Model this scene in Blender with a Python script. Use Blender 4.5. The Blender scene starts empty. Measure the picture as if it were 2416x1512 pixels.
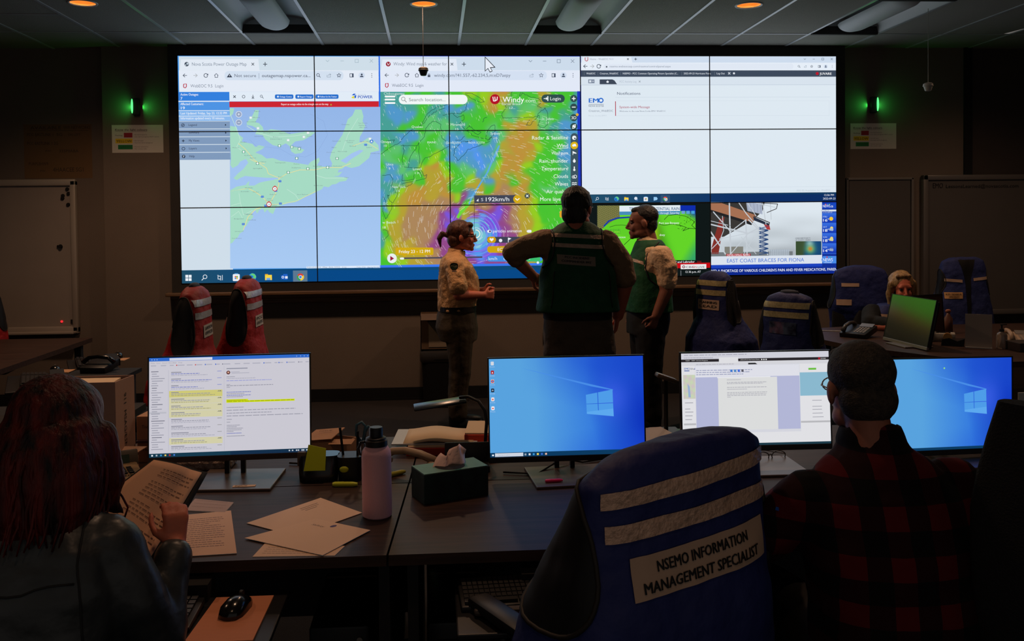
import bpy, bmesh, math, random
import numpy as np
from mathutils import Vector, Matrix, Euler
SC = bpy.context.scene
COL = SC.collection
random.seed(7)
R = math.radians

# ------------------------------------------------------------ camera
cam_data = bpy.data.cameras.new('camera')
cam = bpy.data.objects.new('camera', cam_data)
COL.objects.link(cam)
YAW, PIT, ROL = 0.0636362, 0.0234438, -0.0111914
_F = Vector((math.sin(YAW)*math.cos(PIT), math.cos(YAW)*math.cos(PIT), -math.sin(PIT)))
_Rt = _F.cross(Vector((0, 0, 1))).normalized()
_Up = _Rt.cross(_F)
_R2 = math.cos(ROL)*_Rt + math.sin(ROL)*_Up
_U2 = -math.sin(ROL)*_Rt + math.cos(ROL)*_Up
m = Matrix((_R2, _U2, -_F)).transposed().to_4x4()
m.translation = (-0.75169, -8.04652, 1.62941)
cam.matrix_world = m
cam_data.sensor_width = 36.0
cam_data.lens = 2050.0/2416*36
cam_data.shift_x = (1208-1156.2)/2416
cam_data.shift_y = (573.1-756)/2416
cam_data.clip_start = 0.05
SC.camera = cam

# ------------------------------------------------------------ world, exposure
w = bpy.data.worlds.new('ambient_fill'); SC.world = w
w.use_nodes = True
w.node_tree.nodes['Background'].inputs[0].default_value = (1.0, 0.93, 0.86, 1)
w.node_tree.nodes['Background'].inputs[1].default_value = 0.13  # even ambient fill, added through the open rear to lift the dark walls
SC.view_settings.view_transform = 'Standard'
SC.view_settings.look = 'None'
SC.view_settings.exposure = 0.0
SC.view_settings.gamma = 1.0
SC.view_settings.use_curve_mapping = False
SC.cycles.max_bounces = 5
SC.cycles.diffuse_bounces = 3
SC.cycles.glossy_bounces = 3
SC.cycles.transmission_bounces = 4
SC.cycles.transparent_max_bounces = 8
SC.cycles.caustics_reflective = False
SC.cycles.caustics_refractive = False
SC.cycles.sample_clamp_indirect = 2.0
SC.cycles.use_denoising = True
SC.cycles.use_adaptive_sampling = True
SC.cycles.adaptive_threshold = 0.02

# ceiling downlights: warm, dimmed; one lamp for every can in the ceiling grid
DOWNLIGHTS = [(-3.27, -1.55), (-0.81, -1.57), (1.64, -1.58),
              (-3.27, -4.60), (-0.81, -4.90), (1.64, -4.60), (4.1, -1.6), (4.1, -4.6),
              (-3.27, -7.4), (-0.81, -7.4), (1.64, -7.4)]
DOWN_POWER = [18, 20, 18, 15, 9, 4, 8, 3, 3, 3, 1.5]
for k, (x, y) in enumerate(DOWNLIGHTS):
    ld = bpy.data.lights.new('downlight_lamp', 'SPOT')
    ld.energy = DOWN_POWER[k]*5.0
    ld.color = (1.0, 0.60, 0.37)
    ld.spot_size = R(150 if y > -2 else 104); ld.spot_blend = 1.0 if y > -2 else 0.8
    ld.shadow_soft_size = 0.07
    lo = bpy.data.objects.new('downlight_lamp', ld)
    lo.location = (x, y, 3.24)
    COL.objects.link(lo)

# ------------------------------------------------------------ materials
def lin(c):
    out = []
    for v in c[:3]:
        v = v/255.0
        out.append(v/12.92 if v <= 0.04045 else ((v+0.055)/1.055)**2.4)
    return tuple(out)
MATS = {}
def mat(name, rgb, rough=0.6, metal=0.0, noise=0.0, scale=20.0, bump=0.0, spec=0.5, coat=0.0, trans=0.0,
        emit=None, estr=0.0, stretch=None, ior=1.45, rgb2=None, bscale=None, sheen=0.0):
    """rgb is an sRGB 0-255 albedo; noise mixes towards rgb2 (or a darker tone)."""
    if name in MATS: return MATS[name]
    M = bpy.data.materials.new(name); M.use_nodes = True
    nt = M.node_tree; b = nt.nodes['Principled BSDF']
    c = lin(rgb)
    b.inputs['Base Color'].default_value = (*c, 1)
    b.inputs['Roughness'].default_value = rough
    b.inputs['Metallic'].default_value = metal
    b.inputs['Specular IOR Level'].default_value = spec
    b.inputs['Coat Weight'].default_value = coat
    b.inputs['Transmission Weight'].default_value = trans
    b.inputs['IOR'].default_value = ior
    b.inputs['Sheen Weight'].default_value = sheen
    if emit is not None:
        b.inputs['Emission Color'].default_value = (*lin(emit), 1)
        b.inputs['Emission Strength'].default_value = estr
    tc = nt.nodes.new('ShaderNodeTexCoord'); mp = nt.nodes.new('ShaderNodeMapping')
    nt.links.new(tc.outputs['Object'], mp.inputs[0])
    if stretch: mp.inputs['Scale'].default_value = stretch
    if noise > 0:
        n = nt.nodes.new('ShaderNodeTexNoise'); n.inputs['Scale'].default_value = scale
        n.inputs['Detail'].default_value = 5
        nt.links.new(mp.outputs[0], n.inputs['Vector'])
        mx = nt.nodes.new('ShaderNodeMix'); mx.data_type = 'RGBA'
        c2 = lin(rgb2) if rgb2 else tuple(v*(1-noise) for v in c)
        mx.inputs[6].default_value = (*c, 1); mx.inputs[7].default_value = (*c2, 1)
        rp = nt.nodes.new('ShaderNodeMapRange')
        rp.inputs[1].default_value = 0.35; rp.inputs[2].default_value = 0.65
        nt.links.new(n.outputs[0], rp.inputs[0])
        nt.links.new(rp.outputs[0], mx.inputs[0])
        nt.links.new(mx.outputs[2], b.inputs['Base Color'])
    if bump > 0:
        n2 = nt.nodes.new('ShaderNodeTexNoise'); n2.inputs['Scale'].default_value = bscale or scale
        n2.inputs['Detail'].default_value = 4
        nt.links.new(mp.outputs[0], n2.inputs['Vector'])
        bp = nt.nodes.new('ShaderNodeBump'); bp.inputs['Strength'].default_value = bump
        bp.inputs['Distance'].default_value = 0.02
        nt.links.new(n2.outputs[0], bp.inputs['Height'])
        nt.links.new(bp.outputs[0], b.inputs['Normal'])
    MATS[name] = M
    return M

def screen_material(name, strength):
    M = bpy.data.materials.new(name); M.use_nodes = True
    nt = M.node_tree; nt.nodes.clear()
    a = nt.nodes.new('ShaderNodeAttribute'); a.attribute_name = 'Col'
    e = nt.nodes.new('ShaderNodeEmission'); e.inputs[1].default_value = strength
    o = nt.nodes.new('ShaderNodeOutputMaterial')
    nt.links.new(a.outputs['Color'], e.inputs[0]); nt.links.new(e.outputs[0], o.inputs[0])
    return M
M_WALLSCREEN = screen_material('lit_video_wall', 1.0)
M_SCREEN = screen_material('lit_monitor', 1.0)

def printed_material(name, rough=0.7):
    """printed paper: the drawn colours are the paper's own"""
    M = bpy.data.materials.new(name); M.use_nodes = True
    nt = M.node_tree; b = nt.nodes['Principled BSDF']
    a = nt.nodes.new('ShaderNodeAttribute'); a.attribute_name = 'Col'
    nt.links.new(a.outputs['Color'], b.inputs['Base Color'])
    b.inputs['Roughness'].default_value = rough
    return M
M_PRINT = printed_material('printed_surface')

# ------------------------------------------------------------ objects
def link(o, parent=None):
    COL.objects.link(o)
    if parent is not None: o.parent = parent
    return o
def tag(o, label=None, cat=None, group=None, kind=None):
    if label: o['label'] = label
    if cat: o['category'] = cat
    if group: o['group'] = group
    if kind: o['kind'] = kind
    return o
def thing(name, label, cat, loc=(0, 0, 0), rz=0.0, group=None):
    o = bpy.data.objects.new(name, None); o.empty_display_size = 0.05
    o.location = loc; o.rotation_euler = (0, 0, rz)
    COL.objects.link(o)
    return tag(o, label, cat, group)
def place(o, loc=None, rot=None):
    if loc is not None: o.location = loc
    if rot is not None: o.rotation_euler = rot
    return o
def copy_tree(o, parent=None):
    c = o.copy(); COL.objects.link(c); c.parent = parent
    for ch in o.children: copy_tree(ch, c)
    return c

class MB:
    """collects shapes into one mesh"""
    def __init__(s): s.bm = bmesh.new()
    def _add(s, geom_verts, M):
        for v in geom_verts: v.co = M @ v.co
    def box(s, c, d, rot=(0, 0, 0), bev=0.0, seg=2):
        r = bmesh.ops.create_cube(s.bm, size=1.0)
        vs = r['verts']
        for v in vs: v.co = Vector((v.co.x*d[0], v.co.y*d[1], v.co.z*d[2]))
        if bev > 0:
            es = list({e for v in vs for e in v.link_edges})
            rr = bmesh.ops.bevel(s.bm, geom=es, offset=bev, segments=seg, profile=0.5, affect='EDGES')
            vs = list({v for f in rr['faces'] for v in f.verts} | {v for v in vs if v.is_valid})
            # all verts of this island
            seen = set(vs); st = list(vs)
            while st:
                v = st.pop()
                for e in v.link_edges:
                    o = e.other_vert(v)
                    if o not in seen: seen.add(o); st.append(o)
            vs = list(seen)
        M = Matrix.Translation(c) @ Euler(rot).to_matrix().to_4x4()
        s._add(vs, M); return s
    def box2(s, a, b, bev=0.0):
        return s.box([(a[i]+b[i])/2 for i in range(3)], [abs(b[i]-a[i]) for i in range(3)], bev=bev)
    def cyl(s, p0, p1, r0, r1=None, seg=20, caps=True):
        r1 = r0 if r1 is None else r1
        p0, p1 = Vector(p0), Vector(p1); d = p1-p0
        r = bmesh.ops.create_cone(s.bm, cap_ends=caps, segments=seg, radius1=r0, radius2=r1, depth=d.length)
        q = Vector((0, 0, 1)).rotation_difference(d.normalized()).to_matrix().to_4x4()
        s._add(r['verts'], Matrix.Translation((p0+p1)/2) @ q); return s
    def sph(s, c, r, seg=16, rot=(0, 0, 0)):
        if not hasattr(r, '__len__'): r = (r, r, r)
        q = bmesh.ops.create_uvsphere(s.bm, u_segments=seg, v_segments=max(6, seg//2), radius=1.0)
        s._add(q['verts'], Matrix.Translation(c) @ Euler(rot).to_matrix().to_4x4() @ Matrix.Diagonal((*r, 1))); return s
    def cap(s, p0, p1, r0, r1=None, seg=14):
        r1 = r0 if r1 is None else r1
        s.sph(p0, r0, seg); s.sph(p1, r1, seg); s.cyl(p0, p1, r0, r1, seg); return s
    def tube(s, pts, r, seg=8, closed=False):
        pts = [Vector(p) for p in pts]; n = len(pts); rings = []
        rr = r if hasattr(r, '__len__') else [r]*n
        up = Vector((0, 0, 1)); prev = None
        for i, p in enumerate(pts):
            t = (pts[min(i+1, n-1)]-pts[max(i-1, 0)]).normalized()
            if prev is None:
                a = t.cross(up) if abs(t.z) < 0.9 else t.cross(Vector((1, 0, 0)))
            else:
                a = prev - t*prev.dot(t)
            a.normalize(); prev = a; b = t.cross(a)
            rings.append([s.bm.verts.new(p+(a*math.cos(2*math.pi*k/seg)+b*math.sin(2*math.pi*k/seg))*rr[i]) for k in range(seg)])
        for i in range(n-1):
            for k in range(seg):
                s.bm.faces.new((rings[i][k], rings[i][(k+1) % seg], rings[i+1][(k+1) % seg], rings[i+1][k]))
        s.bm.faces.new(rings[0][::-1]); s.bm.faces.new(rings[-1]); return s
    def lathe(s, prof, c=(0, 0, 0), seg=28, rot=(0, 0, 0)):
        M = Matrix.Translation(c) @ Euler(rot).to_matrix().to_4x4(); rings = []
        for (r, z) in prof:
            if r < 1e-6: rings.append([s.bm.verts.new(M @ Vector((0, 0, z)))])
            else: rings.append([s.bm.verts.new(M @ Vector((r*math.cos(2*math.pi*k/seg), r*math.sin(2*math.pi*k/seg), z))) for k in range(seg)])
        for a, b in zip(rings, rings[1:]):
            for k in range(seg):
                q = [a[k % len(a)], a[(k+1) % len(a)], b[(k+1) % len(b)], b[k % len(b)]]
                u = []
                for v in q:
                    if v not in u: u.append(v)
                if len(u) > 2: s.bm.faces.new(u)
        return s
    def loft(s, rings, seg=28, caps=True, arc=None):
        """rings: (centre, rx, ry, yaw, power[, pitch]) -- superellipse cross-sections"""
        out = []
        for rg in rings:
            c, rx, ry, yaw, pw = rg[:5]; pit = rg[5] if len(rg) > 5 else 0.0
            Mx = Matrix.Translation(c) @ Matrix.Rotation(yaw, 4, 'Z') @ Matrix.Rotation(pit, 4, 'X')
            l = []
            for k in range(seg if arc is None else seg+1):
                t = 2*math.pi*k/seg if arc is None else arc[0]+(arc[1]-arc[0])*k/seg
                ct, st = math.cos(t), math.sin(t)
                l.append(s.bm.verts.new(Mx @ Vector((rx*math.copysign(abs(ct)**(2/pw), ct), ry*math.copysign(abs(st)**(2/pw), st), 0))))
            out.append(l)
        n = len(out[0])
        for a, b in zip(out, out[1:]):
            for k in range(n if arc is None else n-1):
                s.bm.faces.new((a[k], a[(k+1) % n], b[(k+1) % n], b[k]))
        if caps and arc is None:
            s.bm.faces.new(out[0][::-1]); s.bm.faces.new(out[-1])
        return s
    def poly(s, pts, thick=0.0, d=(0, 0, 1)):
        vs = [s.bm.verts.new(p) for p in pts]; f = s.bm.faces.new(vs)
        if thick:
            r = bmesh.ops.extrude_face_region(s.bm, geom=[f])
            dv = Vector(d)*thick
            for v in r['geom']:
                if isinstance(v, bmesh.types.BMVert): v.co += dv
        return s
    def build(s, name, material, parent=None, smooth=None, recalc=True):
        if recalc: bmesh.ops.recalc_face_normals(s.bm, faces=s.bm.faces)
        me = bpy.data.meshes.new(name); s.bm.to_mesh(me); s.bm.free()
        me.materials.append(material)
        if smooth:
            for p in me.polygons: p.use_smooth = True
            if smooth is not True:
                me.set_sharp_from_angle(angle=R(smooth))
        o = bpy.data.objects.new(name, me)
        return link(o, parent)

def blobify(o, voxel=0.01, smooth=4, disp=0.0, dscale=0.15, subsurf=0):
    """fuse the overlapping volumes of o into one continuous surface"""
    md = o.modifiers.new('fuse', 'REMESH'); md.mode = 'VOXEL'; md.voxel_size = voxel; md.use_smooth_shade = True
    if smooth:
        sm = o.modifiers.new('relax', 'SMOOTH'); sm.factor = 0.5; sm.iterations = smooth
    if disp:
        tx = bpy.data.textures.new(o.name+'_folds', 'CLOUDS'); tx.noise_scale = dscale; tx.noise_depth = 2
        dm = o.modifiers.new('folds', 'DISPLACE'); dm.texture = tx; dm.strength = disp; dm.mid_level = 0.5
    return o
def grid_patch(name, corners, nu, nv, material, parent=None, bulge=None):
    """bilinear patch; corners = UL, UR, LR, LL"""
    bm = bmesh.new(); a, b, c, d = [Vector(p) for p in corners]; g = []
    for j in range(nv+1):
        t = j/nv; row = []
        for i in range(nu+1):
            u = i/nu
            p = (a*(1-u)+b*u)*(1-t)+(d*(1-u)+c*u)*t
            if bulge: p = p+Vector(bulge(u, t))
            row.append(bm.verts.new(p))
        g.append(row)
    for j in range(nv):
        for i in range(nu):
            bm.faces.new((g[j][i], g[j+1][i], g[j+1][i+1], g[j][i+1]))
    me = bpy.data.meshes.new(name); bm.to_mesh(me); bm.free(); me.materials.append(material)
    for p in me.polygons: p.use_smooth = True
    return link(bpy.data.objects.new(name, me), parent)
_BV = {}
def wrap_on(o, target, offset=0.003, axis=None):
    """lay the flat piece o onto the surface of target (both in the same local frame)"""
    from mathutils.bvhtree import BVHTree
    if target.name not in _BV:
        dg = bpy.context.evaluated_depsgraph_get(); dg.update(); ev = target.evaluated_get(dg); me = ev.to_mesh()
        _BV[target.name] = BVHTree.FromPolygons([v.co.copy() for v in me.vertices], [tuple(p.vertices) for p in me.polygons]); ev.to_mesh_clear()
    bv = _BV[target.name]
    for v in o.data.vertices:
        if axis == 'y': d = Vector((0, 1 if v.co.y < 0 else -1, 0))
        else: d = Vector((-1 if v.co.x > 0 else 1, 0, 0))
        p, n, _, _ = bv.ray_cast(v.co, d)
        if p is None:
            q = v.co.copy()
            if axis == 'y': q.y = -0.1 if d.y > 0 else 0.1
            else: q.x = 0.2 if d.x < 0 else -0.2
            p, n, _, _ = bv.find_nearest(q)
        if n.dot(d) > 0: n = -n
        v.co = p+n*offset
    return o
def pipe_on(name, m_, par, target, pts, r, sub=5, off=0.002, dense=None):
    """a thin cord lying on the surface of target, through the points nearest to pts"""
    wrap_on(link(bpy.data.objects.new('probe', bpy.data.meshes.new('probe'))), target, 0, 'y'); pr_ = bpy.data.objects['probe']; bpy.data.objects.remove(pr_)
    bv = _BV[target.name]; out = []
    for a, b in zip(pts, pts[1:]):
        for k in range(sub):
            q = Vector(a).lerp(Vector(b), k/sub); p, n, _, _ = bv.find_nearest(q); out.append(p+n*off)
    return MB().tube(out, r, 6).build(name, m_, par, smooth=True)
def text_tris(s, bold=0.0, res=2):
    """triangles of a line of lettering: 2-D, cap height about 0.7"""
    cu = bpy.data.curves.new('lettering', 'FONT'); cu.body = s; cu.size = 1.0
    cu.resolution_u = res; cu.offset = bold
    ob = bpy.data.objects.new('lettering', cu)
    me = bpy.data.meshes.new_from_object(ob)
    me.calc_loop_triangles()
    co = np.zeros(len(me.vertices)*3); me.vertices.foreach_get('co', co); co = co.reshape(-1, 3)[:, :2]
    ix = np.zeros(len(me.loop_triangles)*3, dtype=int); me.loop_triangles.foreach_get('vertices', ix)
    t = co[ix].reshape(-1, 3, 2)
    bpy.data.objects.remove(ob); bpy.data.curves.remove(cu); bpy.data.meshes.remove(me)
    return t
def text_mesh(name, s, material, parent, size, loc, rot, bold=0.01, width=None, ext=0.0, res=2):
    """lettering as its own mesh, in the plane given by rot, anchored at its lower left"""
    t = text_tris(s, 0.0, res)
    if len(t) == 0: return None
    mn = t.reshape(-1, 2).min(0); mx = t.reshape(-1, 2).max(0)
    k = size/0.73; kx = k if width is None else width/(mx[0]-mn[0])
    v = t.reshape(-1, 2)*[kx, k]; v[:, 0] -= mn[0]*kx
    vv = np.c_[v, np.full(len(v), ext)]
    me = bpy.data.meshes.new(name)
    me.from_pydata(vv.tolist(), [], [[3*i, 3*i+1, 3*i+2] for i in range(len(t))])
    me.materials.append(material)
    o = bpy.data.objects.new(name, me); o.location = loc; o.rotation_euler = rot
    return link(o, parent)

class Canvas:
    """flat coloured shapes in a 2-D frame (x right, y down); becomes mesh faces carrying a colour attribute"""
    def __init__(s, fx=None): s.t = []; s.c = []; s.l = []; s.fx = fx
    def tri(s, a, c, l):
        a = np.asarray(a, float); s.t.append(a)
        c = np.asarray([lin(q) for q in c]) if np.ndim(c) > 1 else np.tile(lin(c), (3*len(a), 1))
        s.c.append(c.reshape(-1, 3, 3)); s.l.append(np.full(len(a), l))
    def poly(s, pts, c, l=1):
        from mathutils.geometry import tessellate_polygon
        P = [s.fx(*p) if s.fx else p for p in pts]
        tt = tessellate_polygon([[Vector((p[0], p[1], 0)) for p in P]])
        P = np.array(P); s.tri([P[list(t)] for t in tt], c, l)
    def rect(s, x0, y0, x1, y1, c, l=1):
        if s.fx:
            a = s.fx(x0, y0); b = s.fx(x0, y1); xr = s.fx(x1, y0)[0]
            x0, y0, x1, y1 = a[0], a[1], xr, b[1]
        P = np.array([(x0, y0), (x1, y0), (x1, y1), (x0, y1)], float)
        s.tri([P[[0, 1, 2]], P[[0, 2, 3]]], c, l)
    def rrect(s, x0, y0, x1, y1, r, c, l=1):
        pts = []
        for cx, cy, a0 in ((x1-r, y0+r, -90), (x1-r, y1-r, 0), (x0+r, y1-r, 90), (x0+r, y0+r, 180)):
            for k in range(5): a = R(a0+k*22.5); pts.append((cx+r*math.cos(a), cy+r*math.sin(a)))
        s.poly(pts, c, l)
    def disc(s, x, y, r, c, l=1, n=16, ry=None):
        ry = ry or r
        s.poly([(x+r*math.cos(2*math.pi*k/n), y+ry*math.sin(2*math.pi*k/n)) for k in range(n)], c, l)
    def ring(s, x, y, r, w, c, l=1, n=16, a0=0, a1=360):
        s.line([(x+r*math.cos(R(a0+(a1-a0)*k/n)), y+r*math.sin(R(a0+(a1-a0)*k/n))) for k in range(n+1)], w, c, l)
    def line(s, pts, w, c, l=2):
        P = np.array([s.fx(*p) if s.fx else p for p in pts], float)
        if s.fx: w = w*abs(s.fx(pts[0][0]+1, pts[0][1])[0]-P[0][0])
        tr = []
        for a, b in zip(P, P[1:]):
            d = b-a; L = np.hypot(*d)
            if L < 1e-9: continue
            n = np.array([-d[1], d[0]])/L*w/2; e = d/L*w*0.2
            q = [a+n-e, b+n+e, b-n+e, a-n-e]; tr += [[q[0], q[1], q[2]], [q[0], q[2], q[3]]]
        if tr: s.tri(np.array(tr), c, l)
    def text(s, x, y, w, h, st, c, l=3, bold=0.0, res=1, ang=0):
        """lower-left (x, y), overall width w, capital height h"""
        t = text_tris(st, 0.0, 3 if h > 6 else 2 if (h > 3.4 or not s.fx) else 1)
        if len(t) == 0: return
        mn = t.reshape(-1, 2).min(0); mx = t.reshape(-1, 2).max(0)
        k = 1.0
        if s.fx:
            x0, y0 = s.fx(x, y); k = abs(s.fx(x+1, y)[0]-x0); x, y = x0, y0
        sx = w*k/(mx[0]-mn[0]); sy = h*k/0.73
        v = (t-[mn[0], 0])*[sx, sy]
        if ang:
            ca, sa = math.cos(ang), math.sin(ang); v = np.stack([v[..., 0]*ca-v[..., 1]*sa, v[..., 0]*sa+v[..., 1]*ca], -1)
        v = np.stack([x+v[..., 0], y-v[..., 1]], -1)
        s.tri(v, c, l)
        if bold > 0: s.tri(v+[bold*sx*0.9, 0], c, l+0.25)
    def lines_of_text(s, x0, y0, x1, n, dy, h, c, l=2, seed=1, short=0.5):
        rn = random.Random(seed)
        for i in range(n):
            y = y0+i*dy; x = x0; xe = x0+(x1-x0)*(1-rn.random()*short*(1 if i == n-1 else 0.35))
            while x < xe:
                wd = (x1-x0)*rn.uniform(0.03, 0.09); s.rect(x, y, min(x+wd, xe), y+h, c, l); x += wd+(x1-x0)*0.012
    def field(s, x0, y0, x1, y1, nx, ny, fn, l=0):
        xs = np.linspace(x0, x1, nx+1); ys = np.linspace(y0, y1, ny+1)
        X, Y = np.meshgrid(xs, ys); C = fn(X, Y)/255.0
        C = np.where(C <= 0.04045, C/12.92, ((C+0.055)/1.055)**2.4)
        if s.fx: P = np.array([[s.fx(x, y) for x in xs] for y in ys])
        else: P = np.stack([X, Y], -1)
        a, b, c, d = P[:-1, :-1], P[:-1, 1:], P[1:, 1:], P[1:, :-1]
        ca, cb, cc, cd = C[:-1, :-1], C[:-1, 1:], C[1:, 1:], C[1:, :-1]
        T = np.concatenate([np.stack([a, b, c], 2).reshape(-1, 3, 2), np.stack([a, c, d], 2).reshape(-1, 3, 2)])
        K = np.concatenate([np.stack([ca, cb, cc], 2).reshape(-1, 3, 3), np.stack([ca, cc, cd], 2).reshape(-1, 3, 3)])
        s.t.append(T); s.c.append(K); s.l.append(np.full(len(T), l))
    def arrays(s): return np.concatenate(s.t), np.concatenate(s.c), np.concatenate(s.l)

def clip_tris(T, C, L, x0, y0, x1, y1):
    mn = T.min(1); mx = T.max(1)
    inside = (mn[:, 0] >= x0) & (mx[:, 0] <= x1) & (mn[:, 1] >= y0) & (mx[:, 1] <= y1)
    out = (mx[:, 0] <= x0) | (mn[:, 0] >= x1) | (mx[:, 1] <= y0) | (mn[:, 1] >= y1)
    oT = [T[inside]]; oC = [C[inside]]; oL = [L[inside]]
    for i in np.nonzero(~inside & ~out)[0]:
        P = [np.r_[T[i, k], C[i, k]] for k in range(3)]
        for ax, v, sg in ((0, x0, 1), (0, x1, -1), (1, y0, 1), (1, y1, -1)):
            Q = []
            for a, b in zip(P, P[1:]+P[:1]):
                da, db = (a[ax]-v)*sg, (b[ax]-v)*sg
                if da >= 0: Q.append(a)
                if (da > 0 > db) or (da < 0 < db): Q.append(a+(b-a)*da/(da-db))
            P = Q
            if len(P) < 3: break
        if len(P) < 3: continue
        for k in range(1, len(P)-1):
            q = np.array([P[0], P[k], P[k+1]]); oT.append(q[None, :, :2]); oC.append(q[None, :, 2:]); oL.append(L[i:i+1])
    return np.concatenate(oT), np.concatenate(oC), np.concatenate(oL)
def canvas_mesh(name, T, C, L, to3d, eps, material, parent):
    """to3d(x, y, lift) on arrays -> Nx3"""
    P = T.reshape(-1, 2)
    V = to3d(P[:, 0], P[:, 1], np.repeat(L, 3)*eps)
    me = bpy.data.meshes.new(name)
    n = len(T)
    me.from_pydata(V.tolist(), [], np.arange(3*n).reshape(-1, 3).tolist())
    at = me.color_attributes.new('Col', 'FLOAT_COLOR', 'CORNER')
    at.data.foreach_set('color', np.c_[C.reshape(-1, 3), np.ones(3*n)].ravel())
    me.materials.append(material)
    o = bpy.data.objects.new(name, me)
    return link(o, parent)
# ------------------------------------------------------------ the room
M_WALL = mat('painted_wall', (112, 100, 90), 0.85, noise=0.06, scale=3, bump=0.15, bscale=180)
M_TILE = mat('ceiling_tile', (158, 156, 148), 0.95, noise=0.12, scale=160, bump=0.5, bscale=260)
M_TBAR = mat('ceiling_tee_metal', (190, 194, 198), 0.35, metal=0.3)
M_CARPET = mat('charcoal_carpet', (52, 46, 46), 1.0, noise=0.35, scale=300, bump=0.8, bscale=320)
M_BLACK = mat('black_plastic', (22, 22, 24), 0.42, noise=0.1, scale=60, spec=0.4)
M_MATTE = mat('matte_black', (14, 14, 15), 0.8, noise=0.2, scale=40)
M_SURR = mat('dark_surround', (46, 44, 42), 0.75, noise=0.1, scale=8)
M_WOODT = mat('oak_ledge', (120, 92, 66), 0.5, noise=0.3, scale=14, stretch=(0.3, 8, 8), rgb2=(90, 66, 46))
M_BASEB = mat('black_vinyl_base', (20, 20, 22), 0.5)
M_WHITEP = mat('white_metal', (200, 202, 205), 0.45, noise=0.03, scale=10)
XW = (-6.2, 6.0); YB = -9.6; ZC = 3.25

def struct(o): return tag(o, kind='structure')
struct(MB().box2((XW[0], YB, -0.1), (XW[1], 0.3, 0)).build('floor', M_CARPET))
# back wall: video wall bay, pilasters either side, recessed side bays
struct(MB().box2((-3.72, 0.0, 0), (4.32, 0.25, ZC)).build('wall_front', M_WALL))
struct(MB().box2((XW[0], 0.10, 0), (-3.72, 0.25, ZC)).build('wall_front_left', M_WALL))
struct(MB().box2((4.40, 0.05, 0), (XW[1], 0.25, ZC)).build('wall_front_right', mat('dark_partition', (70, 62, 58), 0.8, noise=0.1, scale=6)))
struct(MB().box2((4.32, -0.02, 0), (4.40, 0.2, ZC)).build('trim_1', M_MATTE))
struct(MB().box2((XW[0]-0.1, YB, 0), (XW[0], 0.3, ZC)).build('wall_left', M_WALL))
struct(MB().box2((XW[1], YB, 0), (XW[1]+0.1, 0.3, ZC)).build('wall_right', M_WALL))
b = MB(); b.box2((-3.72, -0.012, 0), (4.32, 0, 0.115)); b.box2((-3.72, -0.02, 0), (4.32, -0.012, 0.02))
struct(b.build('baseboard_front', M_BASEB))
struct(MB().box2((XW[0], 0.088, 0), (-3.72, 0.1, 0.115)).build('baseboard_left', M_BASEB))
# dark surround of the video wall and the oak ledge under it
b = MB(); x0, x1, z0, z1 = -3.11, 3.11, 1.03, 3.25; sx0, sx1, sz0, sz1 = -3.028, 3.028, 1.107, 3.156
b.box2((x0, -0.09, z0), (sx0, 0, z1)); b.box2((sx1, -0.09, z0), (x1, 0, z1))
b.box2((sx0, -0.09, sz1), (sx1, 0, z1)); b.box2((sx0, -0.09, z0), (sx1, 0, sz0))
struct(b.build('trim_2', M_SURR))
b = MB(); b.box((0, -0.075, 1.015), (6.31, 0.15, 0.032), bev=0.008); b.box((0, -0.05, 0.985), (6.25, 0.10, 0.03), bev=0.006)
b.box((0, -0.022, 0.945), (6.22, 0.044, 0.05), bev=0.006)
struct(b.build('trim_3', M_WOODT))

# ceiling: lay-in tiles on a tee grid, holes for cans and troffers
GX0, G = -4.172, 0.61
YC = [0.1, -0.598]
while YC[-1] > YB: YC.append(YC[-1]-1.22)
FIX = [(3, 1), (7, 1), (11, 1), (3, 4), (7, 4), (11, 4), (-1, 4)]   # column, row of the light troffers
cx = [GX0+G*k for k in range(-4, 18)]
bm = bmesh.new(); tee = MB()
def hole_tile(xa, xb, ya, yb, hx, hy, r):
    n = 32; ring = [bm.verts.new((hx+r*math.cos(2*math.pi*k/n), hy+r*math.sin(2*math.pi*k/n), ZC)) for k in range(n)]
    out = []
    for k in range(n):
        a = 2*math.pi*k/n; c, s_ = math.cos(a), math.sin(a)
        t = min(((xb-hx)/c if c > 1e-6 else (xa-hx)/c if c < -1e-6 else 9), ((ya-hy)/s_ if s_ > 1e-6 else (yb-hy)/s_ if s_ < -1e-6 else 9))
        out.append(bm.verts.new((hx+c*t, hy+s_*t, ZC)))
    for k in range(n): bm.faces.new((ring[k], ring[(k+1) % n], out[(k+1) % n], out[k]))
    for X, Yy in ((xa, ya), (xa, yb), (xb, ya), (xb, yb)):
        o = sorted(out, key=lambda v: (v.co.x-X)**2+(v.co.y-Yy)**2)[:2]
        if abs(o[0].co.x-o[1].co.x) > 1e-5 and abs(o[0].co.y-o[1].co.y) > 1e-5:
            bm.faces.new((o[0], o[1], bm.verts.new((X, Yy, ZC))))
for i in range(len(cx)-1):
    k = i-4
    for j in range(len(YC)-1):
        xa, xb, ya, yb = cx[i], cx[i+1], YC[j], YC[j+1]
        if (k, j) in FIX: continue
        h = [d for d in DOWNLIGHTS if xa < d[0] < xb and yb < d[1] < ya]
        if h: hole_tile(xa, xb, ya, yb, h[0][0], h[0][1], 0.088)
        else:
            bm.faces.new([bm.verts.new(p) for p in ((xa, ya, ZC), (xb, ya, ZC), (xb, yb, ZC), (xa, yb, ZC))])
bmesh.ops.remove_doubles(bm, verts=bm.verts, dist=1e-5)
me = bpy.data.meshes.new('ceiling'); bm.to_mesh(me); bm.free(); me.materials.append(M_TILE)
struct(link(bpy.data.objects.new('ceiling', me)))
for i, x in enumerate(cx):
    tee.box2((x-0.012, YB, ZC-0.006), (x+0.012, 0.1 if x < -3.72 else 0, ZC+0.002))
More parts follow.
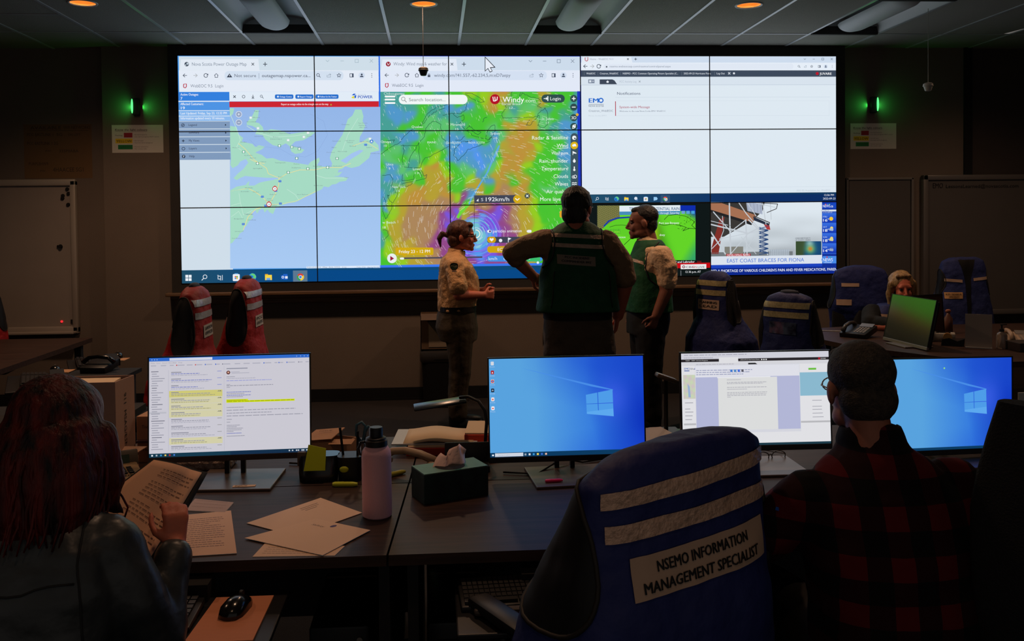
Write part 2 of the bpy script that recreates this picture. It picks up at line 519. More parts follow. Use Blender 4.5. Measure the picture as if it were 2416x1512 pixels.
for j, y in enumerate(YC[1:]):
    if y > YB: tee.box2((XW[0], y-0.010, ZC-0.004), (XW[1], y+0.010, ZC+0.002))
for k in range(-4, 1):                                             # half-length tiles at the left
    for j in range(1, 7): tee.box2((cx[k+4], YC[j]-0.62, ZC-0.0045), (cx[k+5], YC[j]-0.60, ZC+0.002))
struct(tee.build('trim_4', M_TBAR))
struct(MB().box2((XW[0], YB, ZC+0.25), (XW[1], 0.3, ZC+0.3)).build('ceiling_slab', M_MATTE))

# downlights
M_GOLD = mat('gold_reflector', (250, 200, 130), 0.4, metal=0.4)
M_BULB = mat('warm_bulb', (255, 200, 140), 0.5, emit=(255, 190, 110), estr=14.0)
for k, (x, y) in enumerate(DOWNLIGHTS):
    if y < -3: lab = 'downlight can in the ceiling over the desks'
    else: lab = ['glowing amber recessed downlight nearest the left pilaster', 'glowing amber recessed downlight above the hanging black microphone',
                 'glowing amber recessed downlight over the right half of the video wall', 0, 0, 0, 'recessed downlight at the far right'][k]
    if y < -3 or x > 4: continue
    t = thing('recessed_downlight', lab, 'ceiling light', (x, y, ZC), 0, 'recessed downlights')
    p = [(0.088, 0.002), (0.085, 0.02), (0.078, 0.06), (0.066, 0.10), (0.05, 0.125), (0.0, 0.13)]
    MB().lathe(p, seg=36).build('reflector', M_GOLD, t, smooth=30, recalc=False)
    MB().lathe([(0.086, -0.001), (0.092, -0.006), (0.102, -0.005), (0.104, 0.001)], seg=36).build('trim_ring', M_WHITEP, t, smooth=True)
    MB().sph((0, 0, 0.098), (0.034, 0.034, 0.026), 18).build('bulb', M_BULB, t, smooth=True)

# recessed fluorescent troffers (switched off)
M_TROF = mat('troffer_white', (205, 208, 210), 0.5)
M_DIFF = mat('perforated_basket', (196, 200, 204), 0.55)
def troffer(k, j, lab):
    xa, xb = GX0+G*k+0.012, GX0+G*(k+1)-0.012; ya, yb = YC[j]-0.01, YC[j+1]+0.01
    xm = (xa+xb)/2; t = thing('ceiling_troffer', lab, 'ceiling light', (xm, (ya+yb)/2, ZC), 0, 'recessed light troffers')
    wd = (xb-xa)/2; ln = (ya-yb)/2
    m_ = MB(); n = 12                                              # two curved reflector wings
    bm = m_.bm; rows = []
    for yy in (-ln, ln):
        rows.append([bm.verts.new((wd*math.cos(math.pi*q/(2*n)*2-0.0), yy, 0.13*abs(math.sin(math.pi*q/n))**0.6)) for q in range(n+1)])
    for q in range(n): bm.faces.new((rows[0][q], rows[0][q+1], rows[1][q+1], rows[1][q]))
    for rw in rows: bm.faces.new(rw if rw is rows[0] else rw[::-1])
    m_.build('housing', M_TROF, t, smooth=40)
    MB().box((0, ln-0.02, 0.02), (2*wd, 0.035, 0.07)).build('end_plate', M_SURR, t); MB().box((0, -ln+0.02, 0.02), (2*wd, 0.035, 0.07)).build('end_plate', M_SURR, t)
    b2 = MB(); nb = 14; st = [(-ln+0.05, 0.35), (-ln+0.12, 0.85), (-ln+0.2, 1.0), (ln-0.2, 1.0), (ln-0.12, 0.85), (ln-0.05, 0.35)]
    rg = []
    for yy, s_ in st:
        rg.append([b2.bm.verts.new((0.125*s_*math.cos(math.pi*q/nb), yy, 0.05-0.075*s_*math.sin(math.pi*q/nb))) for q in range(nb+1)])
    for a, c in zip(rg, rg[1:]):
        for q in range(nb): b2.bm.faces.new((a[q], a[q+1], c[q+1], c[q]))
    b2.build('lamp_basket', M_DIFF, t, smooth=True)
troffer(3, 1, 'switched-off white troffer above the outage map, left of the hanging black microphone')
troffer(7, 1, 'switched-off white troffer above the weather map and notifications page')
troffer(11, 1, 'switched-off white troffer beside the hanging white microphone')

# hanging microphones
def hang_mic(x, y, z, lab, mt, cord):
    t = thing('hanging_microphone', lab, 'microphone', (x, y, z))
    MB().lathe([(0, -0.036), (0.020, -0.036), (0.024, -0.030), (0.032, -0.004), (0.036, 0.008), (0.035, 0.018), (0.024, 0.026), (0.006, 0.030), (0, 0.030)], seg=24).build('capsule', mt, t, smooth=30)
    MB().lathe([(0.0335, -0.002), (0.0375, 0.0), (0.0375, 0.006), (0.035, 0.009)], seg=24).build('collar', mt, t, smooth=True)
    MB().cyl((0, 0, 0.028), (0, 0, ZC-z), 0.0022, seg=8).build('cord', cord, t)
    return t
hang_mic(-0.82, -1.5, 2.77, 'black egg-shaped microphone hanging on a cord before the video wall', mat('mic_grey', (40, 36, 30), 0.6), M_BLACK)
M_OFFW = mat('offwhite_plastic', (170, 168, 160), 0.4)
hang_mic(3.09, -1.5, 2.65, 'small white microphone hanging on a cord before the right wall', M_OFFW, M_OFFW)

# ------------------------------------------------------------ wall fittings
M_GREEN = mat('green_lamp_lens', (60, 255, 120), 0.4, emit=(90, 255, 130), estr=1.6)
M_LBODY = mat('lamp_body', (26, 30, 28), 0.5)
for s_, x, z in ((-1, -3.425, 2.705), (1, 3.432, 2.705)):
    t = thing('status_light', 'lit green status light on the %s of the video wall' % ('pilaster left' if s_ < 0 else 'wall right'), 'indicator light', (x, 0, z), 0, 'green status lights')
    MB().box((0.012 if s_ < 0 else -0.012, -0.022, 0), (0.055, 0.044, 0.152), bev=0.006).build('housing', M_LBODY, t)
    b = MB(); b.sph((-0.018*(-s_) if s_ > 0 else -0.018, -0.046, 0.004), (0.0085, 0.016, 0.066), 18)
    b.build('lens', M_GREEN, t, smooth=True)
    for q in (-1, 1):                                            # area lamps added beside the housing to spread its green glow
        ld = bpy.data.lights.new('status_glow', 'AREA'); ld.shape = 'RECTANGLE'; ld.size = 0.03; ld.size_y = 0.13
        ld.energy = 0.22; ld.color = (0.05, 1.0, 0.12)
        lo = bpy.data.objects.new('status_glow', ld); lo.location = (x+q*0.048+(0.012 if s_ < 0 else -0.012), -0.04, z)
        lo.rotation_euler = (R(90-0), 0, R(90*q-0)); lo.rotation_euler = Euler((0, R(-90*q), 0)); COL.objects.link(lo)

def colour_poster(x0, x1, z0, z1, lab):
    w, h = x1-x0, z1-z0; C = Canvas()
    C.rect(0, 0, w, h, (205, 200, 190), 0)
    u = w/0.45
    C.text(0.03*u, 0.052*u, 0.28*u, 0.020*u, 'Know the light colours', (25, 25, 28), 1, 0.02)
    C.rect(0.03*u, 0.056*u, 0.31*u, 0.058*u, (25, 25, 28), 1)
    C.text(0.03*u, 0.098*u, 0.062*u, 0.011*u, 'Flashing', (30, 30, 30), 1, 0.01)
    C.rect(0.105*u, 0.070*u, 0.18*u, 0.112*u, (150, 20, 40), 1)
    C.rect(0.03*u, 0.122*u, 0.18*u, 0.164*u, (225, 190, 20), 1)
    C.text(0.036*u, 0.156*u, 0.138*u, 0.024*u, 'YELLOW', (40, 40, 10), 2, 0.03)
    C.rect(0.052*u, 0.178*u, 0.18*u, 0.218*u, (15, 120, 60), 1)
    C.text(0.066*u, 0.207*u, 0.10*u, 0.020*u, 'GREEN', (5, 90, 40), 2, 0.02)
    for k, (a, b_) in enumerate((('- Normal frequency', '- Live call in progress NOT muted'), ('- Normal open', '- Normal call in progress'), ('- Normal operations', '- No active calls'))):
        for q, s_ in enumerate((a, b_)):
            C.text(0.187*u, (0.092+0.054*k+0.018*q)*u, len(s_)*0.0068*u, 0.0085*u, s_, (30, 30, 30), 1, 0.0)
    T, K, L = C.arrays()
    o = canvas_mesh('poster', T, K, L, lambda x, y, e: np.c_[x0+x, -0.0015-e, z1-y], 0.0003, M_PRINT, None)
    tag(o, lab, 'poster', 'light colour posters')
    return o
colour_poster(-3.64, -3.188, 2.295, 2.545, 'light-colour code poster on the pilaster left of the video wall')
colour_poster(3.205, 3.655, 2.29, 2.533, 'light-colour code poster on the wall right of the video wall')
C = Canvas(); C.rect(0, 0, 0.60, 0.49, (112, 84, 52), 0); ink = (50, 38, 28)
for x, y, w_, h_, s_ in ((0.06, 0.045, 0.27, 0.030, 'AVAILABLE'), (0.35, 0.042, 0.24, 0.028, 'WiFi NETWORKS'), (0.03, 0.105, 0.23, 0.028, 'PCC EASTLINK 1'), (0.29, 0.105, 0.05, 0.026, '5G'),
                        (0.39, 0.105, 0.11, 0.022, 'ON LEFT'), (0.03, 0.185, 0.27, 0.028, 'PCC EASTLINK 1 2G'), (0.19, 0.25, 0.05, 0.018, 'PW:'), (0.31, 0.255, 0.17, 0.028, '335P0ABA'),
                        (0.04, 0.37, 0.17, 0.028, 'PURPLEHW9'), (0.14, 0.43, 0.05, 0.018, 'PW:'), (0.25, 0.43, 0.27, 0.040, '4HAACEE SG1')):
    C.text(x, y, w_, h_, s_, ink, 1, 0.0)
C.rect(0.05, 0.055, 0.57, 0.058, ink, 1)
T, K, L = C.arrays()
tag(canvas_mesh('handwritten_sheet', T, K, L, lambda x, y, e: np.c_[-4.455+x, 0.0985-e, 2.565-y], 0.0003, M_PRINT, None),
    'large brown handwritten network-password sheet above the left whiteboard', 'paper sheet')

M_BOARD = mat('whiteboard_enamel', (150, 140, 132), 0.3, noise=0.05, scale=4)
M_BFRAME = mat('board_frame', (165, 155, 145), 0.4, metal=0.2)
t = thing('whiteboard', 'wide pale interactive whiteboard on the left wall with small magnets', 'whiteboard', (-5.0, 0.08, 0.70))
b = MB(); b.box((0, 0, 0.66), (1.96, 0.04, 1.33), bev=0.012); b.build('panel', M_BOARD, t)
b = MB()
for x, z, dx, dz in ((0, 1.335, 2.02, 0.06), (0, -0.0, 2.02, 0.06), (0.985, 0.66, 0.05, 1.39), (-0.985, 0.66, 0.05, 1.39)): b.box((x, -0.012, z), (dx, 0.06, dz), bev=0.01)
b.build('frame', M_BFRAME, t, smooth=30)
MB().box((0.4, -0.07, -0.02), (1.2, 0.12, 0.02), bev=0.005).build('pen_tray', M_BFRAME, t)
MB().cyl((0.86, -0.021, 0.075), (0.86, -0.026, 0.075), 0.010).build('power_ring', mat('red_led', (255, 60, 60), 0.4, emit=(255, 40, 50), estr=1.2), t)
MB().box((0.955, -0.024, 0.075), (0.028, 0.01, 0.034)).build('sensor', M_MATTE, t)
for x, z in ((-4.065, 1.975), (-4.055, 1.935), (-4.105, 1.915), (-4.108, 1.893), (-4.06, 1.835)):
    o = MB().cyl((0, 0, 0), (0, -0.012, 0), 0.017, 0.014).build('magnet', M_MATTE); o.location = (x, 0.058, z)
    tag(o, 'small round black magnet in the upper corner of the left whiteboard', 'magnet', 'whiteboard magnets')
o = MB().box((0, 0, 0), (0.05, 0.014, 0.022), rot=(0, R(12), 0), bev=0.004).cyl((0.012, -0.006, 0.006), (0.012, -0.02, 0.006), 0.015).build('magnetic_clip', M_MATTE)
o.location = (-4.14, 0.05, 1.455); tag(o, 'dark magnetic clip halfway down the left whiteboard', 'clip')

M_BOARD2 = mat('grey_board', (92, 88, 86), 0.5, noise=0.05, scale=4)
t = thing('whiteboard', 'grey framed whiteboard on the right wall with a handwritten line', 'whiteboard', (4.75, -0.03, 0.72))
MB().box((0, 0, 0.65), (1.62, 0.03, 1.26)).build('panel', M_BOARD2, t)
b = MB()
for x, z, dx, dz in ((0, 1.29, 1.72, 0.05), (0, -0.0, 1.72, 0.05), (-0.835, 0.65, 0.05, 1.33), (0.835, 0.65, 0.05, 1.33)): b.box((x, -0.008, z), (dx, 0.05, dz), bev=0.008)
b.build('frame', mat('grey_frame', (110, 106, 104), 0.4, metal=0.2), t, smooth=30)
text_mesh('handwriting', 'EMO', M_MATTE, t, 0.05, (-0.76, -0.018, 1.19), (R(90), 0, 0), 0.0, 0.10)
text_mesh('handwriting', 'LessonsLearned@novascotia.com', M_MATTE, t, 0.034, (-0.63, -0.018, 1.19), (R(90), 0, 0), 0.0, 0.72)
t = thing('door_panel', 'plain grey framed panel set in the wall right of the video wall', 'panel', (3.485, 0, 1.12))
MB().box((0, -0.008, 0.2), (0.60, 0.016, 1.36)).build('panel', mat('panel_grey', (84, 80, 78), 0.6), t)
b = MB()
for x, z, dx, dz in ((0, 0.885, 0.66, 0.022), (0, -0.485, 0.66, 0.022), (-0.32, 0.2, 0.022, 1.39), (0.32, 0.2, 0.022, 1.39)): b.box((x, -0.014, z), (dx, 0.028, dz), bev=0.004)
b.build('frame', mat('panel_frame', (118, 114, 110), 0.5), t)

t = thing('wall_socket', 'black wall socket plate low on the wall behind the standing group', 'socket', (0.285, -0.004, 0.545))
MB().box((0, 0, 0), (0.078, 0.012, 0.12), bev=0.003).build('plate', M_BLACK, t)
MB().box((0, -0.008, 0.012), (0.042, 0.006, 0.026)).build('insert', mat('socket_grey', (120, 116, 112), 0.5), t)
o = MB().box((0, -0.03, 0), (0.06, 0.06, 0.13), bev=0.012).build('wall_charger', mat('beige_plastic', (120, 104, 84), 0.6)); o.location = (0.40, 0, 0.60)
tag(o, 'beige plug-in charger on the wall behind the standing group', 'charger')

# shredder bin with a cardboard box on it
t = thing('waste_bin', 'black office bin with a rounded lid standing against the front wall', 'bin', (-0.72, -0.26, 0))
b = MB(); b.loft([((0, 0, 0.0), .145, .15, 0, 6), ((0, 0, .40), .165, .165, 0, 6)], seg=32); b.build('body', M_BLACK, t, smooth=40)
b = MB(); b.box((0, 0, 0.45), (0.35, 0.35, 0.11), bev=0.03); b.build('lid', mat('shredder_top', (44, 42, 42), 0.35), t, smooth=40)
MB().box((0.03, -0.176, 0.44), (0.16, 0.006, 0.012)).build('slot', M_MATTE, t)
t = thing('cardboard_box', 'open brown cardboard box standing on the black bin', 'box', (-0.71, -0.24, 0.508))
M_CARD = mat('cardboard', (96, 74, 54), 0.85, noise=0.15, scale=12)
b = MB()
for c, d in (((0, 0, 0.006), (0.35, 0.30, 0.012)), ((0, -0.147, 0.155), (0.35, 0.006, 0.31)), ((0, 0.147, 0.155), (0.35, 0.006, 0.31)), ((-0.172, 0, 0.155), (0.006, 0.30, 0.31)), ((0.172, 0, 0.155), (0.006, 0.30, 0.31))): b.box(c, d)
b.build('carton', M_CARD, t)
MB().box((0, -0.20, 0.30), (0.34, 0.10, 0.005), rot=(R(28), 0, 0)).build('flap', M_CARD, t)
MB().box((0.03, -0.152, 0.14), (0.27, 0.004, 0.22)).build('paper_label', mat('label_paper', (130, 116, 98), 0.8), t)
text_mesh('lettering', 'DR', M_MATTE, t, 0.03, (0.07, -0.155, 0.19), (R(90), 0, 0), 0.02)
# ------------------------------------------------------------ video wall
TOPX = [427, 744, 1058, 1364.5, 1667.5, 1963]; BOTX = [436, 751, 1064, 1368, 1670, 1963]
LY = [135.5, 312, 491, 667]; RY = [137, 307.5, 478.5, 646.5]
PW, PH = 1.21, 0.681; VX0, VZ1 = -3.025, 3.153
def wall(px, py):
    """traced units -> metres on the flat wall (x from the centre, y down from its top edge)"""
    t = (px-430)/1533.0
    ys = [LY[i]+(RY[i]-LY[i])*t for i in range(4)]
    i = 0 if py < ys[1] else 1 if py < ys[2] else 2
    v = i+(py-ys[i])/(ys[i+1]-ys[i]); tt = v/3
    xs = [TOPX[k]+(BOTX[k]-TOPX[k])*tt for k in range(6)]
    j = 0
    while j < 4 and px > xs[j+1]: j += 1
    u = j+(px-xs[j])/(xs[j+1]-xs[j])
    return VX0+PW*u, PH*v
W = Canvas(wall)
def zA(pts): return [(400+x/4.646, 120+y/4.646) for x, y in pts]
def zC(pts): return [(880+x/4.646, 120+y/4.646) for x, y in pts]
def zD(pts): return [(880+x/4.646, 400+y/4.646) for x, y in pts]
GREY, DK = (90, 98, 112), (60, 64, 76)

# --- left: browser with the outage map
W.rect(427, 134, 900, 667, (72, 150, 228), 0)
W.rect(744, 133, 900, 137, (50, 105, 225), 1); W.rect(893, 137, 900, 632, (45, 110, 230), 1)
W.rect(431, 138, 894, 171, (207, 222, 233), 1); W.rect(431, 170, 894, 220, (228, 235, 246), 1)
W.poly([(433, 171), (436, 145), (614, 144), (617, 171)], (226, 234, 244), 2)
W.rrect(536, 172, 812, 193, 9, (211, 224, 240), 2)
W.disc(449, 156, 5.2, (75, 85, 100), 3); W.disc(451, 155, 2.5, (190, 205, 215), 4); W.disc(446.5, 158, 1.6, (190, 205, 215), 4)
W.text(461, 159.5, 126, 8, 'Nova Scotia Power Outage Map', (125, 138, 155), 3)
def cross(x, y, r, c, l=3, w=1.3): W.line([(x-r, y-r), (x+r, y+r)], w, c, l); W.line([(x-r, y+r), (x+r, y-r)], w, c, l)
def plus(x, y, r, c, l=3, w=1.5): W.line([(x-r, y), (x+r, y)], w, c, l); W.line([(x, y-r), (x, y+r)], w, c, l)
cross(601.5, 156, 2.8, (50, 60, 72)); plus(630, 156, 4.5, (50, 60, 72))
def winbtns(xs, y, r, c):
    W.line([(xs[0]-r, y-r*.5), (xs[0], y+r*.5), (xs[0]+r, y-r*.5)], 1, c, 3); W.line([(xs[1]-r, y), (xs[1]+r, y)], 1, c, 3)
    for a, b_ in (((-r, -r), (r, -r)), ((r, -r), (r, r)), ((r, r), (-r, r)), ((-r, r), (-r, -r))):
        W.line([(xs[2]+a[0], y+a[1]), (xs[2]+b_[0], y+b_[1])], 1, c, 3)
    cross(xs[3], y, r, c, 3, 1)
winbtns([775, 809, 843, 877], 148.5, 3.8, (160, 180, 192))
def navbar(x, y, d, c, home=True):
    r = 4.4
    W.line([(x+r, y), (x-r, y)], 1.3, c, 3); W.line([(x, y-r+.5), (x-r, y), (x, y+r-.5)], 1.3, c, 3)
    g = tuple(int(v*.35+228*.65) for v in c)
    W.line([(x+d-r, y), (x+d+r, y)], 1.2, g, 3); W.line([(x+d, y-r+.5), (x+d+r, y), (x+d, y+r-.5)], 1.2, g, 3)
    W.ring(x+2*d, y, r, 1.4, c, 3, 14, 20, 320); W.poly([(x+2*d+r+1, y-r), (x+2*d+r+1, y), (x+2*d+1, y)], c, 3)
    if home: W.line([(x+3*d-r, y), (x+3*d, y-r), (x+3*d+r, y)], 1.2, c, 3); W.line([(x+3*d-r*.7, y-1), (x+3*d-r*.7, y+r), (x+3*d+r*.7, y+r), (x+3*d+r*.7, y-1)], 1.2, c, 3)
navbar(445, 182, 24, (70, 80, 96))
W.poly([(541, 186.5), (547.5, 177.5), (554, 186.5)], (60, 68, 84), 3); W.rect(547, 180.5, 548.3, 184, (230, 235, 245), 4)
W.text(559, 186, 50, 8, 'Not secure', (100, 108, 124), 3); W.rect(615, 177, 616, 189, (150, 165, 185), 3)
W.text(622.5, 186, 113, 8, 'outagemap.nspower.ca...', (72, 80, 98), 3)
def addr_icons(xs, y, c, s=1.0):
    a, b_, d_, e_, f_, g_ = xs
    if a: W.ring(a-1*s, y-1*s, 3.3*s, 1.2*s, c, 3); W.line([(a+1.5*s, y+1.5*s), (a+4.5*s, y+4.5*s)], 1.4*s, c, 3)
    lc = (150, 165, 180)
    W.line([(b_-4*s, y-1*s), (b_-4*s, y+4*s), (b_+4*s, y+4*s), (b_+4*s, y+1*s)], 1*s, lc, 3); W.line([(b_-2*s, y+1*s), (b_, y-2*s), (b_+4*s, y-2*s)], 1*s, lc, 3); W.line([(b_+2*s, y-4*s), (b_+5*s, y-2*s), (b_+2*s, y)], 1*s, lc, 3)
    st = [(d_+(5 if k % 2 == 0 else 2.2)*s*math.sin(k*math.pi/5), y-(5 if k % 2 == 0 else 2.2)*s*math.cos(k*math.pi/5)) for k in range(11)]
    W.line(st, 1.1*s, c, 3)
    W.rect(e_-4.6*s, y-4.6*s, e_+4.6*s, y+4.6*s, c, 3); W.rect(e_-3.3*s, y-3.3*s, e_+0.8*s, y+3.3*s, (228, 235, 246), 4)
    W.disc(f_, y, 7.5*s, (208, 220, 238), 3); W.disc(f_, y-2*s, 2.3*s, c, 4, 12); W.poly([(f_-4.3*s, y+4*s), (f_-3*s, y+1*s), (f_+3*s, y+1*s), (f_+4.3*s, y+4*s)], c, 4)
    for q in (-4, 0, 4): W.disc(g_, y+q*s, 1*s, c, 3, 8)
addr_icons((754, 778, 801.5, 831, 854.5, 878), 182, (70, 80, 100))
def webeoc(x, y):
    W.line([(x-1, y-4.5), (x-3.2, y-3), (x-3.2, y+2.5), (x-1, y+4.5)], 1.8, (185, 35, 60), 3); W.line([(x+1, y-4.5), (x+3.2, y-4), (x+3.2, y+2), (x+.2, y+5)], 1.8, (185, 35, 60), 3)
webeoc(445, 206); W.text(457.5, 209.5, 76, 7.5, 'WebEOC 9.5  Login', (128, 138, 155), 3)
# side panel
W.rect(429, 220.5, 546.5, 240.5, (52, 128, 222), 1); W.rect(430, 243, 547, 262.5, (78, 148, 228), 1)
W.rect(430.5, 264, 547.5, 275, (125, 178, 236), 1); W.rect(430.5, 276.5, 548, 287, (140, 186, 238), 1)
W.rect(429, 287, 549, 640, (208, 222, 234), 1)
W.rect(429, 262.5, 547.5, 264, (225, 235, 245), 2); W.rect(429, 240.5, 547, 243, (225, 235, 245), 2); W.rect(429, 275, 548, 276.5, (225, 235, 245), 2)
wt = (236, 242, 250)
for x, y, w_, h_, s_ in ((434.5, 228.5, 41.5, 6, 'Active Outages:'), (434.5, 238, 4.5, 6.5, '7'), (434.5, 250.5, 53, 6, 'Affected Customers:'), (435.5, 260, 9, 6.5, '19'),
                        (435, 272, 106, 6, 'Last Updated: Friday, Sep 23, 12:32 PM'), (435, 283.5, 101, 6, 'Information updated every 10 minutes.')):
    W.text(x, y, w_, h_, s_, wt, 3, 0.03)
for k, s_ in enumerate(('Legend', 'Summary', 'My Views', 'Layers', 'Help')):
    y0 = 288.2+k*18.3+(0 if k else 0); W.rect(430.5+k*.4, y0, 548+k*.4, y0+16.6, (128, 154, 188), 2)
    if k != 1: W.disc(440+k*.4, y0+8.5, 4, (45, 55, 75), 3, 12)
    if k in (0, 3): W.disc(440+k*.4, y0+8.5, 2.8, (128, 154, 188), 4, 12)
    if k == 0: W.line([(438.5, y0+10), (441.5, y0+7)], 1.2, (45, 55, 75), 5)
    if k == 2: W.disc(440.8, y0+8.5, 4.2, (128, 154, 188), 4); plus(440.8, y0+8.5, 2.8, (40, 48, 62), 5)
    if k == 4: W.text(440.1, y0+11, 2.8, 5, '?', (220, 230, 240), 5, 0.03)
    W.text(453+k*.4, y0+(10.2 if k != 1 else 9.5), {0: 19, 1: 24, 2: 24, 3: 17.5, 4: 12}[k], 5.2, s_, (52, 60, 80), 3, 0.01)
    if k < 4: W.poly([(537+k*.4, y0+5.5), (540+k*.4, y0+8), (537+k*.4, y0+10.5)], (25, 30, 45), 3)
# toolbar of the map page
W.rect(547, 220, 894, 242, (226, 236, 247), 2)
cross(559, 231, 2.6, (60, 68, 80), 3, 1.5); W.ring(580, 231, 3.2, 1.1, (70, 78, 90), 3); W.line([(601.5, 227), (601.5, 233)], 1.2, (60, 68, 80), 3); W.line([(598.5, 235), (604.5, 235)], 1.1, (60, 68, 80), 3); W.line([(599, 231), (601.5, 234), (604, 231)], 1, (60, 68, 80), 3)
W.ring(621, 230, 2.5, 1.1, (95, 104, 118), 3); W.line([(623, 232), (626, 235)], 1.3, (95, 104, 118), 3)
for a, b_, s_ in ((652.5, 695.5, 'Outage Centre'), (700, 742.5, 'Report Outage'), (747, 800.5, 'Follow Us On Twitter')):
    W.rrect(a, 226, b_, 236, 3, (40, 112, 205), 3); W.disc(a+7, 231, 2.2, (225, 236, 250), 4, 10); W.text(a+11, 233, b_-a-15, 3.8, s_, (225, 236, 250), 4, 0.03)
W.poly([(831, 228), (836, 224), (841, 225), (837, 228)], (30, 90, 200), 3); W.poly([(830, 233), (836, 229), (838, 235), (833, 235)], (225, 215, 60), 3); W.poly([(837, 229), (842, 227), (841, 234), (838, 235)], (40, 100, 205), 3)
W.text(845.5, 235, 34, 7, 'POWER', (40, 90, 190), 3, 0.05); W.text(846, 227, 18, 2.5, 'Nova Scotia', (150, 170, 200), 3)
W.rect(547, 242.5, 894, 255.5, (204, 38, 50), 2); W.text(667, 250.8, 110, 5, 'Report an outage online via the triangle icon on the map', (245, 225, 228), 3, 0.02); W.poly([(781, 251), (783, 247.5), (785, 251)], (170, 200, 60), 3)
# the map itself
SEA, LAND = (163, 196, 240), (166, 219, 196)
W.rect(548, 255.5, 897.5, 632, SEA, 1.5)
def sea_field(X, Y):
    d = np.clip((Y-250)/390, 0, 1)[..., None]
    return np.array((148, 182, 232.))*(1-d)+np.array((170, 203, 243.))*d
W.field(548, 255.5, 897, 631, 8, 8, sea_field, 2)
land = zA([(690, 1290), (700, 1180), (690, 1000), (690, 830), (760, 840), (780, 920), (830, 960), (815, 1000), (880, 1015), (930, 1025), (960, 1060), (1000, 1040), (1065, 1055), (1030, 1085), (960, 1120), (1030, 1145), (1080, 1185), (1150, 1180), (1230, 1210), (1350, 1225), (1440, 1240), (1530, 1255), (1560, 1220), (1610, 1195), (1650, 1175), (1655, 1215), (1625, 1260), (1700, 1275), (1780, 1280), (1790, 1240), (1765, 1180), (1785, 1110), (1840, 1020), (1900, 930), (1930, 850), (1960, 760), (2010, 720), (2040, 655), (2110, 655), (2130, 730), (2120, 780), (2150, 830), (2120, 900), (2090, 950), (2085, 1005), (2105, 1010), (2180, 960), (2240, 990), (2290, 1040), (2300, 1100), (2210, 1120), (2190, 1180), (2130, 1230), (2080, 1270), (2000, 1290), (1930, 1270), (1900, 1300), (1860, 1310), (1850, 1340), (1900, 1330), (1860, 1375), (1800, 1380), (1850, 1385), (1960, 1395), (1940, 1430), (1870, 1440), (1830, 1465), (1790, 1470), (1750, 1500), (1700, 1490), (1680, 1520), (1640, 1540), (1560, 1580), (1500, 1605), (1440, 1640), (1380, 1665), (1320, 1670), (1260, 1690), (1180, 1720), (1150, 1790), (1110, 1770), (1090, 1740), (1060, 1775), (1040, 1730), (1000, 1750), (980, 1785), (955, 1745), (920, 1790), (940, 1820), (890, 1870), (860, 1920), (840, 1930), (830, 1975), (790, 2000), (770, 2040), (740, 2060), (715, 2095), (690, 2110)])
W.poly(land, LAND, 3)
W.poly(zA([(960, 660), (1000, 660), (990, 740), (960, 790), (1000, 800), (1040, 840), (1050, 880), (1090, 880), (1130, 865), (1240, 880), (1330, 920), (1420, 905), (1520, 890), (1610, 900), (1560, 940), (1480, 985), (1390, 1000), (1340, 1050), (1400, 1060), (1490, 1090), (1460, 1125), (1390, 1135), (1350, 1110), (1330, 1050), (1290, 1020), (1220, 1055), (1150, 1040), (1070, 980), (1040, 930), (960, 920), (985, 860), (930, 830), (870, 820), (870, 790), (920, 740)]), LAND, 3)
W.poly(zA([(685, 640), (735, 640), (722, 700), (690, 730)]), LAND, 3)
for q in ([(690, 1375), (690, 1250), (715, 1290), (770, 1260), (800, 1215), (860, 1190), (885, 1230), (830, 1300), (770, 1350), (725, 1400), (760, 1420), (800, 1395), (850, 1375), (950, 1385), (1080, 1395), (1200, 1405), (1230, 1395), (1150, 1420), (1060, 1435), (1000, 1450), (950, 1480), (890, 1480), (850, 1480), (690, 1530)],
          [(1940, 1240), (2000, 1190), (2080, 1140), (2130, 1100), (2090, 1090), (2000, 1130), (1930, 1180), (1880, 1210)], [(940, 1210), (900, 1190), (870, 1150), (905, 1190)]):
    W.poly(zA(q), SEA, 4)
W.poly(zA([(850, 1480), (880, 1440), (895, 1430), (890, 1500)]), LAND, 4); W.poly(zA([(690, 1530), (760, 1490), (880, 1470), (890, 1520), (700, 1600)]), LAND, 5)
rd, hw = (196, 232, 216), (238, 222, 150)
for pts, c_, w_ in (([(690, 700), (760, 860), (800, 980), (760, 1060), (850, 1120)], rd, 1.2), ([(780, 1020), (850, 1080), (950, 1200), (1080, 1290), (1100, 1350), (1220, 1400), (1300, 1350), (1440, 1310), (1600, 1310), (1700, 1285), (1880, 1285), (1990, 1240)], hw, 1.2),
                    ([(900, 1190), (960, 1220), (1060, 1240)], hw, 1.2), ([(700, 1540), (880, 1510), (960, 1550), (1030, 1600), (1110, 1680), (1180, 1560), (1210, 1480), (1215, 1400)], hw, 1.4),
                    ([(1100, 1690), (960, 1740), (880, 1820), (830, 1960)], hw, 1.4), ([(1130, 1690), (1250, 1680), (1400, 1650), (1620, 1540)], hw, .9), ([(780, 1540), (800, 1670), (700, 1700)], rd, 1), ([(800, 1670), (830, 1800), (930, 1750)], rd, 1),
                    ([(1300, 1520), (1390, 1580), (1430, 1640)], rd, 1), ([(1620, 1370), (1720, 1400), (1940, 1400)], rd, 1.2), ([(1900, 1100), (1960, 930), (2070, 750)], rd, 1), ([(2010, 1050), (2150, 1000), (2280, 1080)], hw, 1), ([(870, 830), (980, 900), (1150, 950), (1380, 940), (1560, 910)], rd, 1.2), ([(700, 1820), (780, 1760), (820, 1830)], rd, 1)):
    W.line(zA(pts), w_, c_, 5)
rl = random.Random(5)
